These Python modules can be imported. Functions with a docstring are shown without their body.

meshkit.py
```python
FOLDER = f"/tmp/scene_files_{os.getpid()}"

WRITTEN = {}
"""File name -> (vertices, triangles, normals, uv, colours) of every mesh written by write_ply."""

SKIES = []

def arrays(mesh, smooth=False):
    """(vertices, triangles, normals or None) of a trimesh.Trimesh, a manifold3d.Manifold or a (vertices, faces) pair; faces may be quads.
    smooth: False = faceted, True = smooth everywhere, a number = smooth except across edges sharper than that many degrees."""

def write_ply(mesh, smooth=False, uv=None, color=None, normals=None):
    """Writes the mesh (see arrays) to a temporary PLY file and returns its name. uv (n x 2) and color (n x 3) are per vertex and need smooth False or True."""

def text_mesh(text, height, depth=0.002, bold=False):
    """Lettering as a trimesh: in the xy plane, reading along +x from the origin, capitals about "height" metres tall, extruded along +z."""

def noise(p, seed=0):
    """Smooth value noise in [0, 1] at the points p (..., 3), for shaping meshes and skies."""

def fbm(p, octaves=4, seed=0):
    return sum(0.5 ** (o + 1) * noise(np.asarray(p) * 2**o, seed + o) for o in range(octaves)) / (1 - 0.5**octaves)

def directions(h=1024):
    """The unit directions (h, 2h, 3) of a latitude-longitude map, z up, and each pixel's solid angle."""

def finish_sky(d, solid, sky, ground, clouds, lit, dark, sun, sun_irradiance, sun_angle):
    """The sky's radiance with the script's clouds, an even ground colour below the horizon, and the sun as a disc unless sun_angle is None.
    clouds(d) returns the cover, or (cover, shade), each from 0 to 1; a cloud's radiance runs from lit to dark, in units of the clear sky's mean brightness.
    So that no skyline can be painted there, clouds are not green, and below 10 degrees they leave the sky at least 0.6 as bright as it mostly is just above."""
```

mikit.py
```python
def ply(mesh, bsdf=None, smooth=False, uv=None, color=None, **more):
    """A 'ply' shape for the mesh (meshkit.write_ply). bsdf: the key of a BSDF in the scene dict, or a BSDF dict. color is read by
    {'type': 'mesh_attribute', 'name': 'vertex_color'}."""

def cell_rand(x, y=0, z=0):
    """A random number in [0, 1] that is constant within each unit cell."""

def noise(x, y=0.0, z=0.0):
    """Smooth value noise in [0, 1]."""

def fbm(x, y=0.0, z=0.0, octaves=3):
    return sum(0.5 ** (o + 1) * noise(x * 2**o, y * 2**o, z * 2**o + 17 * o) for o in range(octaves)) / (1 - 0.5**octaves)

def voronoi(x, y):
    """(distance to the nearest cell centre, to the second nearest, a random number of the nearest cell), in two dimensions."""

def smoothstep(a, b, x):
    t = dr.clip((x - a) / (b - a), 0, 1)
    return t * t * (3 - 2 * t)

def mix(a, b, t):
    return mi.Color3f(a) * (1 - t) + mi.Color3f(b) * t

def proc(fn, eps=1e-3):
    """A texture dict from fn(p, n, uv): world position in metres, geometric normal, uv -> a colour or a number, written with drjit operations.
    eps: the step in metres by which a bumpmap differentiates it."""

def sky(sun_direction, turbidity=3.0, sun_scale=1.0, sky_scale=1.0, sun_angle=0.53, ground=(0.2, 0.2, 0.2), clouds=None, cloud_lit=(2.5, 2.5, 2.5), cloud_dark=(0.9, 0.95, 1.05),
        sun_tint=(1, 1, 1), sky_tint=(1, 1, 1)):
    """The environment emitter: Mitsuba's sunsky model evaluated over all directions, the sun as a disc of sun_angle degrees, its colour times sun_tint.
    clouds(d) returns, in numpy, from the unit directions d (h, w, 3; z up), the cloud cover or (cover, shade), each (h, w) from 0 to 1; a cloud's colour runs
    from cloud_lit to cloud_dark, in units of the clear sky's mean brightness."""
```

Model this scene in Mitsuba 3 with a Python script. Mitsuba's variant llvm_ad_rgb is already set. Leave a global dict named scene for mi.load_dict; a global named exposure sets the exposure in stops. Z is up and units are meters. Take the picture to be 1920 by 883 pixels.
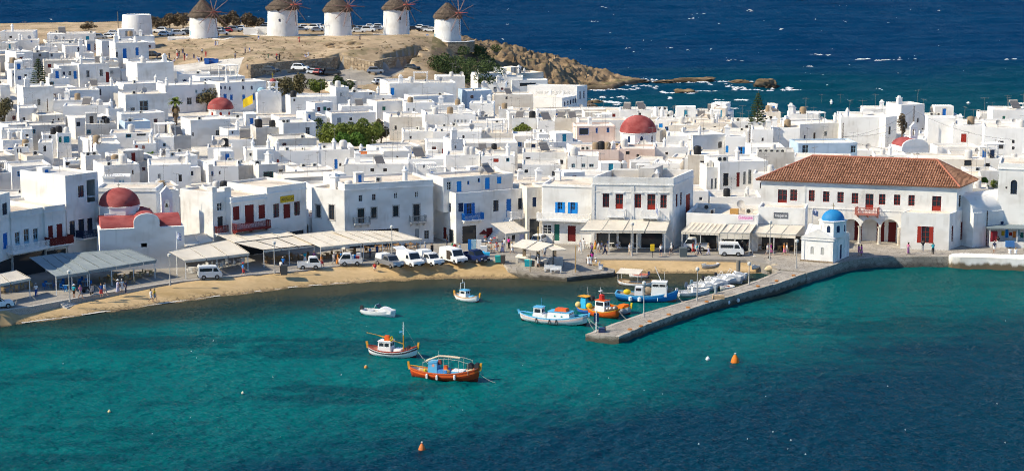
import math, random, numpy as np, trimesh, mitsuba as mi, mikit, meshkit, shapely, drjit as dr
from mikit import noise, fbm, voronoi, smoothstep, mix
from scipy.interpolate import RBFInterpolator
from scipy.spatial import cKDTree
from shapely.geometry import Polygon
T = mi.ScalarTransform4f
rng = random.Random(7); nr = np.random.default_rng(7)
scene, labels = {}, {}

# ------------------------------------------------------------------ camera, sky, exposure
FOC, CAMZ, TILT = 3600.0, 50.0, math.atan(601.5 / 3600)
CT, ST = math.cos(TILT), math.sin(TILT)
scene['camera'] = dict(type='perspective', fov=2 * math.degrees(math.atan(960 / FOC)), fov_axis='x', near_clip=1.0, far_clip=60000.0,
                       to_world=T().look_at(origin=[0, 0, CAMZ], target=[0, 100 * CT, CAMZ - 100 * ST], up=[0, 0, 1]))
SUN = (-0.745, -0.235, 0.62)
scene['sky'] = mikit.sky(SUN, turbidity=3, sun_tint=(1.0, 1.09, 1.18), sky_tint=(.84, 1.02, 1.2))
exposure = 1.95

def ray(u, v):
    a, b = (u - 960) / FOC, (441.5 - v) / FOC
    return np.array([a, CT + b * ST, -ST + b * CT])
def P(u, v, z):                      # the point at height z that stands where the photograph has it
    d = ray(u, v)
    return np.array([0, 0, CAMZ]) + d * ((z - CAMZ) / d[2])
def ppm(y, z):                       # photo pixels per metre
    return FOC / (y * CT + (CAMZ - z) * ST)
def proj(x, y, z):
    dz = np.asarray(z) - CAMZ
    d = y * CT - dz * ST; up = y * ST + dz * CT
    return 960 + FOC * x / d, 441.5 - FOC * up / d

# ------------------------------------------------------------------ mesh building
class MB:
    def __init__(s): s.v, s.f, s.n = [], [], 0
    def raw(s, v, f):
        v = np.asarray(v, float); f = np.asarray(f, int)
        if f.shape[1] == 4: f = np.vstack([f[:, [0, 1, 2]], f[:, [0, 2, 3]]])
        s.v.append(v); s.f.append(f + s.n); s.n += len(v); return s
    def quad(s, a, b, c, d): return s.raw([a, b, c, d], [[0, 1, 2, 3]])
    def box(s, x0, x1, y0, y1, z0, z1, taper=0.0):
        t = taper
        v = [[x0, y0, z0], [x1, y0, z0], [x1, y1, z0], [x0, y1, z0], [x0 + t, y0 + t, z1], [x1 - t, y0 + t, z1], [x1 - t, y1 - t, z1], [x0 + t, y1 - t, z1]]
        return s.raw(v, [[3, 2, 1, 0], [4, 5, 6, 7], [0, 1, 5, 4], [1, 2, 6, 5], [2, 3, 7, 6], [3, 0, 4, 7]])
    def tube(s, p0, p1, r0, r1=None, n=6):
        p0, p1 = np.asarray(p0, float), np.asarray(p1, float); r1 = r0 if r1 is None else r1
        z = p1 - p0; L = np.linalg.norm(z)
        if L < 1e-6: return s
        z = z / L; a = np.cross(z, [0, 0, 1] if abs(z[2]) < .9 else [1, 0, 0]); a /= np.linalg.norm(a); b = np.cross(z, a)
        t = np.arange(n) * 2 * math.pi / n; ring = np.cos(t)[:, None] * a + np.sin(t)[:, None] * b
        v = np.vstack([p0 + ring * r0, p1 + ring * r1, [p0], [p1]]); i = np.arange(n); j = (i + 1) % n
        return s.raw(v, np.vstack([np.stack([i, j, j + n], 1), np.stack([i, j + n, i + n], 1), np.stack([j, i, i * 0 + 2 * n], 1), np.stack([i + n, j + n, i * 0 + 2 * n + 1], 1)]))
    def path(s, pts, r, n=5):
        for a, b in zip(pts[:-1], pts[1:]): s.tube(a, b, r, r, n)
        return s
    def ball(s, c, r, sub=1, sq=(1, 1, 1)):
        m = trimesh.creation.icosphere(sub); return s.raw(m.vertices * r * np.array(sq) + np.array(c), m.faces)
    def lathe(s, prof, n=16, c=(0, 0), a0=0.0, a1=2 * math.pi, wob=None):
        prof = np.asarray(prof, float); full = abs(a1 - a0 - 2 * math.pi) < 1e-6
        t = np.linspace(a0, a1, n, endpoint=not full); m = len(prof)
        v = np.array([[c[0] + r * math.cos(x), c[1] + r * math.sin(x), z] for x in t for r, z in prof])
        if wob is not None: v = wob(v)
        f = []
        for i in range(n if full else n - 1):
            k = (i + 1) % n
            for j in range(m - 1): f.append([i * m + j, k * m + j, k * m + j + 1, i * m + j + 1])
        return s.raw(v, f)
    def poly(s, xy, z0, z1):
        """upright prism of a simple polygon"""
        g = shapely.geometry.polygon.orient(Polygon(xy)); m = trimesh.creation.extrude_polygon(g, z1 - z0, engine='earcut')
        return s.raw(np.array(m.vertices) + [0, 0, z0], m.faces)
    def sect(s, pts, x0, x1, axis=0):
        """prism of a (a, z) outline along axis 0 (outline in y,z) or 1 (outline in x,z)"""
        m = trimesh.creation.extrude_polygon(shapely.geometry.polygon.orient(Polygon(pts)), x1 - x0, engine='earcut')
        v = np.array(m.vertices); v[:, 2] += x0
        v = v[:, [2, 0, 1]] if axis == 0 else v[:, [0, 2, 1]]
        f = np.array(m.faces) if axis == 0 else np.array(m.faces)[:, ::-1]
        return s.raw(v, f)
    def mesh(s, M=None):
        v, f = np.vstack(s.v), np.vstack(s.f)
        if M is not None: v = v @ M[:3, :3].T + M[:3, 3]
        return (v, f)
def frame(o, yaw=0.0, xd=None):
    """matrix: x along xd (or yaw), y inward (left of x), z up"""
    c, s_ = (math.cos(yaw), math.sin(yaw)) if xd is None else (xd[0], xd[1])
    M = np.eye(4); M[:3, 0] = [c, s_, 0]; M[:3, 1] = [-s_, c, 0]; M[:3, 3] = o; return M
used = {}
def numbered(name):
    k = used.get(name, 0); used[name] = k + 1
    return name if k == 0 else f'{name}_{k:03d}'
def put(key, mb, mat, smooth=False, M=None, stuff=False):
    if isinstance(mb, MB):
        if mb.n == 0: return None
        mb = mb.mesh(M)
    key = numbered(key); scene[key] = mikit.ply(mb, mat, smooth=smooth)
    if stuff: labels.setdefault(key, {})['kind'] = 'stuff'
    return key
def again(key, d, M):                 # the same mesh under another key
    key = numbered(key); scene[key] = {**d, 'to_world': T(M)}; return key
def part(parent, name, mb, mat, smooth=False, M=None, stuff=False): return put(parent + '__' + name, mb, mat, smooth, M, stuff)
def thing(name, label, cat, group=None):
    key = numbered(name); labels[key] = {'label': label, 'category': cat}
    if group: labels[key]['group'] = group
    return key
def solid(name, label, cat, mb, mat, smooth=False, M=None, group=None):
    key = put(name, mb, mat, smooth, M); labels[key] = {'label': label, 'category': cat}
    if group: labels[key]['group'] = group
    return key
def struct(name, mesh, mat, smooth=False, **kw):
    key = numbered(name); scene[key] = mikit.ply(mesh, mat, smooth=smooth, **kw); labels[key] = {'kind': 'structure'}; return key

# ------------------------------------------------------------------ materials
def bsdf(key, tex, rough=.8, spec=.2, bump=None, metal=0.0, coat=0.0):
    b = dict(type='principled', base_color=tex, roughness=rough, specular=spec, metallic=metal)
    if coat: b['clearcoat'] = coat; b['clearcoat_gloss'] = .9
    if bump: b = dict(type='bumpmap', arbitrary=mikit.proc(bump[0], bump[2] if len(bump) > 2 else .02), scale=bump[1], bsdf=b)
    scene[key] = dict(type='twosided', bsdf=b); return key
flat = {}
def col(r, g, b, rough=.7, spec=.3, metal=0.0, coat=0.0):
    k = (round(r, 3), round(g, 3), round(b, 3), rough, metal, coat)
    if k not in flat: flat[k] = bsdf(f'paint_{len(flat)}', {'type': 'rgb', 'value': list(k[:3])}, rough, spec, None, metal, coat)
    return flat[k]
V3 = mi.Color3f
def stain(p, lo, hi, tint):
    a = fbm(p.x * .35, p.y * .35, p.z * .5, 3); b = fbm(p.x * 2.2 + 9, p.y * 2.2, p.z * .35, 2); c = noise(p.x * 7, p.y * 7, p.z * 7)
    t = smoothstep(.38, .72, a) * .6 + smoothstep(.55, .85, b) * .45 + (c - .5) * .12
    return mix(hi, lo, dr.clip(t, 0, 1)) * V3(tint)
bsdf('white_wall', mikit.proc(lambda p, n, uv: stain(p, (.57, .545, .505), (.76, .75, .725), (1, 1, 1))), .85, .15)
bsdf('bright_wall', mikit.proc(lambda p, n, uv: stain(p, (.66, .64, .605), (.80, .79, .77), (1, 1, 1))), .85, .15)
bsdf('cream_wall', mikit.proc(lambda p, n, uv: stain(p, (.56, .48, .385), (.72, .665, .58), (1, 1, 1))), .9, .15)
bsdf('grey_wall', mikit.proc(lambda p, n, uv: stain(p, (.34, .32, .295), (.52, .505, .48), (1, 1, 1))), .9, .15)
bsdf('roof_plaster', mikit.proc(lambda p, n, uv: stain(p, (.36, .295, .225), (.60, .53, .445), (1, 1, 1))), .95, .1)
bsdf('roof_lime', mikit.proc(lambda p, n, uv: stain(p, (.47, .425, .36), (.66, .62, .565), (1, 1, 1))), .95, .1)
def stones(p, s, lo, hi, gap):
    h = p.x * .8 + p.y * .6
    d1, d2, r = voronoi(h * s, p.z * s * 1.5 + p.y * .3 * s * 0)
    return mix(mix(lo, hi, r * .7 + .3 * noise(p.x * 5, p.y * 5, p.z * 5)), gap, 1 - smoothstep(.03, .12, d2 - d1))
bsdf('stone_wall', mikit.proc(lambda p, n, uv: stones(p, 1.3, (.20, .155, .11), (.40, .32, .23), (.13, .10, .075))), .95, .1)
def paving(p, n):
    flat_ = dr.abs(n.z) > .5
    d1, d2, r = voronoi(p.x * 1.1 + dr.select(flat_, 0, p.y * .4), dr.select(flat_, p.y * 1.1, p.z * 2.0))
    base = mix((.24, .215, .185), (.37, .34, .30), r * .6 + .4 * fbm(p.x * .3, p.y * .3))
    return mix(base, (.15, .13, .11), (1 - smoothstep(.02, .10, d2 - d1)) * .8) * (1 - .25 * smoothstep(.55, .8, fbm(p.x * .12, p.y * .2, 3)))
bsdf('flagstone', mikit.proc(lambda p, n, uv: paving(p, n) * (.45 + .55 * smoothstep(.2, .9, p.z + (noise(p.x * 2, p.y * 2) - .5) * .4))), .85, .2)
def asphalt(p):
    a = fbm(p.x * .15, p.y * .3, 1); b = noise(p.x * 3, p.y * 3)
    return mix((.21, .195, .175), (.34, .315, .28), dr.clip(a * 1.3 - .2 + (b - .5) * .25, 0, 1))
bsdf('roadway', mikit.proc(lambda p, n, uv: asphalt(p)), .9, .15)
def sandy(p):
    a = fbm(p.x * .18, p.y * .5, 2); b = fbm(p.x * 2, p.y * 3, 5, 2)
    c = mix((.39, .27, .13), (.55, .40, .225), dr.clip(a * 1.4 - .2 + (b - .5) * .5, 0, 1))
    wet = 1 - smoothstep(.06, .30, p.z + (fbm(p.x * .5, p.y * .5, 7) - .5) * .22)
    peb = smoothstep(.52, .7, fbm(p.x * 3.5, p.y * 3.5, 2, 2)) * (1 - smoothstep(.15, .6, p.z + (fbm(p.x * .2, p.y * .4, 3) - .5) * .6))
    return mix(mix(c, (.17, .125, .075), wet * .75), (.13, .10, .06), peb * .7)
bsdf('beach_sand', mikit.proc(lambda p, n, uv: sandy(p)), .95, .1)
def dusty(p):
    a = fbm(p.x * .12, p.y * .12, 1); b = fbm(p.x * .9, p.y * .9, 3, 2)
    c = mix((.22, .16, .10), (.41, .315, .21), dr.clip(a * 1.4 - .2 + (b - .5) * .7, 0, 1))
    return mix(c, (.17, .145, .08), smoothstep(.6, .72, fbm(p.x * .35, p.y * .35, 9)) * .6)
bsdf('dusty_earth', mikit.proc(lambda p, n, uv: dusty(p)), .95, .1)
def rocky(p, n):
    a = fbm(p.x * .3, p.y * .3, p.z * .5); b = fbm(p.x * 1.6, p.y * 1.6, p.z * 2.5, 3)
    c = mix((.09, .064, .042), (.34, .245, .155), dr.clip(a * 1.2 - .3 + b * .6, 0, 1))
    c = mix(c, (.15, .135, .06), smoothstep(.62, .9, n.z) * smoothstep(.45, .62, fbm(p.x * .25, p.y * .25, 3)) * .7)
    return mix(c, (.06, .048, .035), (1 - smoothstep(.2, 1.3, p.z + (a - .5) * 1.5)) * .8)
bsdf('rock', mikit.proc(lambda p, n, uv: rocky(p, n)), .95, .1)
bsdf('town_ground', mikit.proc(lambda p, n, uv: stain(p, (.36, .33, .29), (.55, .52, .47), (1, 1, 1))), .95, .1)
bsdf('thatch', mikit.proc(lambda p, n, uv: mix((.055, .043, .034), (.185, .145, .115), fbm(p.x * 2.2, p.y * 2.2, p.z * 1.1))), 1.0, .05, (lambda p, n, uv: fbm(p.x * 6, p.y * 6, p.z * 2.5), .25))
bsdf('sea_lime', mikit.proc(lambda p, n, uv: mix((.13, .105, .07), stain(p, (.5, .47, .42), (.74, .73, .70), (1, 1, 1)), smoothstep(.55, 1.15, p.z + (fbm(p.x * 1.2, p.y * 1.2, 3) - .5) * 1.1))), .9, .1)
bsdf('red_plaster', mikit.proc(lambda p, n, uv: mix((.21, .03, .03), (.42, .125, .115), dr.clip(fbm(p.x * .7, p.y * .7, p.z * .9, 4) * 1.5 - .3, 0, 1))), .8, .2)
bsdf('blue_plaster', mikit.proc(lambda p, n, uv: mix((.012, .17, .43), (.03, .27, .56), fbm(p.x * .9, p.y * .9, p.z * .9))), .6, .3)
bsdf('roof_tile', mikit.proc(lambda p, n, uv: mix((.13, .065, .04), (.48, .26, .165), dr.clip(.2 + .75 * mikit.cell_rand(dr.floor(p.x * 2.9 - p.y * .9), dr.floor(p.z * 4.1)) + (fbm(p.x * .5, p.y * .5) - .5) * .5, 0, 1))), .85, .15)
bsdf('canvas', mikit.proc(lambda p, n, uv: mix((.55, .49, .40), (.70, .65, .56), fbm(p.x * .7, p.y * .7, p.z))), .9, .1)
bsdf('canvas_grey', mikit.proc(lambda p, n, uv: mix((.20, .235, .245), (.29, .33, .34), fbm(p.x * .7, p.y * .7, p.z))), .9, .1)
scene['glass'] = dict(type='twosided', bsdf=dict(type='principled', base_color={'type': 'rgb', 'value': [.025, .032, .04]}, roughness=.08, specular=.5))
def leafmat(key, a, b):
    scene[key] = dict(type='twosided', bsdf=dict(type='principled', base_color=mikit.proc(lambda p, n, uv: mix(a, b, dr.clip(noise(p.x * 1.3, p.y * 1.3, p.z * 1.3) * .6 + mikit.cell_rand(p.x * 6, p.y * 6, p.z * 6) * .4, 0, 1))), roughness=.7, specular=.2))
leafmat('leaf_green', (.06, .095, .016), (.21, .245, .05)); leafmat('leaf_olive', (.07, .062, .028), (.17, .145, .07)); leafmat('leaf_dark', (.02, .042, .014), (.075, .105, .032))
leafmat('leaf_brown', (.085, .062, .038), (.19, .145, .09)); leafmat('leaf_bright', (.04, .10, .015), (.13, .23, .035))
BARK = col(.13, .095, .065, .95)

# ------------------------------------------------------------------ terrain
PX = lambda pts, z: np.array([P(u, v, z)[:2] for u, v in pts])
harbour = PX([(-260, 700), (-100, 640), (0, 612), (60, 604), (150, 592), (230, 580), (400, 557), (560, 538), (700, 527), (850, 521), (960, 521), (1020, 517), (1090, 514), (1150, 513), (1250, 512), (1400, 512), (1475, 512), (1545, 508), (1613, 495), (1785, 490), (1920, 492), (2100, 496), (2400, 500)], 0)
back = np.array([(190, 250), (215, 395), (150, 425), (100, 437), (70, 442), (50, 450), (34, 462), (24, 486), (19, 494), (10, 500)])
cove = np.vstack([PX([(1000, 178), (1050, 172), (1110, 169), (1152, 167), (1165, 161), (1207, 153)], 0), [(36, 585), (18, 604), (-10, 640), (-60, 662), (-150, 676), (-320, 690), (-330, 200)]])
land = Polygon(np.vstack([harbour, back, cove]))
beach_part = shapely.LineString(harbour[3:18])
coast = land.exterior
ctrl = [(-100, 600, 1.5), (0, 570, 1.5), (200, 540, 1.5), (400, 515, 1.5), (600, 490, 1.5), (800, 485, 1.5), (1000, 470, 1.5), (1300, 470, 1.5), (1600, 475, 1.5), (1900, 465, 1.6), (2050, 465, 1.6),
        (0, 75, 12.5), (100, 75, 13), (-100, 75, 12), (0, 120, 10), (100, 62, 13.5), (381, 72, 15), (530, 68, 15), (634, 68, 15), (742, 68, 15), (840, 78, 14.5), (300, 60, 14.6), (500, 60, 15), (700, 60, 15), (440, 97, 13.4), (600, 97, 13.2), (400, 102, 13), (500, 116, 12.4), (640, 106, 12.6), (780, 108, 11.8),
        (590, 136, 9), (560, 150, 8.2), (700, 140, 8.4), (470, 140, 9.4), (640, 162, 7.2), (760, 140, 8.6), (880, 87, 12.2), (930, 90, 11), (985, 100, 10), (1020, 112, 8.2), (1060, 124, 6), (1100, 134, 4), (1150, 146, 2), (1200, 152, .8), (850, 130, 8.5), (880, 165, 3.2), (940, 140, 5.2), (1000, 148, 3.2), (1060, 158, 1.8), (1120, 165, .8), (330, 120, 11), (380, 140, 9.5)]
pts = [tuple(P(u, v, z)[:2]) + (z,) for u, v, z in ctrl]
pts += [(-60, 330, 1.8), (0, 330, 1.5), (60, 330, 1.6), (100, 330, 2), (150, 330, 3), (-110, 330, 2.2), (-160, 330, 4), (-110, 400, 4), (-60, 400, 3), (-20, 400, 2), (20, 400, 1.5), (60, 390, 1.8), (120, 390, 2.6), (-130, 440, 6.5), (-80, 440, 5), (-40, 440, 3.5), (0, 440, 1.5), (30, 440, 1.0), (-140, 480, 10), (-90, 480, 8.5), (-60, 480, 8), (-30, 475, 5.5), (0, 475, 2), (20, 480, .8), (-150, 620, 13.5), (-60, 625, 14), (-20, 612, 13), (-200, 540, 12), (-200, 640, 12), (-260, 420, 6), (200, 330, 3)]
pts = np.array(pts)
rbf = RBFInterpolator(pts[:, :2], pts[:, 2], kernel='thin_plate_spline', smoothing=.5)
coast_pts = np.array([coast.interpolate(d).coords[0] for d in np.arange(0, coast.length, 1.0)])
soft = shapely.distance(shapely.points(coast_pts), beach_part) < 2.0
tree_c = cKDTree(coast_pts)
edge = PX([(-260, 665), (-120, 610), (0, 583), (60, 575), (130, 562), (210, 548), (290, 535), (345, 527), (420, 520), (500, 513), (560, 508), (640, 498), (760, 491), (860, 488), (935, 489), (1096, 485), (1250, 485), (1400, 487), (1440, 495), (1463, 507), (1513, 512), (1547, 502), (1573, 493), (1613, 485), (1647, 482), (1785, 481), (1920, 482), (2100, 485), (2400, 490)], 1.5)
edge_line = shapely.LineString(edge)
quay = Polygon(np.vstack([edge, [(175, 330), (-160, 330)]]))
pier = Polygon(PX([(1098, 627), (1133, 613), (1207, 587), (1310, 558), (1400, 533), (1433, 520), (1463, 507), (1513, 512), (1457, 532), (1400, 547), (1313, 573), (1223, 605), (1160, 631)], 1.3))
wallpx = [(440, 124, 12.0), (470, 122, 12.2), (520, 117, 12.2), (580, 112, 12.3), (633, 107, 12.4), (660, 108, 12.4), (702, 118, 11.6), (730, 109, 11.8), (792, 103, 11.6)]
wl_ = np.array([P(*q)[:2] for q in wallpx]); lot = Polygon(np.vstack([wl_ + [0, .9], [wl_[-1] + [-4, -26], wl_[4] + [2, -34], wl_[0] + [6, -20]]])).buffer(0)
HEAD = lambda x, y: np.clip((x + 22) / 12, 0, 1) * np.clip((y - 512) / 14, 0, 1)
def heights(x, y, rugged=True):
    """ground height at points"""
    q = np.stack([x, y], -1).reshape(-1, 2); x, y = q[:, 0], q[:, 1]
    z = rbf(q); d, i = tree_c.query(q); inside = shapely.contains_xy(land, x, y); sft = soft[i]
    hd = HEAD(x, y); p3 = np.stack([x, y, 0 * x], -1)
    if rugged:
        r = meshkit.fbm(p3 * .16 + 3, 5); r2 = 1 - np.abs(2 * meshkit.fbm(p3 * .33 + 11, 4) - 1)
        z = z + hd * ((r - .5) * 5.0 + (r2 - .75) * 3.0 - np.abs(meshkit.fbm(np.stack([x * .5 + y * .2, y * .3, 0 * x], -1) + 7, 3) - .5) * 4 + (np.abs(meshkit.noise(p3 * .9) - .5) - .25) * 1.0 + (meshkit.noise(p3 * 1.7 + 5) - .5) * .6) * np.clip(d / 7, .15, 1)
        z = z - hd * 1.7 * np.clip(d / 5, 0, 1)
        z += (1 - hd) * (meshkit.fbm(p3 * .2, 3) - .5) * .5 * (y > 440)
    inl = shapely.contains_xy(lot, x, y); yw = np.interp(x, wl_[:, 0], wl_[:, 1]); z = np.where(inl, np.minimum(z, 9.1 - (yw - y) * .085), z)
    slope = np.where(sft, .125, np.where(hd > .2, .55 + .9 * meshkit.fbm(p3 * .12, 3), 2.0))
    e = shapely.distance(shapely.points(q), edge_line); zb = np.clip(.62 + (x + 62) / 22, .55, 1.44) * np.clip(d / (d + e + 1e-6), 0, 1) ** .62
    z = np.where(sft & (d < 14) & (y < 300), np.minimum(zb, .45 * d), z); slope = np.where(sft, 9, slope)
    zin = np.minimum(z, slope * d + (meshkit.fbm(p3 * .5, 2) - .5) * .10 * np.where(sft, 1, 4) * np.minimum(d, 1))
    return np.where(inside, zin, -np.minimum(np.where(sft, .10, .5) * d, 6))
gx, gy = np.arange(-270, 216, 1.5), np.arange(190, 700, 1.5)
GX, GY = np.meshgrid(gx, gy)
GZ = heights(GX, GY).reshape(GX.shape); GZb = heights(GX, GY, False).reshape(GX.shape)
under = shapely.contains_xy(quay.buffer(-2.2), GX, GY)
def ground(x, y):
    i = np.clip(int((y - 190) / 1.5), 0, len(gy) - 1); j = np.clip(int((x + 270) / 1.5), 0, len(gx) - 1); return float(GZb[i, j])
def gridmesh(X, Y, Z, keep):
    h, w = X.shape; i, j = np.meshgrid(np.arange(h - 1), np.arange(w - 1), indexing='ij'); a = (i * w + j)[keep]
    f = np.stack([a, a + 1, a + w + 1, a + w], -1); u, inv = np.unique(f, return_inverse=True)
    return (np.stack([X, Y, Z], -1).reshape(-1, 3)[u], inv.reshape(f.shape))
def cells(A): return (A[:-1, :-1] + A[1:, :-1] + A[:-1, 1:] + A[1:, 1:]) / 4
ZT = np.where(under, np.minimum(GZ, 1.1), GZ); cx, cy, cz = cells(GX), cells(GY), cells(ZT)
head = (cx > -21) & (cy > 512); hill = (~head) & ((cy > 506) | ((cx > -70) & (cy > 470) & (cx < -5)))
dist_b = shapely.distance(shapely.points(cx, cy), beach_part); sandm = (~head) & (~hill) & (dist_b < 17) & (cy < 300)
struct('beach', gridmesh(GX, GY, ZT, sandm), 'beach_sand', True)
lotm = shapely.contains_xy(lot, cx, cy) & hill
struct('hillside', gridmesh(GX, GY, ZT, hill & ~lotm), 'dusty_earth', True); struct('car_park', gridmesh(GX, GY, ZT, lotm), 'roadway', True)
struct('ground', gridmesh(GX, GY, ZT, ~(sandm | hill | head)), 'town_ground', True)
fx, fy = np.meshgrid(np.arange(-22.5, 48, .55), np.arange(511, 650, .6)); fz = heights(fx, fy).reshape(fx.shape)
struct('headland', gridmesh(fx, fy, fz, np.ones((fx.shape[0] - 1, fx.shape[1] - 1), bool)), 'rock', 50)
def slab(poly, z0, z1):
    m = trimesh.creation.extrude_polygon(shapely.geometry.polygon.orient(poly), z1 - z0, engine='earcut'); return (np.array(m.vertices) + [0, 0, z0], np.array(m.faces))
quay2 = quay.difference(pier.buffer(.02))
west = quay2.intersection(shapely.box(-300, 150, 36, 400)); east = quay2.intersection(shapely.box(36, 150, 400, 400))
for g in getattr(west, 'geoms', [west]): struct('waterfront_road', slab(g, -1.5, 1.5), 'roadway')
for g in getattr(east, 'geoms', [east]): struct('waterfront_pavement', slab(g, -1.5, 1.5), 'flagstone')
# kerb stones along the road's edge, pale concrete lip
kb = MB()
for a, b in zip(edge[1:14], edge[2:15]):
    d = (b - a) / np.linalg.norm(b - a); n_ = np.array([-d[1], d[0]]); q = [a, b, b + n_ * .45, a + n_ * .45]
    kb.poly([tuple(x) for x in q], .3, 1.56)
struct('kerb', kb.mesh(), col(.43, .40, .36, .9))
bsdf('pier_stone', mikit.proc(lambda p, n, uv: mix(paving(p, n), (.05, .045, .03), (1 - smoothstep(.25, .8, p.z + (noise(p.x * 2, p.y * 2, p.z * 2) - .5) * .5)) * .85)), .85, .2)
def PIERZ(u): return .82 + .62 * min(max((u - 1098) / 415, 0), 1)
pl = [(1098, 627), (1133, 613), (1207, 587), (1310, 558), (1400, 533), (1433, 520), (1463, 507)]; pr = [(1160, 631), (1223, 605), (1313, 573), (1400, 547), (1457, 532), (1513, 512)]
def run(px, n): q = np.array([P(u, v, PIERZ(u)) for u, v in px]); t = np.r_[0, np.cumsum(np.linalg.norm(np.diff(q, axis=0), axis=1))]; return np.stack([np.interp(np.linspace(0, t[-1], n), t, q[:, k]) for k in range(3)], 1)
PLa, PRa = run(pl, 49), run(pr, 49); pm2 = MB(); dn = np.array([0, 0, 1.0])
for i in range(48):
    a, b, c_, d_ = PLa[i], PLa[i + 1], PRa[i + 1], PRa[i]; pm2.quad(a, b, c_, d_)
    for p, q in ((a, b), (d_, c_)): pm2.quad(p, q, q * [1, 1, 0] - 2.5 * dn, p * [1, 1, 0] - 2.5 * dn)
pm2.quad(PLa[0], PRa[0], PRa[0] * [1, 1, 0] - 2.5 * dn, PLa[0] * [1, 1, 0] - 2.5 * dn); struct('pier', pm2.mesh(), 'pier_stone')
CST = [col(.40, .36, .31, .9), col(.32, .29, .25, .9), col(.36, .31, .25, .9)]
for E_, O_ in ((PLa, PRa), (PRa, PLa)):
    for i in range(48):
        a, b = E_[i], E_[i + 1]; w_ = (O_[i] - a) / np.linalg.norm(O_[i] - a); d_ = (b - a) * .485; m_ = (a + b) / 2; h_ = rng.uniform(.02, .07); o_ = rng.uniform(-.04, .03); q = MB()
        q.raw([m_ + d_ * sx + w_ * (.5 * t + o_ * (1 - t)) + dn * z for z in (-.22, h_) for sx, t in ((-1, 0), (1, 0), (1, 1), (-1, 1))], [[4, 5, 6, 7], [0, 1, 5, 4], [1, 2, 6, 5], [2, 3, 7, 6], [3, 0, 4, 7]]); part('pier', 'coping_stone', q, CST[rng.randrange(3)])

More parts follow.
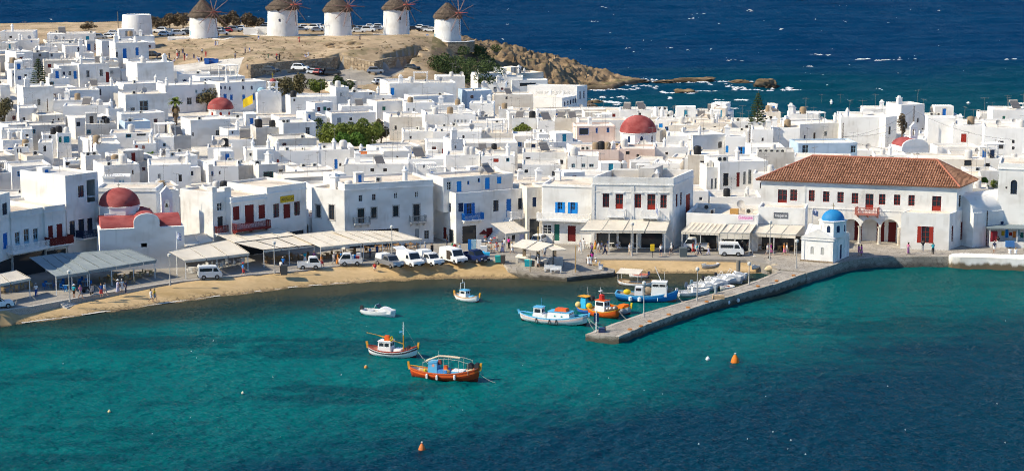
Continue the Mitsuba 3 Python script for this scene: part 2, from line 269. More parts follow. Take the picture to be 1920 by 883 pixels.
plat = [P(u, v, z) for u, v, z in [(938, 489, 1.5), (952, 502, 1.2), (1000, 514, .75), (1063, 520, .62), (1150, 511, .62), (1153, 505, .7), (1100, 494, 1.3), (1098, 485, 1.5)]]
pm = MB(); n_ = len(plat); cen = np.mean(plat, 0)
for a, b in zip(plat, plat[1:] + plat[:1]):
    pm.raw([a + [0, 0, .02], b + [0, 0, .02], cen + [0, 0, .02]], [[0, 1, 2]]); pm.quad(a + [0, 0, .02], b + [0, 0, .02], b * [1, 1, 0] - [0, 0, 1], a * [1, 1, 0] - [0, 0, 1])
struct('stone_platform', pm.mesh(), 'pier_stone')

# ------------------------------------------------------------------ water
WV = [(nr.uniform(.9, 2.6), nr.normal(-.35, .55), nr.uniform(0, 6.3)) for _ in range(22)] + [(nr.uniform(2.6, 5), nr.normal(-.3, .45), nr.uniform(0, 6.3)) for _ in range(7)]
WF = [(nr.uniform(3, 9), nr.normal(-1.2, .5), nr.uniform(0, 6.3)) for _ in range(16)] + [(nr.uniform(9, 30), nr.normal(-1.2, .3), nr.uniform(0, 6.3)) for _ in range(9)]
def swell(x, y, comps, steep):
    z = 0
    for L, th, ph in comps:
        k = 2 * math.pi / L; z = z + steep * L * np.sin(k * (x * math.cos(th) + y * math.sin(th)) + ph)
    return z
def gust(x, y): return .45 + 1.1 * meshkit.fbm(np.stack([x * .018, y * .03, 0 * x], -1), 3, 5)
def fade(v, a, b, w): return np.clip((v - a) / w, 0, 1) * np.clip((b - v) / w, 0, 1)
hx, hy = np.meshgrid(np.arange(-112, 112.1, .38), np.arange(145, 302, .36))
calm = np.clip(.35 + shapely.distance(shapely.points(hx, hy), beach_part) / 45, .35, 1.0)
hz = (swell(hx, hy, WV, .0046) * gust(hx, hy) * calm + .05 * (meshkit.fbm(np.stack([hx * 1.5, hy * 1.5, 0 * hx], -1), 2) - .5)) * fade(hx, -112, 112, 8) * fade(hy, 145, 302, 8)
def waterbump(p): return noise(p.x * 2.6, p.y * 2.2) * .6 + noise(p.x * 5.5 + 3, p.y * 5) * .3
def band(a, b, x): return smoothstep(a, b, x)
def seabed(p):
    x, y = p.x, p.y
    w1 = (fbm(x * .035, y * .035, 1) - .5) * 40; w2 = (fbm(x * .12, y * .16, 4) - .5) * 14
    c = mix((.0002, .084, .092), (.0002, .134, .134), fbm(x * .03, y * .05, 8))
    # deep water to the front and right, over weed meadows with ragged edges
    f3 = (fbm(x * .45, y * .6, 6, 3) - .5) * 9
    deep = smoothstep(-9, 17, x * .65 - y + 194 + w1 * .28 + w2 * .9 + f3)
    c = mix(c, (.0002, .022, .050), deep * .92)
    east = smoothstep(34, 66, x + w1 * .4 + f3) * (1 - smoothstep(0, 30, y - 228 + w1 * .3 + w2))
    c = mix(c, (.0002, .032, .054), east * .6)
    # weed patches on the sand bed
    weed = smoothstep(.50, .70, fbm(x * .04 + 3.7, y * .12 + 1.2, 2) * .72 + fbm(x * .22, y * .5, 9, 3) * .28) * (1 - deep)
    weed = dr.maximum(weed, smoothstep(1.25, .45, dr.sqrt(dr.square((x + 24) / 12) + dr.square((y - 218) / 4.2)) + (fbm(x * .3, y * .55, 13, 3) - .5) * 1.5) * .9)
    c = mix(c, (.0002, .030, .046), weed * .62)
    c = c * (.86 + .28 * fbm(x * .35 + y * .1, y * 1.3, 21, 3))
    shore = smoothstep(0, 26, 262 - y + (x < -10) * (x + 10) * .43 + w2 * .5)
    shore = dr.maximum(shore, smoothstep(30, 44, x)); c = mix(c, (.002, .085, .085), smoothstep(40, 50, x) * smoothstep(236, 262, y) * .7)
    c = mix(mix((.045, .05, .035), (.012, .036, .036), smoothstep(0, .2, shore)), c, smoothstep(.18, .95, shore))
    return c
def water(key, fn, w, rough, bump, scale, eps):
    t = mikit.proc(fn); scene[key] = dict(type='twosided', bsdf=dict(type='bumpmap', arbitrary=mikit.proc(bump, eps), scale=scale, bsdf=dict(type='blendbsdf', weight=w, bsdf_0=dict(type='diffuse', reflectance=t), bsdf_1=dict(type='principled', base_color=t, roughness=rough, specular=.25))))
water('harbour_water_look', lambda p, n, uv: seabed(p), .31, .08, lambda p, n, uv: waterbump(p), .2, .05)
struct('harbour_water', gridmesh(hx, hy, hz, np.ones((hx.shape[0] - 1, hx.shape[1] - 1), bool)), 'harbour_water_look', True, uv=np.stack([hx, hy], -1).reshape(-1, 2))
ys = [425.0]
while ys[-1] < 1500: ys.append(ys[-1] + 1.0 * (ys[-1] / 430) ** 1.3)
ox, oy = np.meshgrid(np.arange(-330, 331, 1.3), np.array(ys))
oz = swell(ox, oy, WF, .0062) * gust(ox * .5, oy * .5) * np.clip((oy - 430) / 120, .5, 1) * fade(ox, -330, 330, 20) * fade(oy, 425, 1500, 25)
def opensea(p):
    n1 = fbm(p.x * .012, p.y * .02, 1); n2 = fbm(p.x * .08, p.y * .1, 5)
    near = 1 - smoothstep(455, 640, p.y + (n1 - .5) * 160 - (p.x > 0) * p.x * .25)
    c = mix((.0002, .019, .070), (.0003, .038, .104), n1 * .6 + n2 * .5)
    return mix(c, (.0005, .052, .070), near * .9)
water('open_sea_look', lambda p, n, uv: opensea(p), .13, .16, lambda p, n, uv: noise(p.x * 1.1, p.y * 1.1) + noise(p.x * 2.7, p.y * 2.7) * .4, .16, .1)
struct('sea', gridmesh(ox, oy, oz, np.ones((ox.shape[0] - 1, ox.shape[1] - 1), bool)), 'open_sea_look', True, uv=np.stack([ox, oy], -1).reshape(-1, 2))
bx_ = np.array([-30000, -329, 329, 30000.]); by_ = np.array([-8000, 146, 301, 426, 1498, 45000.])
BX, BY = np.meshgrid(bx_, by_); keep = np.ones((5, 3), bool); keep[3, 1] = False
struct('outer_sea', gridmesh(BX, BY, BX * 0 - .35, keep), 'open_sea_look', False, uv=np.stack([BX, BY], -1).reshape(-1, 2))
# ------------------------------------------------------------------ houses
COL = dict(b=col(.006, .125, .43), t=col(.012, .21, .33), n=col(.010, .028, .075), r=col(.13, .012, .012), R=col(.30, .028, .018), g=col(.25, .27, .28), w=col(.72, .71, .68), k=col(.055, .042, .034), y=col(.27, .43, .52), G=col(.015, .12, .09), s=col(.42, .42, .40), B=col(.01, .22, .62), o=col(.62, .20, .05))
WORD = dict(b='blue', t='turquoise', n='dark blue', r='dark red', R='red', g='grey', w='white', k='dark', y='pale blue', G='green', s='grey', B='bright blue', o='orange')
def facemap(face, w, d):
    if face == 'f': return lambda s, t, o: (s, -o, t)
    if face == 'r': return lambda s, t, o: (w + o, s, t)
    if face == 'l': return lambda s, t, o: (-o, s, t)
    return lambda s, t, o: (s, d + o, t)
def wall_face(mb, F, W, H, holes, dep=.16, t0=0.0):
    ss = sorted({0.0, W} | {round(x, 3) for o in holes for x in (o[0] - o[2] / 2, o[0] + o[2] / 2) if 0 < x < W})
    ts = sorted({t0, H} | {round(x, 3) for o in holes for x in (o[1], o[1] + o[3]) if t0 < x < H})
    for a, b in zip(ss[:-1], ss[1:]):
        run = None
        for c, e in zip(ts[:-1], ts[1:]):
            m, q = (a + b) / 2, (c + e) / 2
            hole = any(abs(m - o[0]) < o[2] / 2 and o[1] < q < o[1] + o[3] for o in holes)
            if not hole: run = (run[0], e) if run else (c, e)
            if (hole or e == ts[-1]) and run:
                mb.quad(F(a, run[0], 0), F(b, run[0], 0), F(b, run[1], 0), F(a, run[1], 0)); run = None
    for o in holes:
        x0, x1, y0, y1 = o[0] - o[2] / 2, o[0] + o[2] / 2, o[1], o[1] + o[3]; D = -(o[6] if len(o) > 6 and o[6] else dep)
        mb.quad(F(x0, y0, 0), F(x1, y0, 0), F(x1, y0, D), F(x0, y0, D)); mb.quad(F(x0, y0, 0), F(x0, y1, 0), F(x0, y1, D), F(x0, y0, D)); mb.quad(F(x1, y0, 0), F(x1, y1, 0), F(x1, y1, D), F(x1, y0, D))
        if 'arch' in o[4]:
            r = o[2] / 2; n = 12; cy = y1 - r
            arc = [(o[0] - r * math.cos(math.pi * i / n), cy + r * math.sin(math.pi * i / n)) for i in range(n + 1)]
            for (ax, ay), (bx, by) in zip(arc[:-1], arc[1:]):
                mb.quad(F(ax, ay, 0), F(bx, by, 0), F(bx, y1, 0), F(ax, y1, 0)); mb.quad(F(ax, ay, 0), F(bx, by, 0), F(bx, by, D), F(ax, ay, D))
        else: mb.quad(F(x0, y1, 0), F(x1, y1, 0), F(x1, y1, D), F(x0, y1, D))
def fbox(mb, F, s0, s1, t0, t1, o0, o1):
    v = [F(s, t, o) for s, t, o in ((s0, t0, o0), (s1, t0, o0), (s1, t1, o0), (s0, t1, o0), (s0, t0, o1), (s1, t0, o1), (s1, t1, o1), (s0, t1, o1))]
    mb.raw(v, [[0, 1, 2, 3], [4, 5, 6, 7], [0, 1, 5, 4], [1, 2, 6, 5], [2, 3, 7, 6], [3, 0, 4, 7]])
def fit_opening(key, M, F, o, fine):
    s, t, w, h, kind, c = o[:6]; x0, x1, y0, y1 = s - w / 2, s + w / 2, t, t + h; D = .16
    m = col_of(c)
    if 'void' in kind: return
    if 'surr' in kind:
        mb = MB(); b = .16
        fbox(mb, F, x0 - b, x1 + b, y1 + .003, y1 + b, -.01, .07); fbox(mb, F, x0 - b, x0 - .003, y0, y1, -.01, .06); fbox(mb, F, x1 + .003, x1 + b, y0, y1, -.01, .06); fbox(mb, F, x0 - b - .05, x1 + b + .05, y0 - b, y0 - .003, -.01, .1)
        part(key, 'window_surround', mb, 'grey_wall', M=M)
    if 'door' in kind:
        mb = MB(); fbox(mb, F, x0, x1, y0, y1, -D, -D + .05); fbox(mb, F, x0 + w * .14, x1 - w * .14, y0 + h * .5, y1 - h * .1, -D + .05, -D + .075); fbox(mb, F, x0 + w * .14, x1 - w * .14, y0 + h * .08, y0 + h * .42, -D + .05, -D + .075)
        part(key, 'door', mb, m, M=M); return
    if 'shut' in kind:
        mb = MB()
        for a, b in ((x0 + .02, s - .012), (s + .012, x1 - .02)):
            fbox(mb, F, a, b, y0 + .02, y1 - .02, -.09, -.05)
            n = max(3, int(h / (.16 if fine else .3)))
            for i in range(n): q = y0 + .1 + (h - .2) * i / n; fbox(mb, F, a + .06, b - .06, q, q + (h - .2) / n * .6, -.05, -.03)
        part(key, 'shutter', mb, m, M=M); return
    mb = MB(); b = .07 if fine else .09
    for q in ((x0, x1, y0, y0 + b), (x0, x1, y1 - b, y1), (x0, x0 + b, y0 + b, y1 - b), (x1 - b, x1, y0 + b, y1 - b)): fbox(mb, F, *q, -D, -D + .07)
    if 'dark' not in kind:
        fbox(mb, F, s - .035, s + .035, y0 + b, y1 - b, -D, -D + .06)
        rows = (3 if h > 1.2 else 2) if fine else 2
        for i in range(1, rows): q = y0 + b + (h - 2 * b) * i / rows; fbox(mb, F, x0 + b, s - .036, q - .025, q + .025, -D, -D + .055); fbox(mb, F, s + .036, x1 - b, q - .025, q + .025, -D, -D + .055)
        if 'french' in kind: fbox(mb, F, x0 + b, x1 - b, y0 + b, y0 + h * .3, -D, -D + .05)
    wk = part(key, 'window', mb, m, M=M)
    pm = MB(); pm.quad(F(x0, y0, -D + .012), F(x1, y0, -D + .012), F(x1, y1, -D + .012), F(x0, y1, -D + .012)); part(wk, 'pane', pm, 'glass', M=M)
    if 'open' in kind:
        for a, q in ((x0 - w * .5, x0 - .01), (x1 + .01, x1 + w * .5)):
            mb = MB(); fbox(mb, F, a, q, y0, y1, .02, .06)
            for i in range(6): tt = y0 + .08 + (h - .16) * i / 6; fbox(mb, F, a + .06, q - .06, tt, tt + (h - .16) / 6 * .6, .06, .085)
            part(key, 'shutter', mb, m, M=M)
def col_of(c): return COL.get(c, c)
def house(name, label, A, B, depth, z0, z1, openings=None, wall='white_wall', roof='roof_plaster', par=.35, skew=None, group=None, cat='house', fine=False, cornice=0, noroof=False, label_fn=None):
    A, B = np.asarray(A[:2], float), np.asarray(B[:2], float); w = np.linalg.norm(B - A); M = frame([A[0], A[1], z0], xd=(B - A) / w)
    if skew is not None: M[:2, 1] = np.asarray(skew) / np.linalg.norm(skew)
    h = z1 - z0; key = thing(name, label, cat, group) if label is not None else name
    H = {'f': [], 'l': [], 'r': []}; Mi = np.linalg.inv(M)
    for o in openings or []:
        face, kind, c = o[0], o[1], o[2]
        if len(o) == 7 and o[3] == 'm': pass
        u, v, wp, hp = o[3:7]
        if isinstance(u, str):                      # given in metres: ('f','win','b','m', s, t, w, h)
            s, t, ww, hh = o[4:8]
        else:
            d = Mi[:3, :3] @ ray(u, v); c0 = (Mi @ [0, 0, CAMZ, 1])[:3]
            ax, at = {'f': (1, 0.0), 'l': (0, 0.0), 'r': (0, w)}[face]
            q = c0 + d * ((at - c0[ax]) / d[ax]); s = q[0] if face == 'f' else q[1]; px = ppm((M @ [*q, 1])[1], z0 + q[2])
            e = {'f': M[:3, 0], 'l': M[:3, 1], 'r': M[:3, 1]}[face]
            p0 = (M @ [*q, 1])[:3]; uu = [proj(*(p0 + e * k))[0] for k in (0, .5)]; ww = wp / max(abs(uu[1] - uu[0]) * 2, px * .12); hh = hp / px; t = q[2] - hh / 2
            ww = min(ww, depth * .8 if face != 'f' else w * .95)
        W = w if face == 'f' else depth
        s = min(max(s, ww / 2 + .1), W - ww / 2 - .1); t = max(t, .02); hh = min(hh, h - t - .12)
        if hh > .2 and ww > .15: H[face].append((s, t, ww, hh, kind, c))
    mb = MB()
    for face, W in (('f', w), ('l', depth), ('r', depth), ('b', w)): wall_face(mb, facemap(face, w, depth), W, h, H.get(face, []))
    e = .22
    if not noroof:
        for q in ((0, w, 0, e), (0, w, depth - e, depth), (0, e, e, depth - e), (w - e, w, e, depth - e)): mb.quad((q[0], q[2], h), (q[1], q[2], h), (q[1], q[3], h), (q[0], q[3], h))
        for a, b in (((e, e), (w - e, e)), ((w - e, e), (w - e, depth - e)), ((w - e, depth - e), (e, depth - e)), ((e, depth - e), (e, e))): mb.quad((*a, h), (*b, h), (*b, h - par), (*a, h - par))
    part(key, 'wall', mb, wall, M=M)
    if not noroof:
        rb = MB(); rb.quad((e, e, h - par), (w - e, e, h - par), (w - e, depth - e, h - par), (e, depth - e, h - par)); part(key, 'roof', rb, roof, M=M)
    if cornice:
        cb = MB()
        fbox(cb, facemap('f', w, depth), -.12, w + .12, h - cornice, h - cornice + .16, .003, .14); fbox(cb, facemap('r', w, depth), 0, depth, h - cornice, h - cornice + .16, .003, .12); fbox(cb, facemap('l', w, depth), 0, depth, h - cornice, h - cornice + .16, .003, .12)
        part(key, 'cornice', cb, wall, M=M)
    for face in 'flr':
        for o in H[face]: fit_opening(key, M, facemap(face, w, depth), o, fine)
    return key, M, w, depth, h
def balcony(key, M, s0, s1, t, out, mat, slab_mat='bright_wall', rail=.95, bar=.18, ends=True, posts=False, step=.022):
    sb = MB(); F = facemap('f', 0, 0); fbox(sb, F, s0, s1, t - .18, t, .003, out)
    for k in range(3):
        s = s0 + .2 + (s1 - s0 - .4) * k / 2; sb.raw([(s - .06, -.003, t - .18), (s + .06, -.003, t - .18), (s + .06, -out * .8, t - .18), (s - .06, -out * .8, t - .18), (s - .06, -.003, t - .7), (s + .06, -.003, t - .7)], [[0, 1, 2, 3], [3, 2, 5, 4], [0, 3, 4, 4], [1, 2, 5, 5]])
    part(key, 'balcony', sb, slab_mat, M=M)
    rb = MB()
    fbox(rb, F, s0, s1, t + rail - .08, t + rail, out - .09, out - .01); fbox(rb, F, s0, s1, t + .06, t + .12, out - .08, out - .02)
    n = int((s1 - s0) / bar)
    for i in range(n + 1): s = s0 + .03 + (s1 - s0 - .06) * i / n; fbox(rb, F, s - step, s + step, t, t + rail - .08, out - .07, out - .03)
    for s in (s0 + .04, s1 - .04):
        fbox(rb, F, s - .04, s + .04, t + rail - .08, t + rail, .01, out - .09)
        for i in range(int(out / bar)): o = .05 + i * bar; fbox(rb, F, s - step, s + step, t, t + rail - .08, o, o + .04)
    return part(key, 'balcony_rail', rb, mat, M=M)
# roof fittings: shared meshes, placed by matrix
PROTO = {}
def proto(name, *pieces): PROTO[name] = [(n, mikit.ply(mb.mesh(), mat, smooth=sm)) for n, mb, mat, sm in pieces]
m = MB().box(-.45, .45, -.16, .16, 0, .7); f = MB().tube((-.1, -.165, .36), (-.1, -.185, .36), .26, .26, 12)
proto('air_conditioner', ('', m, col(.62, .60, .54), False), ('fan', f, col(.05, .05, .05), False))
m = MB().box(-.45, .45, -.45, .45, 0, 1.5, .04).box(-.55, .55, -.55, .55, 1.5, 1.62).box(-.3, .3, -.3, .3, 1.62, 2.0, .08)
proto('chimney', ('', m, 'bright_wall', False))
m = MB().lathe([(.0, 0), (.32, 0), (.3, 1.2), (.42, 1.25), (.4, 1.38), (.22, 1.5), (.2, 1.75), (0, 1.95)], 10)
proto('chimney_round', ('', m, 'bright_wall', 40))
m = MB().tube((0, 0, 0), (0, 0, 3.0), .03, .02, 5).tube((-.7, 0, 2.8), (.7, 0, 2.8), .018, .018, 4)
for k in range(6): m.tube((-.6 + k * .24, -.32 + k * .03, 2.8), (-.6 + k * .24, .32 - k * .03, 2.8), .012, .012, 4)
proto('aerial', ('', m, col(.22, .21, .2), False))
m = MB().box(-.06, .06, -.06, .06, 0, .5); m2 = MB().lathe([(0, 0), (.25, .03), (.45, .14), (.5, .2)], 14); m2.v[-1] = m2.v[-1] @ np.array([[1, 0, 0], [0, .3, -.95], [0, .95, .3]]).T + [0, -.05, .8]
proto('satellite_dish', ('', m2, col(.45, .43, .41), 40), ('bracket', m, col(.3, .3, .3), False))
m = MB().lathe([(0, 0), (.6, 0), (.62, .2), (.62, 1.15), (.45, 1.35), (.15, 1.42), (0, 1.42)], 14)
proto('water_tank', ('', m, col(.018, .018, .02, .5), 40)); proto('water_tank_white', ('', m, col(.6, .58, .55, .5), 40)); proto('water_tank_rust', ('', m, col(.30, .22, .14, .8), 40))
m = MB().raw([(-.8, -.55, .25), (.8, -.55, .25), (.8, .65, 1.3), (-.8, .65, 1.3), (-.8, -.6, .32), (.8, -.6, .32), (.8, .6, 1.37), (-.8, .6, 1.37)], [[0, 1, 2, 3], [4, 5, 6, 7], [0, 1, 5, 4], [1, 2, 6, 5], [2, 3, 7, 6], [3, 0, 4, 7]])
m2 = MB().tube((-.75, .72, 1.42), (.75, .72, 1.42), .23, .23, 12); m3 = MB()
m3.tube((-.8, .8, .1), (.8, .8, .1), .03, .03, 4)
for x in (-.8, .8): m3.tube((x, .8, 0), (x, .8, 1.6), .035, .035, 4).tube((x, -.7, 0), (x, -.7, .3), .035, .035, 4).tube((x, -.75, .1), (x, .85, .1), .03, .03, 4)
proto('solar_heater', ('', m, col(.16, .15, .145, .35, .5), False), ('tank', m2, col(.42, .39, .35, .5), 40), ('stand', m3, col(.3, .29, .27), False))
m = MB()
for x in (-1.4, 1.4):
    for y in (-1.1, 1.1): m.box(x - .06, x + .06, y - .06, y + .06, 0, 2.2)
for y in (-1.1, 1.1): m.box(-1.6, 1.6, y - .05, y + .05, 2.2, 2.32)
for k in range(9): x = -1.5 + k * .375; m.box(x - .04, x + .04, -1.35, 1.35, 2.32, 2.4)
proto('pergola', ('', m, 'bright_wall', False))
m = MB().box(-.9, .9, -.8, .8, 0, 1.9).box(-1, 1, -.9, .9, 1.9, 2.05); proto('roof_hut', ('', m, 'white_wall', False), ('door', MB().box(-.35, .35, -.83, -.803, .02, 1.6), COL['b'], False))
FITNAME = dict(chimney_round='chimney', water_tank_white='water_tank', water_tank_rust='water_tank', roof_hut='roof_room')
def fit(key, name, M, x, y, z, yaw=0.0, s=1.0):
    K = np.eye(4); c, q = math.cos(yaw) * s, math.sin(yaw) * s; K[:3, :3] = [[c, -q, 0], [q, c, 0], [0, 0, s]]; K[:3, 3] = (M @ [x, y, z, 1])[:3]
    R = np.eye(4); R[:3, :3] = M[:3, :3]; Z = np.eye(4); Z[:3, 3] = K[:3, 3]; Z[:3, :3] = (frame([0, 0, 0], xd=M[:2, 0]) @ np.block([[K[:3, :3], np.zeros((3, 1))], [np.zeros((1, 3)), 1]]))[:3, :3]
    base = None
    for n, d in PROTO[name]:
        k = key + '__' + FITNAME.get(name, name) if not n else base + '__' + n
        k = again(k, d, Z); base = base or k
    return base
def PT(u, v, z): return P(u, v, z)[:2]
# ------------------------------------------------------------------ the front row along the harbour
NUMW = 'first second third fourth fifth sixth seventh eighth ninth tenth eleventh twelfth thirteenth fourteenth fifteenth sixteenth seventeenth eighteenth nineteenth twentieth twenty-first twenty-second twenty-third twenty-fourth twenty-fifth twenty-sixth'.split()
FRONTS = []
def front(name, label, tl, tr, z1, depth, ops, z0=1.3, **k):
    A, B = PT(*tl, z1), PT(*tr, z1); r = house(name, label, A, B, depth, z0, z1, ops, fine=True, cat=k.pop('cat', 'building'), **k)
    M, w = r[1], r[2]; FRONTS.append(Polygon([(M @ [a, b, 0, 1])[:2] for a, b in ((0, 0), (w, 0), (w, depth), (0, depth))])); return r
# far left, the quay goes on towards the viewer outside the picture
for i, (x, y, w_, z1) in enumerate(((-86, 237, 9, 13.0), (-93, 228, 9, 12.0), (-83, 223, 10, 15.0))):
    a_ = .87; A = np.array([x, y]); FRONTS.append(Polygon([A, A + [w_ * math.cos(a_), w_ * math.sin(a_)], A + [w_ * math.cos(a_) - 9, w_ * math.sin(a_) + 7], A + [-9, 7]]))
    house('harbour_house', ['white three storey harbour house just outside the left edge', 'second white harbour house outside the left edge', 'tall white harbour house nearest the viewer outside the left edge'][i], A, A + w_ * np.array([math.cos(a_), math.sin(a_)]), 9, 1.3, z1, [('f', 'win', 'b', 'm', 2, 5, 1, 1.6), ('f', 'win', 'b', 'm', 6, 5, 1, 1.6), ('f', 'dark', 'k', 'm', 4.5, .3, 6, 2.6)], cat='building', fine=True)
front('harbour_house', 'bluish white house with two blue shuttered openings at the left edge of the harbour', (-70, 386), (18, 360), 13.2, 9, [('f', 'win', 'n', 9, 392, 9, 22), ('f', 'shut', 'b', 10, 452, 8, 30), ('f', 'dark', 'k', -5, 512, 60, 38)])
k, M, w, d, h = front('harbour_house', 'low white house with three pale blue doors above a white balustrade', (20, 398), (83, 388), 10.5, 10, [('f', 'french', 'y', 33, 450, 9, 30), ('f', 'french', 'y', 50, 446, 10, 34), ('f', 'french', 'y', 67, 443, 9, 30), ('f', 'dark', 'k', 50, 500, 60, 44)], cornice=.9)
balcony(k, M, -1.2, w + .5, 3.9, 1.6, 'bright_wall', rail=1.0, bar=.22, step=.05)
k, M, w, d, h = front('harbour_house', 'low white house with dark red door and shutter behind a red fence', (83, 388), (122, 383), 10.56, 10, [('f', 'shut', 'r', 95, 437, 9, 28), ('f', 'door', 'r', 112, 436, 11, 33), ('f', 'dark', 'k', 103, 490, 36, 42)], cornice=.9)
balcony(k, M, -.2, w + .2, 4.0, 1.5, COL['r'], rail=1.1, bar=.12, step=.045)
k, M, w, d, h = front('tall_block', 'tall white block with blank sunlit left wall and open roof loggia', (122, 330), (183, 322), 14.4, 10, [('f', 'win', 'n', 152, 359, 11, 22), ('f', 'win', 'n', 136, 429, 10, 30), ('f', 'win', 'n', 153, 430, 11, 38), ('f', 'win', 'n', 169, 424, 10, 30), ('f', 'void', 'k', 171, 358, 16, 42, )], roof='grey_wall')
balcony(k, M, w * .25, w * 1.15, 4.3, 1.7, COL['n'], rail=1.05, bar=.13, step=.035)
lb = MB(); lb.box(w * .71, w * .92, .1, 2.5, h - 3.5, h - 3.4); lb.box(w * .71, w * .92, 2.5, 2.6, h - 3.4, h - .6); part(k, 'loggia', lb, 'white_wall', M=M)
fit(k, 'aerial', M, 3, 5, h - .3); fit(k, 'roof_hut', M, 2.2, 7.5, h - 1.2, 0, .8)
for i in range(3): fit(k, 'air_conditioner', M @ frame([0, 0, 0]), -1.2 - .0, 4.6 + i * 1.0, h - 5.4, 1.57, 1.2)

# red domed church on the left
A, B = PT(186, 431, 7.3), PT(345, 424, 7.3); Mc = frame([*A, 1.3], xd=(B - A) / np.linalg.norm(B - A)); wc = np.linalg.norm(B - A); hc = 6.0
FRONTS.append(Polygon([(Mc @ [a, b, 0, 1])[:2] for a, b in ((0, 0), (wc, 0), (wc, 8), (0, 8))]))
ch = thing('domed_church', 'white harbour church with dark red dome on octagonal drum and red vaults', 'church')
mb = MB(); wall_face(mb, facemap('f', wc, 8), wc, hc, [(wc * .52, 3.3, .8, .55, 'dark', 'k')]); 
for fc, W in (('l', 8), ('r', 8), ('b', wc)): wall_face(mb, facemap(fc, wc, 8), W, hc, [])
mb.quad((0, 0, hc), (wc, 0, hc), (wc, 8, hc), (0, 8, hc))
cxx = wc * .56
arch = [(cxx - 1.75, hc - .01)] + [(cxx - 1.75 * math.cos(math.pi * i / 14), hc + .9 + 1.1 * math.sin(math.pi * i / 14)) for i in range(15)] + [(cxx + 1.75, hc - .01)]
mb.sect(arch, -.02, .35, 1); part(ch, 'wall', mb, 'white_wall', M=Mc)
va = MB(); va.sect([(cxx - 1.6, hc)] + [(cxx - 1.6 * math.cos(math.pi * i / 14), hc + .8 + 1.0 * math.sin(math.pi * i / 14)) for i in range(15)] + [(cxx + 1.6, hc)], .36, 7.6, 1)
va.sect([(.6 + 3.4 - 3.3 * math.cos(math.pi * i / 16), hc - .05 + 1.35 * math.sin(math.pi * i / 16)) for i in range(17)], .3, wc - .3, 0); part(ch, 'vault', va, 'red_plaster', M=Mc)
dx, dy = (np.linalg.inv(Mc) @ [*PT(224, 384, 9.7), 9.7, 1])[:2]
part(ch, 'drum_base', MB().box(dx - 2.3, dx + 2.3, dy - 2.6, dy + 2.3, hc, hc + 1.55), 'white_wall', M=Mc)
g = MB().lathe([(2.9, hc - .5), (2.9, 8.3), (3.05, 8.32), (3.05, 8.46), (2.8, 8.48)], 8, (dx, dy), .2, .2 + 2 * math.pi); dk = part(ch, 'drum', g, 'white_wall', M=Mc)
for a in (-2.2, -1.0, -1.6, .3):
    q = MB(); c_, s_ = math.cos(a), math.sin(a); q.tube((dx + c_ * 2.7, dy + s_ * 2.7, 7.0), (dx + c_ * 2.76, dy + s_ * 2.76, 7.0), .3, .3, 8); part(dk, 'window', q, 'glass', M=Mc)
part(ch, 'dome', MB().lathe([(2.85 * math.cos(t), 8.46 + 2.35 * math.sin(t)) for t in np.linspace(0, math.pi / 2 - .02, 10)], 32, (dx, dy)), 'red_plaster', True, M=Mc)
part(ch, 'cross', MB().box(dx - .03, dx + .03, dy - .03, dy + .03, 10.7, 11.5).box(dx - .2, dx + .2, dy - .03, dy + .03, 11.15, 11.22), COL['k'], M=Mc)
# white bell gable right of the church
bA, bB = PT(303, 397, 8.4), PT(324, 396, 8.4); bt = thing('bell_gable', 'small white bell gable with arched opening right of the red domed church', 'bell tower'); Mb = frame([*bA, 6.0], xd=(bB - bA) / np.linalg.norm(bB - bA)); wb = np.linalg.norm(bB - bA)
mb = MB(); wall_face(mb, facemap('f', wb, .8), wb, 5.0, [(wb / 2, 1.5, wb * .5, 2.6, 'arch void', 'k', .8)])
for fc, W in (('l', .8), ('r', .8)): wall_face(mb, facemap(fc, wb, .8), W, 5.0, [])
mb.sect([(-.1, 5.0), (wb + .1, 5.0), (wb / 2, 6.0)], -.05, .85, 1); part(bt, 'wall', mb, 'bright_wall', M=Mb)
part(bt, 'bell', MB().lathe([(0, 3.5), (.12, 3.45), (.18, 3.1), (.26, 3.0)], 10, (wb / 2, .4)), col(.2, .14, .06, .4, .5, .8), 40, M=Mb)
part(bt, 'cross', MB().box(wb / 2 - .04, wb / 2 + .04, .36, .44, 6, 7).box(wb / 2 - .25, wb / 2 + .25, .36, .44, 6.55, 6.64), COL['w'], M=Mb)
front('low_house', 'long white house with grey cornice and red door behind the red harbour dome', (178, 353), (292, 353), 10.6, 6, [('f', 'door', 'R', 264, 398, 12, 22), ('f', 'shut', 'R', 278, 396, 8, 12)], z0=2, cornice=.5, cat='house')

# building with the yellow sign
k, M, w, d, h = front('corner_tower', 'narrow white corner tower with stepped top left of the red wooden balcony', (398, 362), (433, 357), 11, 7, [('f', 'win', 'w', 412, 388, 10, 15), ('f', 'win', 'k', 413, 417, 10, 22), ('f', 'dark', 'k', 415, 470, 26, 28)])
balcony(k, M, .2, w - .1, 3.9, .7, COL['r'], rail=1.0, bar=.14, step=.03); part(k, 'crenel', MB().box(.02, .9, .02, 1.2, h, h + .8).box(w - 1.2, w - .02, .02, 1.2, h, h + .5), 'white_wall', M=M)
k, M, w, d, h = front('balcony_house', 'white house with three dark red doors opening on a red wooden balcony', (433, 371), (500, 363), 10.2, 8, [('f', 'shut', 'r', 443, 400, 12, 26), ('f', 'door', 'r', 468, 402, 17, 36), ('f', 'shut', 'r', 491, 397, 12, 26), ('f', 'dark', 'k', 466, 462, 60, 34)], cornice=.8)
balcony(k, M, .1, w - .2, 4.2, 1.2, COL['r'], COL['r'], rail=1.0, bar=.17, step=.03)
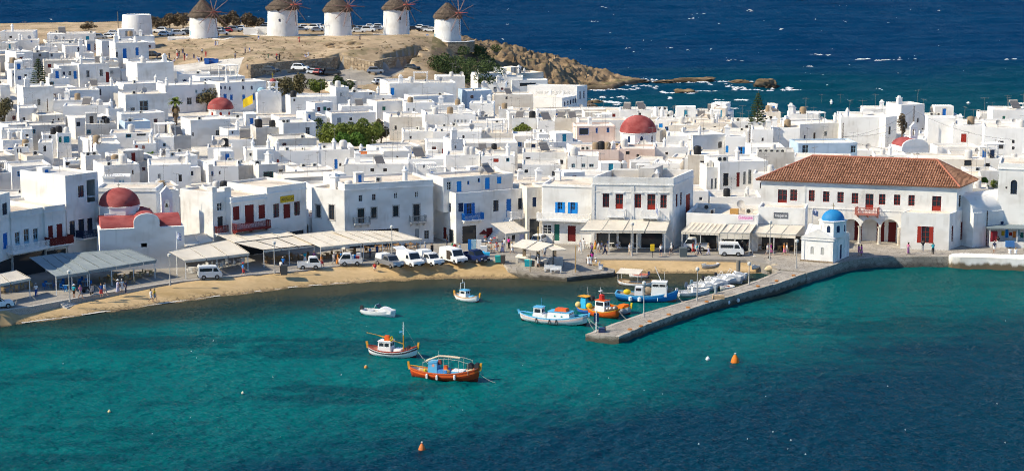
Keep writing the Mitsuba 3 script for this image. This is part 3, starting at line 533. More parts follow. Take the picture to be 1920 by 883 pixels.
k, M, w, d, h = front('signed_building', 'white flat topped building with a yellow sign over three dark doors', (500, 352), (574, 342), 11, 9, [('f', 'win', 'r', 518, 395, 11, 26), ('f', 'door', 'r', 538, 396, 13, 27), ('f', 'win', 'r', 557, 391, 11, 26), ('f', 'dark', 'k', 537, 456, 66, 34)], cornice=1.0)
F = facemap('f', w, d); Mi = np.linalg.inv(M); c0 = (Mi @ [0, 0, CAMZ, 1])[:3]
def onf(Mi, u, v):
    c0 = (Mi @ [0, 0, CAMZ, 1])[:3]; q = Mi[:3, :3] @ ray(u, v); p = c0 - q * (c0[1] / q[1]); return p[0], p[2]
def sign(label, M, u, v, wm, hm, text, board, ink, th=None, lines=None, dep=.08, cat='sign'):
    s, t = onf(np.linalg.inv(M), u, v); F = facemap('f', 0, 0); key = thing('sign', label, cat)
    fbm_ = MB(); fbox(fbm_, F, s - wm / 2, s + wm / 2, t - hm / 2, t + hm / 2, .01, .01 + dep); part(key, 'board', fbm_, board, M=M)
    rows = lines or [text]; th = th or hm * .45 / len(rows)
    for i, tx in enumerate(rows):
        tm = meshkit.text_mesh(tx, th, .012, True); v_ = np.array(tm.vertices); v_[:, 0] -= v_[:, 0].max() / 2; sc = min(1, wm * .9 / (v_[:, 0].max() * 2)); v_[:, 0] *= sc
        vv = np.stack([s + v_[:, 0], -(.01 + dep) - .002 - v_[:, 2], t + v_[:, 1] - th / 2 + (len(rows) / 2 - .5 - i) * hm / len(rows) * .8], -1)
        part(key, 'lettering', MB().raw(vv, tm.faces), ink, M=M)
    return key
YEL = col(.55, .38, .02)
sign('yellow board with dark lettering on the white facade above the doors', M, 538, 373, 2.6, .95, 'APOLLON', YEL, col(.06, .045, .02))
# arcaded terrace in front of it
tA, tB = PT(540, 413, 5.6), PT(612, 401, 5.6)
k, M, w, d, h = front('terrace_arcade', 'white arcaded terrace with red railings between square piers', (540, 414), (614, 402), 5.6, 3.2, [('f', 'arch void', 'k', 'm', 1.25, .2, 1.5, 3.3), ('f', 'arch void', 'k', 'm', 3.4, .2, 1.5, 3.3), ('f', 'arch void', 'k', 'm', 5.55, .2, 1.5, 3.3)], par=.03, roof='bright_wall')
rb = MB(); pb = MB()
for i in range(5):
    s = .15 + (w - .3) * i / 4; pb.box(s - .18, s + .18, .02, .38, h, h + 1.25)
    if i < 4:
        e = s + (w - .3) / 4
        for z in (.15, .5, .85): rb.box(s + .18, e - .18, .15, .22, h + z, h + z + .07)
        for j in range(9): x = s + .25 + (e - s - .5) * j / 8; rb.box(x - .02, x + .02, .16, .21, h + .1, h + .9)
part(k, 'pier', pb, 'bright_wall', M=M); part(k, 'railing', rb, COL['R'], M=M)

# the grey two storey facade with balconies, and its sunlit wing
k, M, w, d, h = front('merchant_house', 'broad grey white facade with stone window surrounds and two small balconies', (646, 346), (812, 337), 11, 9, [('f', 'win', 'g', 676, 372, 7, 12), ('f', 'win', 'g', 701, 370, 7, 12), ('f', 'win', 'w', 742, 367, 7, 11), ('f', 'win', 'w', 781, 365, 7, 11), ('f', 'win surr', 'k', 677, 405, 12, 28), ('f', 'win surr', 'k', 701, 399, 10, 20), ('f', 'win surr', 'k', 742, 396, 10, 20), ('f', 'win surr', 'k', 781, 399, 12, 32), ('f', 'door', 'g', 782, 440, 8, 22), ('f', 'win', 'g', 800, 440, 9, 16), ('f', 'dark', 'k', 700, 452, 96, 34)], wall='grey_wall' if False else 'white_wall', cornice=1.0)
for u in (677, 782): s, t = onf(np.linalg.inv(M), u, 418 if u < 700 else 415); balcony(k, M, s - 1.25, s + 1.25, t, .9, COL['g'], 'grey_wall', rail=.95, bar=.2, step=.02)
fit(k, 'chimney_round', M, w * .72, 1.6, h - .3, 0, 1.25); fit(k, 'roof_hut', M, w * .25, 4, h - .3, 0, .7); fit(k, 'air_conditioner', M, w * .45, 3, h - .3)
MERCH = (k, M, w, h)
k, M, w, d, h = front('sunlit_wing', 'sunlit white wing with small pediments left of the grey merchant facade', (584, 351), (645.5, 357), 10.2, 6, [('f', 'win surr', 'k', 597, 396, 9, 24), ('f', 'win surr', 'k', 622, 398, 10, 28)], z0=1.3, cat='house')
fit(k, 'chimney', M, 2.4, 2.5, h - .4, 0, 1.2); fit(k, 'water_tank_white', M, 4.6, 3, h - .4)
# white house with blue shutters and its set back upper storey
k, M, w, d, h = front('shop_house', 'white corner house with blue balcony, blue door and outside stair above a shop', (855, 363), (993, 352), 9.1, 9, [('f', 'shut', 'n', 864, 389, 9, 17), ('f', 'open', 'b', 880, 393, 10, 24), ('f', 'win', 'n', 930, 386, 10, 21), ('f', 'door', 'b', 954, 390, 9, 34), ('f', 'win', 'n', 976, 382, 9, 21), ('f', 'dark', 'k', 880, 440, 26, 34), ('f', 'dark', 'k', 950, 445, 34, 24), ('f', 'door', 'r', 918, 440, 12, 26), ('l', 'win', 'n', 842, 389, 7, 17), ('l', 'win', 'k', 827, 383, 4, 9), ('l', 'dark', 'k', 846, 443, 9, 26), ('l', 'shut', 'r', 834, 437, 6, 22)])
s, t = onf(np.linalg.inv(M), 883, 411); balcony(k, M, s - 1.6, s + 1.7, t, 1.0, COL['b'], 'bright_wall', rail=1.0, bar=.15, step=.035)
s0, t0 = onf(np.linalg.inv(M), 955, 407); balcony(k, M, s0 - .4, w + .3, t0, 1.5, 'bright_wall', rail=1.0, bar=.2, step=.045)
st = MB()
for i in range(14): st.box(s0 - .4 - (i + 1) * .3, s0 - .4 - i * .3, -1.5, -.003, 0, t0 - .2 - i * (t0 / 14.5))
part(k, 'staircase', st, 'bright_wall', M=M)
SHOP = (k, M, w, h)
sign('white notice board with three dark lines on the stair balustrade', M @ frame([0, -1.52, 0]), 984, 404, 1.1, .8, '', COL['w'], COL['n'], .14, ['ROOMS', 'TO LET', 'STUDIOS'] if False else ['- - - -', '- - - -', '- - - -'])
k2, M2, w2, d2, h2 = front('upper_house', 'set back upper storey with bright blue doors above the blue balcony house', (831, 334), (962, 325), 11.2, 6, [('f', 'win', 'w', 842, 349, 8, 16), ('f', 'door', 'B', 861, 350, 9, 20), ('f', 'dark', 'B', 878, 343, 4, 7), ('f', 'dark', 'B', 898, 338, 4, 8), ('f', 'door', 'B', 914, 344, 9, 22), ('f', 'shut', 'B', 936, 338, 8, 13)], z0=6, cat='house')
fit(k2, 'satellite_dish', M2, 7, 1.5, h2 - .3, 2.5); fit(k2, 'solar_heater', M2, 9, 3, h2 - .3, .4); fit(k2, 'aerial', M2, 4, 4, h2 - .3)
# alley house
front('alley_house', 'cream house with dark balcony in the narrow alley beside the blue shuttered house', (988, 352), (1016, 351), 9.6, 5, [('f', 'door', 'n', 1002, 379, 7, 18), ('f', 'dark', 'k', 1002, 430, 18, 40)], wall='cream_wall', cat='house')
# blue shuttered house
k, M, w, d, h = front('shuttered_house', 'white house with open bright blue shutters over a white balustrade', (1017, 345), (1110, 348), 10.4, 9, [('f', 'open french', 'B', 1050, 389, 9, 20), ('f', 'open french', 'B', 1074, 390, 9, 21), ('f', 'door', 'G', 1044, 436, 10, 31), ('f', 'door', 'r', 1072, 438, 15, 30), ('f', 'win', 'w', 1022, 430, 16, 17)], cornice=.35)
s, t = onf(np.linalg.inv(M), 1060, 411); balcony(k, M, -.6, w - .1, t, 1.3, 'bright_wall', rail=1.0, bar=.2, step=.05)
sign('white framed shop board under the right end of the white balustrade', M, 1079, 417, 1.55, .5, '- - -', col(.55, .54, .5), col(.2, .19, .18), .1)
fit(k, 'aerial', M, 2, 4, h - .3); fit(k, 'chimney', M, 1, 6.5, h - .3, 0, .9)
k, M, w, d, h = front('neoclassical_house', 'neoclassical white house with five dark red windows and two white balconies', (1111, 332), (1263, 334), 12, 10, [('f', 'win', 'r', 1136, 376, 12, 26), ('f', 'french', 'R', 1161, 378, 14, 28), ('f', 'win', 'R', 1196, 377, 12, 26), ('f', 'french', 'R', 1221, 379, 15, 29), ('f', 'win', 'R', 1244, 378, 12, 25), ('f', 'door', 'b', 1114, 392, 4, 24), ('f', 'dark', 'k', 1137, 450, 38, 28), ('f', 'dark', 'k', 1178, 450, 36, 28), ('f', 'dark', 'k', 1222, 450, 40, 30), ('r', 'win', 'r', 1269, 376, 3.5, 24), ('r', 'win', 'r', 1277, 373, 3.5, 24), ('r', 'shut', 'R', 1290, 382, 8, 36)], skew=(3.8, 9.3), cornice=1.15, par=1.0)
cb = MB(); F = facemap('f', w, d)
for a in (.15, w * .5, w - .3): fbox(cb, F, a - .22, a + .22, .2, h - 1.3, .003, .12)
fbox(cb, F, 0, w, h - 2.2, h - 2.1, .003, .09); part(k, 'pilaster', cb, 'white_wall', M=M)
hm = MB()
for u in (1136, 1161, 1196, 1221, 1244): s, t = onf(np.linalg.inv(M), u, 362); fbox(hm, F, s - .75, s + .75, t, t + .13, .003, .18)
part(k, 'window_hood', hm, 'bright_wall', M=M)
for u, v in ((1158, 404), (1221, 406)): s, t = onf(np.linalg.inv(M), u, v); balcony(k, M, s - 1.25, s + 1.25, t, 1.0, 'bright_wall', rail=.95, bar=.2, step=.05)
part(k, 'roof_step', MB().box(w * .42, w * .62, d * .55, d - .3, h - 1, h + .7).box(w * .05, w * .42, d * .75, d - .3, h - 1, h + .1), 'grey_wall', M=M); fit(k, 'chimney_round', M, w * .68, d * .45, h - 1, 0, .9); fit(k, 'satellite_dish', M, w * .72, d * .2, h - 1)
sign('white board with two blue lines between the dark red windows', M, 1181, 376, 1.2, .72, '', COL['w'], col(.15, .3, .5), .12, ['- - - - -', '- - - - -'])
NEO = (M, w, h)
# low restaurant range
k, M, w, d, h = front('restaurant', 'low white restaurant range with a pink sign and cluttered flat roof', (1287, 399), (1421, 404), 6.8, 10, [('f', 'dark', 'k', 1318, 452, 50, 28), ('f', 'dark', 'k', 1380, 456, 52, 28)], par=.6)
for x, y, n, r in ((8.6, 5, 'air_conditioner', .3), (2.0, 7.5, 'air_conditioner', 0), (7, 8, 'satellite_dish', 0), (3.3, 3, 'air_conditioner', 1)): fit(k, n, M, x, y, h - .6, r, 1.2)
ct = MB().box(6.0, 7.2, 3, 4, h - .6, h + .3); part(k, 'crate_frame', ct, col(.45, .25, .08), M=M)
sign('pink and white restaurant sign with slanted pink lettering', M, 1398, 408, 2.3, .85, 'Gelaste', col(.72, .62, .68), col(.62, .08, .35), .42)
k, M, w, d, h = front('restaurant', 'higher white restaurant wall with a dark grey sign beside the red tiled hall', (1421.5, 388), (1510, 391), 7.8, 5, [('f', 'dark', 'k', 1465, 460, 74, 30)])
sign('dark grey restaurant sign with pale script on the white wall', M, 1464, 404, 2.05, .85, 'Vegera', col(.10, .11, .13), col(.6, .6, .62), .38)

# town hall: red tiled hip roof, arcade
A, B = PT(1427, 337, 10.5), PT(1795, 351, 10.5)
th_ops = [('f', 'french', 'R', 1467, 371, 17, 31), ('f', 'win', 'R', 1488, 366, 13, 21), ('f', 'win', 'R', 1522, 367, 11, 21), ('f', 'win', 'R', 1549, 369, 12, 20), ('f', 'win', 'R', 1576, 370, 12, 20), ('f', 'win', 'R', 1603, 372, 12, 20), ('f', 'french', 'R', 1630, 379, 15, 31), ('f', 'win', 'R', 1654, 374, 12, 20), ('f', 'win', 'R', 1682, 375, 12, 20), ('f', 'win', 'R', 1709, 376, 12, 20), ('f', 'french', 'R', 1756, 382, 17, 28), ('r', 'win', 'k', 1800, 377, 4, 22), ('r', 'win', 'k', 1811, 372, 4, 22),
          ('f', 'arch void', 'k', 1557, 434, 34, 44), ('f', 'arch void', 'k', 1595, 435, 34, 47), ('f', 'arch void', 'k', 1631, 436, 34, 49), ('f', 'arch void', 'k', 1668, 438, 34, 50)]
TH = house('town_hall', 'long two storey white town hall with red tiled hip roof and arcade', A, B, 8.2, 1.3, 10.5, th_ops, skew=(3.6, 6.4), cat='building', fine=True, noroof=True)
k, M, w, d, h = TH; Mi = np.linalg.inv(M); F = facemap('f', w, d); FRONTS.append(Polygon([(M @ [a, b, 0, 1])[:2] for a, b in ((0, 0), (w, 0), (w, d), (0, d))]))
av = MB(); s0, s1 = onf(Mi, 1535, 440)[0], onf(Mi, 1690, 440)[0]
av.quad((s0, 2.6, 0), (s1, 2.6, 0), (s1, 2.6, 4.4), (s0, 2.6, 4.4)); av.quad((s0, .1, 4.4), (s1, .1, 4.4), (s1, 2.6, 4.4), (s0, 2.6, 4.4)); av.quad((s0, .1, 0), (s0, 2.6, 0), (s0, 2.6, 4.4), (s0, .1, 4.4)); av.quad((s1, .1, 0), (s1, 2.6, 0), (s1, 2.6, 4.4), (s1, .1, 4.4)); part(k, 'arcade_wall', av, 'white_wall', M=M)
ledge = MB(); fbox(ledge, F, s0 - 2, w, 5.15, 5.28, .003, .12); fbox(ledge, F, 0, w, h - .28, h - .05, .003, .15); s_ = onf(Mi, 1508, 400)[0]; fbox(ledge, F, s_ - .15, s_ + .15, .3, h - .3, .003, .1); part(k, 'string_course', ledge, 'white_wall', M=M)
F2 = lambda s, t, o: (s, 2.6 - o, t)
for i, (u, c) in enumerate(((1592, 'r'), (1634, 'r'), (1656, 'r'), (1676, 'w'))):
    s = onf(Mi, u, 440)[0] + .5; q = MB(); fbox(q, F2, s - .55, s + .55, .05 if c == 'r' else 1.3, 3.2 if c == 'r' else 2.6, .01, .08); part(k, 'arcade_door' if c == 'r' else 'notice_board', q, COL[c], M=M)
for u in (1577, 1612, 1649, 1686):
    s = onf(Mi, u, 440)[0]; part(k, 'column', MB().lathe([(.24, 0), (.24, .25), (.17, .3), (.155, 2.55), (.22, 2.65), (.25, 2.85)], 12, (s, -.28)), 'cream_wall', 40, M=M)
s, t = onf(Mi, 1628, 400); balcony(k, M, s - 1.65, s + 1.65, t, 1.1, col(.42, .16, .13), col(.42, .16, .13), rail=1.0, bar=.2, step=.03)
# hip roof
ov = .55; e0 = [(-ov, -ov), (w + ov, -ov), (w + ov, d + ov), (-ov, d + ov)]; rz = 13.85 - 1.3
r0 = (Mi @ [*PT(1527, 292, 13.85), 13.85, 1])[0]; r1 = (Mi @ [*PT(1757, 301, 13.85), 13.85, 1])[0]; ry = d / 2
E = [np.array([*p, h + .02]) for p in e0]; R0, R1 = np.array([r0, ry, rz]), np.array([r1, ry, rz])
rb = MB(); rb.quad(E[0], E[1], R1, R0); rb.quad(E[2], E[3], R0, R1); rb.raw([E[1], E[2], R1], [[0, 1, 2]]); rb.raw([E[3], E[0], R0], [[0, 1, 2]]); rb.quad(E[0] - [0, 0, .1], E[1] - [0, 0, .1], E[2] - [0, 0, .1], E[3] - [0, 0, .1])
for a, b in zip(E, E[1:] + E[:1]): rb.quad(a, b, b - [0, 0, .1], a - [0, 0, .1])
rk = part(k, 'roof', rb, col(.22, .09, .05, .9), M=M)
tl = MB()
def tiles(P0, P1, Q0, Q1, step=.36):
    """rows of half round cover tiles, stepped course by course, from the eave P0-P1 to the ridge Q0-Q1"""
    L = np.linalg.norm(P1 - P0); ex = (P1 - P0) / L; n_ = np.cross(ex, (Q0 + Q1) / 2 - (P0 + P1) / 2); n_ /= np.linalg.norm(n_); n_ *= np.sign(n_[2]); up = np.cross(n_, ex); up *= np.sign(up[2])
    aQ0, aQ1, H = (Q0 - P0) @ ex, (Q1 - P0) @ ex, (Q0 - P0) @ up
    for i in range(int(L / step)):
        x = (i + .5) * step; top = min(1, x / max(aQ0, 1e-3) if x < aQ0 else 1, (L - x) / max(L - aQ1, 1e-3) if x > aQ1 else 1) * H
        y = 0.0
        while y < top - .15:
            y2 = min(y + .62, top + .05); rr = .115 + rng.uniform(-.008, .008); ring = []
            for yy, r, lift in ((y, rr * 1.12, .05), (y2, rr * .92, .01)):
                for a in np.linspace(0, math.pi, 5): ring.append(P0 + ex * (x + r * math.cos(a)) + up * yy + n_ * (lift + r * math.sin(a)))
            tl.raw(ring + [P0 + ex * x + up * y], [[j, j + 1, j + 6, j + 5] for j in range(4)] + [[0, 1, 10, 10], [1, 2, 10, 10], [2, 3, 10, 10], [3, 4, 10, 10]]); y += .56
tiles(E[0], E[1], R0, R1); tiles(E[1], E[2], R1, R1); tiles(E[3], E[0], R0, R0)
part(rk, 'tile', tl, 'roof_tile', M=M, stuff=True)
rg = MB()
for a, b in ((R0, R1), (R1, E[1]), (R1, E[2]), (R0, E[0]), (R0, E[3])):
    n_ = int(np.linalg.norm(b - a) / .5)
    for i in range(n_): rg.tube(a + (b - a) * i / n_ + [0, 0, .1], a + (b - a) * (i + 1.1) / n_ + [0, 0, .1], .15, .13, 7)
part(rk, 'ridge_tile', rg, col(.45, .17, .11, .85), 40, M=M, stuff=True)
# the lower block at its right end
kA, kB = PT(1690, 399, 6.9), PT(1781, 399, 6.9)
ab = front('hall_annex', 'lower white end block of the town hall with open red shutters', (1690, 398), (1781, 401), 6.9, 8, [('f', 'open', 'R', 1735, 440, 15, 31), ('r', 'win', 'r', 1786, 438, 3.5, 30), ('r', 'shut', 'r', 1805, 432, 8, 34), ('r', 'door', 'r', 1822, 430, 4, 32)], z0=1.3, skew=(4.4, 6.6), par=.1)
# barrel vaulted house and the right hand edge
A, B = PT(1826, 400, 6.6), PT(1908, 391, 6.6); wv = np.linalg.norm(B - A); Mv = frame([*A, 1.3], xd=(B - A) / wv); vk = thing('vaulted_house', 'white barrel vaulted house in shade right of the town hall', 'house')
mb = MB().box(0, wv, 0, 7, 0, 5.3); mb.sect([(.15 + 3.4 - 3.35 * math.cos(math.pi * i / 16), 5.25 + 2.5 * math.sin(math.pi * i / 16)) for i in range(17)], 0, wv, 0); part(vk, 'wall', mb, 'white_wall', 30, M=Mv)
part(vk, 'door', MB().box(wv * .62, wv * .62 + .6, -.05, -.003, 1.4, 3.6), COL['n'], M=Mv); part(vk, 'drainpipe', MB().tube((wv * .3, -.1, 0), (wv * .3, -.1, 5.5), .06, .06, 6), COL['k'], M=Mv)
k, M, w, d, h = front('classical_house', 'white classical house with arched window at the right edge above the vault', (1873, 306), (1990, 310), 13.6, 8, [('f', 'arch win', 'n', 1901, 351, 12, 27), ('f', 'dark', 'k', 1887, 352, 3, 4)], cornice=.9, z0=2)
# kiosk
A, B = PT(1856, 425, 4.6), PT(1960, 427, 4.6); wk = np.linalg.norm(B - A); Mk = frame([*A, 1.5], xd=(B - A) / wk); kk = thing('kiosk', 'grey roofed newspaper kiosk with red drinks fridge beside the white seawall', 'kiosk')
part(kk, 'counter', MB().box(0, wk, 0, .25, 0, .85).box(0, wk, 2.6, 2.7, 0, 2.8), 'white_wall', M=Mk); part(kk, 'roof', MB().box(-.4, wk + .4, -.6, 3, 2.85, 3.0), col(.16, .2, .22), M=Mk)
for x in (.05, wk * .5, wk - .05): part(kk, 'post', MB().box(x - .06, x + .06, .02, .14, .85, 2.85), COL['w'], M=Mk)
part(kk, 'fridge', MB().box(.3, 1.2, .4, 1.1, .0, 2.3), col(.25, .02, .03), M=Mk); part(kk, 'magazine_rack', MB().box(2.3, 3.6, -.5, -.1, .2, 1.1), col(.05, .16, .4), M=Mk)
for i in range(7): part(kk, 'poster', MB().box(1.5 + i * .55, 1.95 + i * .55, 2.52, 2.59, 1.1 + (i % 2) * .3, 1.9 + (i % 3) * .2), [COL['w'], YEL, COL['B'], COL['R'], COL['o'], COL['y'], COL['G']][i], M=Mk)
# white seawall
sw = MB(); o_ = [PT(u, v, 1.72) for u, v in ((1779, 479), (1786, 481), (1800, 482), (1850, 483), (1925, 486), (2100, 494))]; i_ = [PT(u, v, 1.72) for u, v in ((2100, 486), (1925, 478), (1850, 475.5), (1800, 474.5), (1786, 475.5))]
sw.poly([tuple(x) for x in o_ + i_], -.8, 1.72)
for i in range(26):
    p = P(1785 + i * 7.5, 495 + rng.uniform(-1, 2), .3); m = trimesh.creation.icosphere(1); sw_ = m.vertices * (1 + .5 * (meshkit.noise(m.vertices * 2 + i)[:, None] - .5)) * rng.uniform(.35, .7) * np.array([1.3, 1, .8]); solid('shore_rock', f'dark weedy rock at the foot of the white seawall, {NUMW[i]} from its left end', 'rock', MB().raw(sw_ + p, m.faces), 'rock', 40)
solid('seawall', 'thick whitewashed seawall curving along the water at the right edge', 'wall', sw, 'sea_lime')

# blue domed chapel by the pier
A, B = PT(1503.5, 444, 4.95), PT(1563, 448, 4.95); wc = np.linalg.norm(B - A); Mh = frame([*A, 1.5], xd=(B - A) / wc); C4 = PT(1600, 432, 4.95); Mh[:2, 1] = (C4 - B) / np.linalg.norm(C4 - B); dc = 6.6; hc = 3.45
cp = thing('chapel', 'small white chapel with bright blue dome at the foot of the stone pier', 'chapel'); FRONTS.append(Polygon([(Mh @ [a, b, 0, 1])[:2] for a, b in ((0, 0), (wc, 0), (wc, dc), (0, dc))]))
mb = MB(); hol = [(wc * .34, 1.05, .5, 1.1, 'arch', 'w'), (wc * .66, 1.05, .5, 1.1, 'arch', 'w')]; wall_face(mb, facemap('f', wc, dc), wc, hc, hol, .1)
wall_face(mb, facemap('r', wc, dc), dc, hc, [(dc * .5, .05, .85, 2.1, 'door', 'n')]); wall_face(mb, facemap('l', wc, dc), dc, hc, []); wall_face(mb, facemap('b', wc, dc), wc, hc, [])
Fh = facemap('f', wc, dc); Fr = facemap('r', wc, dc)
for a in (.0, wc - .42): fbox(mb, Fh, a, a + .42, -.2, hc - .5, .003, .12)
for a in (.05, 1.7, dc - 2.1, dc - .45): fbox(mb, Fr, a, a + .4, -.2, hc - .5, .003, .1)
mb.sect([(-.18, hc), (wc + .18, hc), (wc / 2, hc + 1.25)], -.15, .35, 1); mb.sect([(1.4, hc), (dc - 1.4, hc), (dc / 2, hc + 1.45)], wc - .35, wc + .15, 0); mb.sect([(1.4, hc), (dc - 1.4, hc), (dc / 2, hc + 1.45)], -.15, .35, 0)
mb.sect([(.2, hc), (wc - .2, hc), (wc / 2, hc + 1.1)], .35, dc, 1); mb.sect([(1.6, hc), (dc - 1.6, hc), (dc / 2, hc + 1.3)], .3, wc - .3, 0)
part(cp, 'wall', mb, 'bright_wall', M=Mh)
cn = MB(); fbox(cn, Fh, -.1, wc + .1, hc - .35, hc - .2, .12, .2); fbox(cn, Fr, 0, dc, hc - .35, hc - .2, .1, .18); part(cp, 'cornice', cn, 'bright_wall', M=Mh)
for o in hol: q = MB(); q.quad(Fh(o[0] - .25, o[1], -.09), Fh(o[0] + .25, o[1], -.09), Fh(o[0] + .25, o[1] + 1.1, -.09), Fh(o[0] - .25, o[1] + 1.1, -.09)); part(cp, 'window', q, COL['s'], M=Mh)
part(cp, 'door', MB().box(wc - .12, wc - .1, dc * .5 - .42, dc * .5 + .42, .05, 2.15), COL['n'], M=Mh)
dx, dy = (np.linalg.inv(Mh) @ [*PT(1552, 412, 7.6), 7.6, 1])[:2]; dy = min(max(dy, 2.4), 3.6)
g = MB().lathe([(1.85, hc), (1.85, hc + 2.2), (2.0, hc + 2.22), (2.0, hc + 2.34), (1.6, hc + 2.36)], 8, (dx, dy), .39, .39 + 2 * math.pi); dk = part(cp, 'drum', g, 'bright_wall', M=Mh)
for j in range(8):
    a = .39 + (j + .5) * math.pi / 4; c_, s_ = math.cos(a), math.sin(a); q = MB(); r = 1.85 * math.cos(math.pi / 8); t_ = np.array([-s_, c_, 0]); o = np.array([dx + c_ * (r + .01), dy + s_ * (r + .01), hc])
    pts4 = [o + t_ * x + [0, 0, z] for x, z in ((-.24, .75), (.24, .75), (.24, 1.5), (.12, 1.72), (-.12, 1.72), (-.24, 1.5))]; q.raw(pts4, [[0, 1, 2, 5], [2, 3, 4, 5]]); part(dk, 'window', q, COL['n'] if c_ > -.2 else COL['s'], M=Mh)
part(cp, 'dome', MB().lathe([(1.58 * math.cos(t), hc + 2.34 + 1.46 * math.sin(t)) for t in np.linspace(0, math.pi / 2 - .02, 10)], 32, (dx, dy)), 'blue_plaster', True, M=Mh)
zc = hc + 3.79; part(cp, 'cross', MB().box(dx - .035, dx + .035, dy - .035, dy + .035, zc, zc + .95).box(dx - .25, dx + .25, dy - .03, dy + .03, zc + .55, zc + .63), col(.35, .25, .1, .4, .5, .6), M=Mh)
part(cp, 'plinth', MB().box(-.1, wc + .1, -.25, -.13, -.3, .22), 'stone_wall', M=Mh)

# ------------------------------------------------------------------ awnings
def awning(label, bl, br, fr, fl, mat, posts=4, val=.3, ribs=4, ribmat=None, cat='awning'):
    key = thing('awning', label, cat); p = [P(*q) for q in (bl, br, fr, fl)]; N = 8; mb = MB()
    def at(a, b): return (p[0] * (1 - a) + p[1] * a) * (1 - b) + (p[3] * (1 - a) + p[2] * a) * b
    pan = max(ribs, 1)
    for j in range(pan):
        a0, a1 = j / pan, (j + 1) / pan; rows = []
        for b in np.linspace(0, 1, 5):
            sag = .10 * math.sin(math.pi * b); rows.append([at(a0 + .006, b) - [0, 0, sag * .4], at((a0 + a1) / 2, b) - [0, 0, sag], at(a1 - .006, b) - [0, 0, sag * .4]])
        for r0, r1 in zip(rows[:-1], rows[1:]):
            for i in range(2): mb.quad(r0[i], r0[i + 1], r1[i + 1], r1[i])
        e0, e1 = rows[-1][0], rows[-1][2]; mb.quad(e0, e1, e1 - [0, 0, val], e0 - [0, 0, val])
    part(key, 'canvas', mb, mat)
    fr_ = MB()
    for j in range(pan + 1): fr_.tube(at(j / pan, 0) + [0, 0, .03], at(j / pan, 1) + [0, 0, .03], .03, .03, 5)
    fr_.tube(at(0, 1) + [0, 0, .02], at(1, 1) + [0, 0, .02], .06, .06, 5); fr_.tube(at(0, 0), at(1, 0), .05, .05, 5); part(key, 'frame', fr_, ribmat or mat)
    for j in range(posts):
        q = at(.02 + .96 * j / max(posts - 1, 1), .97); part(key, 'post', MB().box(q[0] - .05, q[0] + .05, q[1] - .05, q[1] + .05, min(1.45, q[2] - 1), q[2] - .02), COL['w'])
    return key
awning('cream awning in shade at the left edge of the harbour front', (-60, 526, 4.6), (30, 507, 4.6), (58, 522, 4.0), (-60, 545, 4.0), 'canvas', 3, .25, 3)
awning('left part of the grey awning below the pale blue doors', (55, 483, 4.9), (118, 474, 4.9), (166, 510, 4.0), (105, 519, 4.0), 'canvas_grey', 3, .3, 3)
awning('wide grey awning in front of the red domed harbour church', (112, 476, 4.9), (242, 467, 4.9), (294, 488, 4.0), (166, 508, 4.0), 'canvas_grey', 4, .35, 5)
awning('small cream awning panel against the church wall', (345, 442, 5.0), (384, 437, 5.0), (402, 452, 4.7), (347, 463, 4.7), 'canvas', 0, .1, 2)
awning('cream awning with a round shadow on it above the parked van', (317, 472, 4.7), (430, 449, 4.7), (468, 475, 4.0), (346, 489, 4.0), 'canvas', 3, .3, 3)
awning('rear cream awning under the red wooden balcony', (408, 441, 5.0), (520, 428, 5.0), (556, 441, 4.6), (440, 455, 4.6), 'canvas', 0, .1, 4)
awning('cream awning with dark edge in front of the yellow signed building', (440, 456, 4.55), (557, 442, 4.55), (592, 459, 4.0), (494, 469, 4.0), 'canvas', 3, .3, 3, COL['k'])
awning('cream awning below the arcaded terrace', (548, 441, 4.7), (622, 433, 4.7), (680, 456, 4.0), (601, 464, 4.0), 'canvas', 3, .3, 3)
awning('long cream awning in front of the grey merchant facade', (622, 434, 4.8), (738, 433, 4.8), (792, 449, 4.0), (681, 456, 4.0), 'canvas', 4, .3, 5)
awning('cream awning over the souvenir stall in front of the blue balcony house', (920, 419, 4.9), (962, 415, 4.9), (993, 434, 4.1), (948, 439, 4.1), 'canvas', 2, .25, 2)
awning('cream panelled awning under the five dark red windows', (1104, 412, 5.85), (1257, 412, 5.8), (1250, 434, 4.8), (1086, 433, 4.85), 'canvas', 4, .3, 4, COL['g'])
awning('white striped awning at the left end of the low restaurant', (1297, 416, 5.45), (1364, 418, 5.45), (1349, 438, 4.5), (1277, 435, 4.5), 'canvas', 3, .3, 8)
awning('cream awning with deep white valance below the pink sign', (1366, 420, 5.45), (1419, 420, 5.5), (1406, 438, 4.65), (1350, 437, 4.65), 'canvas', 3, .85, 4, COL['g'])
awning('cream awning with white valance below the dark grey sign', (1423, 420, 5.4), (1508, 423, 5.3), (1492, 441, 4.45), (1410, 437, 4.5), 'canvas', 3, .5, 3, COL['g'])
# ------------------------------------------------------------------ the town behind: houses placed from the photograph, then the fabric between them
MARKS = [('the white mill stump', 258, 55), ('the red harbour dome', 224, 372), ('the small red dome by the palm', 413, 195), ('the large red dome', 1196, 235), ('the big green tree', 660, 245), ('the ragged palm', 330, 200), ('the tiled town hall', 1640, 320), ('the seaside house with lettering', 1050, 178), ('the tall white block', 110, 360), ('the red vaulted chapel', 1722, 260), ('the right hand conifer', 1420, 195), ('the left hand conifer', 75, 140), ('the pink walled house with tanks', 1150, 292), ('the yellow signed building', 540, 370), ('the grey merchant facade', 730, 380), ('the blue shuttered house', 1063, 390), ('the five red windows', 1190, 370), ('the yellow flag', 468, 188), ('the white bell church', 505, 180), ('the stone retaining wall', 650, 120), ('the dark pole', 1710, 250), ('the blue balcony house', 900, 390)]
NUM = ['first', 'second', 'third', 'fourth', 'fifth', 'sixth', 'seventh', 'eighth', 'ninth', 'tenth', 'eleventh', 'twelfth']
PEND = []      # (key, u, v, description): labels are finished once all houses stand
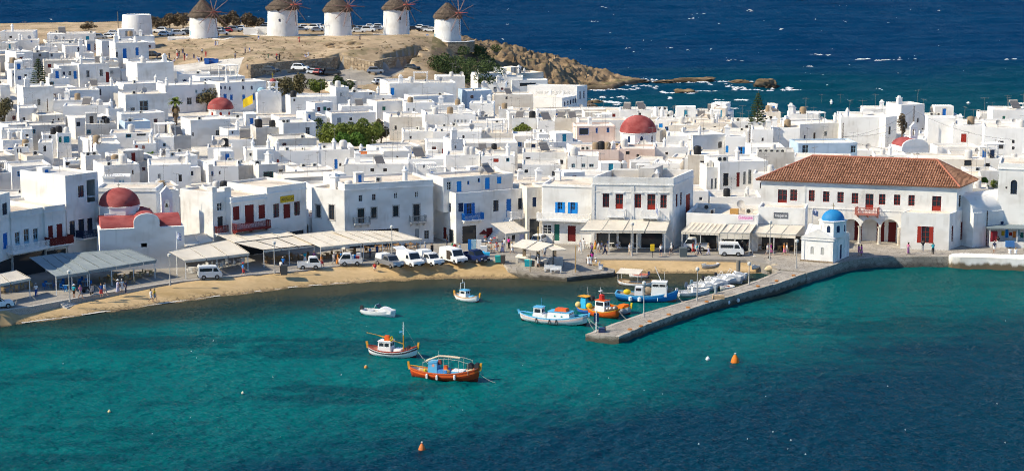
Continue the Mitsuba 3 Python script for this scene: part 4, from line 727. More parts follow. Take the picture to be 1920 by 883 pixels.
HOUSES = []    # (polygon, y, u0, u1, vtop, protected rows)
def solve(u, v, h):
    y = 400.0
    for _ in range(60):
        z = ground((u - 960) / FOC * y, y) + h; p = P(u, v, z); y = y * .6 + min(max(p[1], 262), 640) * .4
    return p
def desc(wall, z, ops, fits, w):
    base = {'cream_wall': 'cream', 'grey_wall': 'grey', 'blue_wall': 'pale blue', 'pink_wall': 'pink'}.get(wall, 'white')
    form = 'narrow' if w < 5 else 'long' if w > 11 else ''
    n = {}
    for o in ops: kk = ('door' if o[1] == 'door' else 'shutter' if 'shut' in o[1] else 'window'); n[(WORD.get(o[2], ''), kk)] = n.get((WORD.get(o[2], ''), kk), 0) + 1
    bits = [(f'{c} {x}s' if m > 1 else f'a {c} {x}') for (c, x), m in n.items()][:2]
    f = {'water_tank': 'a black tank', 'water_tank_white': 'a white tank', 'water_tank_rust': 'a brown tank', 'solar_heater': 'a solar heater', 'chimney': 'a chimney', 'chimney_round': 'a round chimney', 'satellite_dish': 'a dish', 'pergola': 'a roof pergola', 'roof_hut': 'a roof room', 'air_conditioner': 'an air conditioner', 'aerial': 'an aerial'}
    more = [f[q[0]] for q in fits if q[0] in f][:1]
    s = ' '.join(x for x in (form, base, 'house') if x)
    if bits or more: s += ' with ' + ' and '.join((bits + more)[:2])
    return s
def blockers(u0, u1, v): return None
def town(A, yaw, w, depth, z0, z1, ops, wall, roof, par, fits, u, v, name='town_house', fine=False, lab=None):
    d = np.array([math.cos(yaw), math.sin(yaw)]); B = A[:2] + d * w
    r = house(name, 'x', A, B, depth, z0, z1, ops, wall, roof, par, cat='house', fine=fine); key, M, w, dp, h = r
    for f in fits: fit(key, f[0], M, f[1] * w, f[2] * dp, h - par, f[3] if len(f) > 3 else 0, f[4] if len(f) > 4 else 1)
    if lab: labels[key]['label'] = lab
    else: PEND.append((key, u, v, desc(wall, h, ops, fits, w)))
    pg = Polygon([(M @ [a, b, 0, 1])[:2] for a, b in ((0, 0), (w, 0), (w, dp), (0, dp))]); return r, pg
bsdf('blue_wall', mikit.proc(lambda p, n, uv: stain(p, (.34, .44, .55), (.46, .57, .68), (1, 1, 1))), .85, .15)
bsdf('pink_wall', mikit.proc(lambda p, n, uv: stain(p, (.52, .38, .31), (.70, .56, .49), (1, 1, 1))), .9, .15)
WALLS = dict(W='white_wall', B='bright_wall', C='cream_wall', G='grey_wall', L='blue_wall', K='pink_wall'); ROOFS = dict(p='roof_plaster', l='roof_lime', g='grey_wall', t='town_ground')
KIND = dict(d='door', s='shut', w='win', x='dark', o='open', v='win')
FITS = dict(t='water_tank', T='water_tank_white', u='water_tank_rust', s='solar_heater', c='chimney', C='chimney_round', D='satellite_dish', p='pergola', h='roof_hut', a='air_conditioner', A='aerial')
# uL uR vTop height yaw depth wall roof | openings kind colour:u,v,w,h | roof fittings letter:fraction along,fraction back
TABLE = '''
0 62 60 5 .1 9 Bp|xk:20,70,5,4|C:.3,.5 A:.7,.3
88 176 64 4.5 .15 9 Bp|st:164,72,6,7 xk:120,72,4,5|s:.3,.5 A:.1,.4
0 27 81 5 .1 7 Wl|dt:18,89,4,11|A:.5,.5
27 72 76 4.5 .2 7 Bp|wb:59,77,3,5|C:.2,.5
84 150 82 4 .1 8 Wl|xk:100,86,3,4|p:.3,.5 A:.7,.5
122 162 87 5 .35 7 Bp|wn:147,94,3,10|c:.8,.4
216 279 81 6.5 .38 9 Wl|db:234,101,7,19 db:257,97,6,15 wg:206,103,4,10 wk:185,105,4,10|c:.1,.4 A:.6,.5
30 62 98 6 .6 8 Bl||D:.5,.4
62 92 99 5.5 .4 7 Gl|xk:75,104,5,5|a:.4,.4
88 120 100 4.5 .45 6 Wp|wn:97,104,4,6|A:.3,.3
148 205 121 6 .45 8 Wl|wg:165,139,6,13 wg:190,137,6,13 dr:214,147,6,24|C:.2,.5 s:.8,.5
110 146 124 5.5 .4 7 Wl|db:141,141,6,15 wg:131,138,5,8 wn:120,138,4,6|A:.4,.5
257 326 119 7 .5 9 Wl||C:.3,.5 c:.85,.3 A:.6,.6
310 405 161 6.5 .42 9 Wl|wy:368,172,4,6 wy:392,172,4,6 wg:355,190,9,13 wg:371,188,7,13|C:.05,.1 C:.52,.1 D:.3,.5
232 310 158 5 .45 7 Bl|xk:263,172,3,4|C:.8,.1
375 460 146 5 .42 7 Bl|wn:385,152,3,6 wn:394,152,3,5 xk:421,150,4,4 xk:436,151,4,4|p:.7,.4
412 500 156 7 .5 8 Bl|wn:413,165,3,6 wn:422,165,3,6 wn:431,166,3,7 wn:456,165,4,7 wn:472,165,4,7 sb:422,182,6,11 sb:434,183,5,10 sb:457,184,5,12 sb:475,182,5,12|A:.5,.5
0 12 160 6 .5 8 Wl|wg:4,200,4,10|A:.5,.5
43 100 164 7 .42 8 Wl|wg:73,192,6,12 wn:28,205,4,14|c:.2,.3
92 130 148 4.5 .4 6 Bl|xt:95,158,8,9|h:.5,.6
130 187 170 5 .35 7 Bl|sb:134,168,9,6 sb:160,167,5,4|D:.7,.4
173 222 163 5 .45 7 Wl|xn:188,173,4,12|C:.8,.2 s:.2,.5
235 315 178 6.5 .40 8 Wp|wg:249,207,8,10 wy:270,201,16,24|a:.3,.5 D:.5,.3
100 175 189 4.5 .2 7 Wl|wk:111,185,7,5 wt:125,186,8,7|u:.6,.5
35 70 203 5.5 .3 7 Bl|xk:45,227,5,13|A:.8,.2
72 120 217 4.5 .5 7 Cl|xk:100,226,3,4 xk:110,224,3,5|A:.1,.3
118 203 199 5 .15 7 Bl||T:.8,.3 s:.5,.5
203 232 205 4.5 .6 6 Wl||C:.4,.3
234 282 229 5 .45 5 Lp||a:.3,.3
205 284 250 4.5 .15 7 Bp|xt:241,255,10,7 xk:265,253,17,4|T:.5,.6
80 106 253 4.5 .3 5 Bl|xk:94,257,5,5|t:.85,.3
107 133 250 5 .3 5 Bl|st:125,262,11,12 sG:113,262,5,11|t:.2,.5
26 52 276 4.5 .2 6 Bp|xk:33,283,2,8 xk:39,283,2,8|u:.8,.4 a:.9,.2
71 97 268 4.5 .2 6 Wl|xk:84,279,5,11|A:.5,.5
180 226 271 5 .3 7 Wl||A:.3,.4 u:.1,.5
250 292 270 4.2 .2 6 Bl|sR:256,276,5,7 sR:269,276,5,7|C:.8,.4
289 325 258 5 .1 7 Bl|xy:308,272,6,7|p:.5,.5
325 358 256 5 .5 6 Gl||s:.5,.5 A:.2,.2
357 432 226 5.5 .42 8 Wl|wg:408,250,7,11 wk:362,252,3,7|a:.3,.3 A:.7,.4
428 460 245 5 .4 7 Wl|xk:436,249,3,5|C:.7,.3
397 476 263 4.5 .15 8 Bp||s:.8,.4 A:.4,.4
389 436 277 4.5 .15 6 Bp||D:.3,.3 D:.6,.3 t:.7,.5
460 500 282 4.5 .2 6 Bl|xk:470,290,4,6|C:.4,.4
160 190 292 4 .4 5 Wl||a:.3,.3 a:.7,.3
122 148 302 4 .3 5 Bl|xk:115,308,8,6|A:.2,.2
195 262 311 5 .45 8 Wl|wk:249,323,3,8|a:.2,.2 T:.7,.5
50 82 293 4.5 .5 6 Cp|wr:86,305,9,10|a:.8,.5
278 358 310 6.5 .2 9 Bl|ww:299,333,6,15 wk:338,334,6,13|C:.95,.3 D:.8,.2
400 447 312 5.5 .15 8 Bp|xk:412,324,3,6|A:.5,.5
446 482 311 5 .5 7 Gl||a:.4,.5
512 544 168 4.5 .3 6 Bl||A:.3,.3
544 632 183 5 .25 8 Bl|xk:552,188,4,5 xk:600,190,4,4|t:.1,.3 A:.7,.3
630 654 164 6 .35 6 Wl|ww:640,178,5,8|T:.4,.5
655 705 174 4.5 .35 7 Wl|xk:695,176,5,4|a:.3,.3 A:.6,.5
730 856 157 6.5 .18 8 Wl|dB:736,172,6,14|c:.2,.5 T:.35,.5 p:.5,.5 D:.8,.4
818 872 144 5 .1 7 Bl||D:.9,.3 A:.6,.3
876 922 171 5 .35 7 Ll|xr:885,182,6,6|A:.5,.5
705 735 179 4 .2 5 Bl|xk:720,186,3,4|C:.2,.4
760 815 193 5 .15 7 Bl|wg:766,206,3,5 wg:776,206,3,6|u:.2,.3 A:.8,.5
810 872 198 4.6 .1 6 Wl||u:.8,.4 c:.3,.5
640 700 200 4.2 .2 6 Bl||s:.6,.4
880 925 194 4.8 -.05 6 Bl||C:.5,.3 c:.8,.5
531 592 231 6.5 .3 8 Wl|wg:577,246,8,14|a:.1,.3 a:.2,.3
480 532 240 5 .3 7 Gl|xk:505,255,8,6|t:.2,.5 t:.7,.5
730 792 220 5 .05 8 Cl|xk:742,240,4,8 xk:788,242,4,5|A:.4,.4 A:.8,.4
797 892 215 4.8 .05 7 Bl|ww:853,229,4,9 ww:859,229,4,9 ww:866,229,4,9 ww:873,229,4,9|T:.2,.5 c:.7,.5 u:.5,.6
756 812 247 4.6 .1 7 Wl|xk:770,258,4,5|A:.3,.4 C:.8,.3
812 902 247 5 0 7 Bl|wk:869,257,4,6|A:.3,.3 D:.8,.3
880 946 231 5 0 6 Bp|ob:891,244,9,8|a:.8,.4
902 962 250 4.2 0 6 Cp|xk:930,262,8,5|p:.5,.5
512 598 284 4.6 .15 8 Bl|sR:521,304,4,10 sR:543,306,5,8|C:.1,.4 A:.5,.4
597 656 281 4.8 .1 7 Bl|db:630,308,6,19 wk:638,309,4,6|C:.5,.3 T:.8,.5
482 514 281 5.2 .3 6 Wl|wy:508,295,5,12|C:.8,.4
485 521 309 5.5 .4 6 Wl|wG:503,328,18,12|a:.1,.3
645 766 308 5 .05 9 Wl|wk:698,319,7,6 wk:722,319,7,6|s:.55,.1 A:.75,.5 c:.2,.5
765 832 299 5.5 .05 8 Bl|wg:795,312,4,7|s:.3,.5 A:.7,.5
836 900 291 4.8 0 7 Bl|sG:839,290,7,8 wb:862,319,8,6|T:.6,.4 T:.75,.4 A:.2,.4
902 965 293 5 0 7 Bl|sR:930,301,10,7 xt:952,300,6,7|D:.3,.4 C:.8,.4
846 868 262 6.5 .35 5 Bl|xk:854,276,3,6|c:.5,.4
668 720 290 4.6 .15 6 Wl|wk:694,300,4,5|C:.2,.3
720 768 284 4.8 .2 7 Wl|xk:745,296,4,6|A:.6,.4
1162 1252 206 5 -.05 7 Bl|xk:1200,214,4,4|s:.15,.4 s:.45,.4 D:.5,.5 a:.85,.3 a:.95,.3
1082 1154 237 5.5 .1 7 Kl|xb:1095,247,18,13 wb:1119,245,4,10 wb:1140,244,5,9|A:.8,.4
1008 1040 227 4.6 0 6 Bl||s:.5,.5
960 1008 222 4.4 0 6 Wl|xk:980,232,5,4|s:.3,.4 t:.8,.5
1040 1082 222 4.2 0 6 Cl||s:.3,.4 s:.8,.4
1250 1300 255 5.5 -.1 8 Bl||A:.3,.4
1299 1361 254 5.8 .35 7 Wl|xk:1350,272,7,12|A:.5,.4 C:.3,.2
1360 1398 256 5.5 -.1 7 Bl|sB:1363,280,5,13 oB:1389,285,7,19|c:.1,.5
1410 1450 243 6 -.1 8 Bl|xk:1430,262,4,6|c:.8,.4
1300 1372 231 5 -.1 8 Cp|xk:1340,240,5,5|A:.2,.4 C:.6,.4
1372 1440 228 5 -.1 8 Wl|xk:1400,238,5,5|a:.2,.3 C:.7,.3 A:.3,.5
1255 1310 235 4.6 -.1 7 Cl||A:.6,.4
1087 1160 281 5 -.05 7 Kp|xk:1100,292,5,6|u:.4,.4 u:.7,.4 t:.55,.4 a:.1,.2 a:.2,.2
1160 1228 279 5.2 -.05 7 Kl|xk:1177,287,7,6 xk:1196,294,5,9|A:.7,.5
1064 1122 293 5 -.05 7 Bl|wy:1075,311,7,8 wy:1094,313,7,12 wy:1109,313,9,11|T:.2,.4
980 1062 286 5 0 7 Wp|xk:990,300,9,10 xk:1045,304,22,8|s:.5,.5 A:.2,.3
1290 1348 291 7 -.1 8 Cl|wk:1317,309,8,14|A:.1,.3 t:.3,.5
1325 1352 314 6.5 .1 6 Wl|wg:1335,345,4,20 wg:1342,344,4,20|a:.4,.4
1350 1440 304 7.5 .2 9 Wl|wk:1361,337,10,24 sr:1384,337,6,27 wg:1396,334,5,24 wg:1406,332,6,27|a:.1,.3 a:.2,.3 C:.5,.4
1228 1290 276 5 -.05 7 Wl|xk:1250,288,5,5|C:.3,.3
1412 1450 325 6 -.2 6 Bl|wk:1427,348,4,11|A:.5,.4
1440 1500 239 6 -.15 8 Bp|wk:1447,262,6,10|c:.2,.3 u:.6,.5
1498 1574 233 6 .3 8 Wl|wn:1509,258,3,9 wg:1548,251,5,9 dk:1527,257,4,16|C:.98,.2 p:.5,.2
1478 1535 214 5 -.1 7 Bl|xk:1484,224,5,4|c:.1,.4 u:.5,.4 A:.6,.5
1533 1622 201 5.5 -.1 7 Bl|xk:1560,208,4,5|C:.3,.3 A:.1,.4 A:.5,.6
1618 1680 204 5.5 -.1 7 Bl||c:.6,.4 A:.4,.4
1577 1661 219 8 -.12 9 Wl||A:.5,.4 C:.15,.2
1661 1682 220 8 .7 6 Wl|wk:1668,245,4,15 wk:1667,276,4,6|A:.5,.4
1690 1734 197 7.5 .3 7 Wl|wk:1700,235,3,11 wk:1721,226,3,8 xk:1735,245,3,9|c:.1,.3 A:.9,.3
1497 1608 269 5.5 .1 7 Ll|wy:1510,280,12,16 wy:1600,280,10,14|A:.5,.5
1740 1792 221 8 -.1 5 Bg||
1787 1856 234 7 -.2 8 Bl|sR:1807,259,10,16|c:.2,.3 u:.5,.5 A:.8,.5
1846 1935 239 8 -.2 9 Bl|wk:1876,272,11,15 xk:1900,266,5,6 xk:1900,278,5,6|D:.3,.4
1862 1940 206 7 -.1 8 Bl|sG:1882,224,5,12|A:.4,.4 A:.8,.5 s:.6,.5
1810 1832 203 5 -.1 5 Bl||
1838 1872 213 5.5 -.1 6 Wl||A:.3,.4
1717 1845 298 6 -.1 8 Cl|xk:1760,306,12,8 xk:1815,305,14,13|
1640 1700 291 5.5 -.1 6 Wl|xk:1672,298,8,8|C:.5,.3
1420 1490 285 7 -.1 7 Gg||a:.1,.1 a:.25,.1 a:.4,.1 a:.55,.1 a:.7,.1
1000 1010 248 4.4 0 5 Bl||
1222 1262 219 4.2 -.05 6 Bl||C:.5,.4 a:.8,.3
1790 1840 330 5 -.2 7 Cp||
925 1000 178 4.6 .1 7 Cl|xk:950,184,4,5|s:.4,.4 A:.7,.5
935 962 205 4.2 0 6 Wl||u:.4,.4
'''
for ln in TABLE.strip().split('\n'):
    a, b, c = ln.split('|'); q = a.split(); uL, uR, vT, h, yaw, dp = map(float, q[:6]); ops = []
    for t in b.split():
        k_, r_ = t.split(':'); ops.append(('f', KIND[k_[0]], k_[1], *map(float, r_.split(','))))
    fits = []
    for t in c.split():
        n_, r_ = t.split(':'); fx_, fy_ = r_.split(','); fits.append((FITS[n_], float(fx_), float(fy_), 0 if n_ in 'cCA' else rng.choice((0, .2, -.2, .4)), 1.0 + rng.random() * .25))
    for _ in range(rng.choice((0, 1, 1, 2))): fits.append((rng.choice(('aerial', 'air_conditioner', 'satellite_dish', 'aerial', 'water_tank_white', 'chimney')), rng.uniform(.08, .92), rng.uniform(.3, .9), rng.uniform(-1, 1), rng.uniform(.7, 1.1)))
    A = solve(uL, vT, h); w = max((uR - uL) / ppm(A[1], A[2]) / (math.cos(yaw) * (1 - (uL - 960) / FOC * math.tan(yaw))), 2.2)
    z0 = min(ground(A[0], A[1]), ground(A[0] + w, A[1])) - .8
    r, pg = town(A, yaw, w, dp, z0, A[2], ops, WALLS[q[6][0]], ROOFS.get(q[6][1], 'roof_lime'), .3, fits, (uL + uR) / 2, vT)
    low = max([o[4] + o[6] / 2 for o in ops] + [vT + 4])
    HOUSES.append((pg, A[1], uL, uR, vT, low))
# --- landmarks of the middle distance
def domed(label, u, vbase, vtop, rpx, zb, drum_px, wall, win, group=None, box=None, skirt=None):
    c = P(u, vbase, zb); s = ppm(c[1], zb); R = rpx / s; hd = (vbase - vtop) / s; hh = drum_px / s; key = thing('domed_church', label, 'church')
    M = frame([c[0], c[1], zb], yaw=.15)
    part(key, 'dome', MB().lathe([(R * math.cos(t), hd * math.sin(t)) for t in np.linspace(0, math.pi / 2 - .02, 10)], 32), 'red_plaster', True, M=M)
    dk = part(key, 'drum', MB().lathe([(R * .97, -hh - 2), (R * .97, -.18), (R * 1.05, -.16), (R * 1.05, -.01), (R * .9, .0)], 8, (0, 0), .39, .39 + 2 * math.pi), wall, M=M)
    for j in range(8):
        a = .39 + (j + .5) * math.pi / 4; c_, s_ = math.cos(a), math.sin(a); r = R * .97 * math.cos(math.pi / 8) + .01; t_ = np.array([-s_, c_, 0]); o = np.array([c_ * r, s_ * r, -hh])
        q = MB(); q.raw([o + t_ * x + [0, 0, z] for x, z in ((-.3, .4), (.3, .4), (.3, hh * .6), (.15, hh * .75), (-.15, hh * .75), (-.3, hh * .6))], [[0, 1, 2, 5], [2, 3, 4, 5]]); part(dk, 'window', q, win, M=M)
    part(key, 'cross', MB().box(-.04, .04, -.04, .04, hd, hd + 1).box(-.3, .3, -.03, .03, hd + .6, hd + .68), COL['g'], M=M)
    g = ground(c[0], c[1]); part(key, 'wall', MB().box(-R * 1.35, R * 1.35, -R * 1.1, R * 1.6, g - 1 - zb, -hh - .3), wall, M=M)
    HOUSES.append((Polygon([(M @ [a, b, 0, 1])[:2] for a, b in ((-R * 1.4, -R * 1.2), (R * 1.4, -R * 1.2), (R * 1.4, R * 1.6), (-R * 1.4, R * 1.6))]), c[1], u - rpx, u + rpx, vtop, vbase + drum_px)); return key, M, R, hh
domed('white church with small bright red dome beside the ragged palm tree', 413.5, 204, 183, 24.5, 6.2, 17, 'bright_wall', COL['R'])
k, M, R, hh = domed('white church with large faded red dome near the sea behind the town', 1196.5, 247, 216, 34.5, 6.0, 22, 'bright_wall', COL['n'])
part(k, 'vault', MB().sect([(-1.6 * math.cos(math.pi * i / 10) , -hh - .6 + 1.3 * math.sin(math.pi * i / 10)) for i in range(11)], -R - 1.0, -R * .5, 1), 'red_plaster', M=M)
# red vaulted chapel with bell gable on the right
c0 = P(1692, 262, 8.0); Mq = frame([*c0[:2], 2.0], yaw=.25); qk = thing('small_chapel', 'small white chapel with dark red barrel vault and arched bell gable', 'chapel')
s = ppm(c0[1], 8); W_ = 54 / s; mb = MB().box(0, W_, 0, 5, 0, 4.6); mb.sect([(W_ / 2 - W_ / 2 * math.cos(math.pi * i / 12), 4.55 + 1.5 * math.sin(math.pi * i / 12)) for i in range(13)], -.05, .3, 1)
part(qk, 'wall', mb, 'bright_wall', M=Mq); part(qk, 'vault', MB().sect([(W_ / 2 - (W_ / 2 - .15) * math.cos(math.pi * i / 12), 4.5 + 1.4 * math.sin(math.pi * i / 12)) for i in range(13)], .31, 5, 1), 'red_plaster', 30, M=Mq)
mb = MB(); Fb = lambda s_, t, o: (W_ * .5 + s_, 2.2 - o, 5.8 + t)
wall_face(mb, Fb, 1.5, 2.2, [(.75, .5, .7, 1.4, 'arch void', 'k', .5)]); mb.sect([(W_ * .5 - .1, 8.0), (W_ * .5 + 1.6, 8.0), (W_ * .5 + .75, 9.0)], 2.15, 2.75, 1); mb.box(W_ * .5, W_ * .5 + .02, 2.2, 2.7, 5, 8).box(W_ * .5 + 1.48, W_ * .5 + 1.5, 2.2, 2.7, 5, 8); part(qk, 'bell_gable', mb, 'bright_wall', M=Mq)
part(qk, 'door', MB().box(W_ * .68, W_ * .68 + .5, -.04, -.003, .3, 2.4), COL['r'], M=Mq); HOUSES.append((Polygon([(Mq @ [a, b, 0, 1])[:2] for a, b in ((0, 0), (W_, 0), (W_, 5), (0, 5))]), c0[1], 1690, 1748, 222, 292))
# seaside house with lettering on its long left wall
A, B = P(1054, 184, 4.6), P(1080, 179.5, 4.6); yaw = math.atan2(B[1] - A[1], B[0] - A[0])
sb = house('seaside_house', 'long white seaside house with faint lettering above the breaking waves', P(1054, 184, 5.0), P(1081, 179, 5.0), 12.5, -1.5, 5.0, [('f', 'arch win', 'n', 1059, 195, 2.6, 9), ('f', 'arch win', 'n', 1065, 193, 2.6, 9), ('f', 'arch win', 'n', 1070, 191.5, 2.6, 9), ('f', 'arch win', 'n', 1075, 190, 2.6, 9), ('f', 'arch win', 'n', 1079, 189, 2.6, 9)], 'bright_wall', 'roof_lime', .5, skew=(-10.5, 4.8), cat='house')
HOUSES.append((Polygon([(sb[1] @ [a, b, 0, 1])[:2] for a, b in ((0, 0), (sb[2], 0), (sb[2], 12.5), (0, 12.5))]), 495, 979, 1101, 160, 205))
s2 = house('seaside_house', 'taller white seaside wing with two slit windows at the edge of the surf', P(1082, 162, 7.2), P(1101, 160, 7.2), 13, -1.5, 7.2, [('f', 'win', 'n', 1088, 179, 2.6, 15), ('f', 'win', 'n', 1095, 178, 2.6, 15)], 'bright_wall', 'roof_lime', .4, skew=(-12, 3.2), cat='house')
key, M, w, dp, h = s2; c_ = MB()
for (txt, s_, t_, hh_, MM) in (('sea satin market', dp * .5, 6.6, .85, M),):
    tm = meshkit.text_mesh(txt, hh_, .02); v_ = np.array(tm.vertices); v_[:, 0] -= v_[:, 0].mean(); part(key, 'lettering', MB().raw(np.stack([-.012 - v_[:, 2], s_ - v_[:, 0], t_ + v_[:, 1]], -1), tm.faces), COL['s'], M=MM)
for x in (1.6, 5.0): part(sb[0], 'roof_fin', MB().raw([(sb[2] * .5, x, 6.5), (sb[2] * .5 + .3, x, 6.5), (sb[2] * .5, x, 8.0), (sb[2] * .5 + .3, x, 8.0), (sb[2] * .5, x + 1.6, 6.5), (sb[2] * .5 + .3, x + 1.6, 6.5)], [[0, 1, 3, 2], [0, 2, 4, 4], [1, 3, 5, 5], [2, 3, 5, 4]]), 'bright_wall', M=sb[1])
HOUSES.append((Polygon([(M @ [a, b, 0, 1])[:2] for a, b in ((0, 0), (w, 0), (w, dp), (0, dp))]), 500, 979, 1101, 160, 205))
town(P(960, 151, 6.5), .1, 9.5, 5, 0, 6.5, [('f', 'dark', 'k', 990, 159, 30, 6)], 'bright_wall', 'roof_lime', .2, [], 990, 151, 'town_house')
# white church with bell storeys, tiny red dome and pale blue dome
c = P(507, 196, 6.6); Mz = frame([*c[:2], 6.6], yaw=.3); zk = thing('bell_church', 'small ornate white church with tiny red cupola and pale blue dome below the bushes', 'church'); s = ppm(c[1], 7)
mb = MB().box(-3.0, 2.6, 0, 4, -3, 2.6); mb.sect([(-3.0 + 2.0 - 2.0 * math.cos(math.pi * i / 10), 2.55 + .9 * math.sin(math.pi * i / 10)) for i in range(11)], -.05, .3, 1); part(zk, 'wall', mb, 'bright_wall', M=Mz)
t_ = MB()
for z in (2.6, 3.9):
    for x in (0, 1.7):
        for y in (.2, 1.6): t_.box(x - .14, x + .14, y - .14, y + .14, z, z + 1.1)
    t_.box(-.3, 2.0, -.1, 1.9, z + 1.1, z + 1.3)
part(zk, 'belfry', t_, 'bright_wall', M=Mz); part(zk, 'cupola', MB().lathe([(.75 * math.cos(a), 5.2 + .75 * math.sin(a)) for a in np.linspace(0, 1.55, 6)], 12, (.85, .9)), 'red_plaster', True, M=Mz); part(zk, 'cross', MB().box(.8, .9, .85, .95, 5.9, 7.2).box(.5, 1.2, .87, .93, 6.7, 6.8), YEL, M=Mz)
part(zk, 'dome', MB().lathe([(1.0 * math.cos(a), 2.9 + .95 * math.sin(a)) for a in np.linspace(0, 1.55, 6)], 14, (-1.7, 2.0)), COL['y'], True, M=Mz)
HOUSES.append((Polygon([(Mz @ [a, b, 0, 1])[:2] for a, b in ((-3, 0), (2.6, 0), (2.6, 4), (-3, 4))]), c[1], 484, 528, 155, 197))
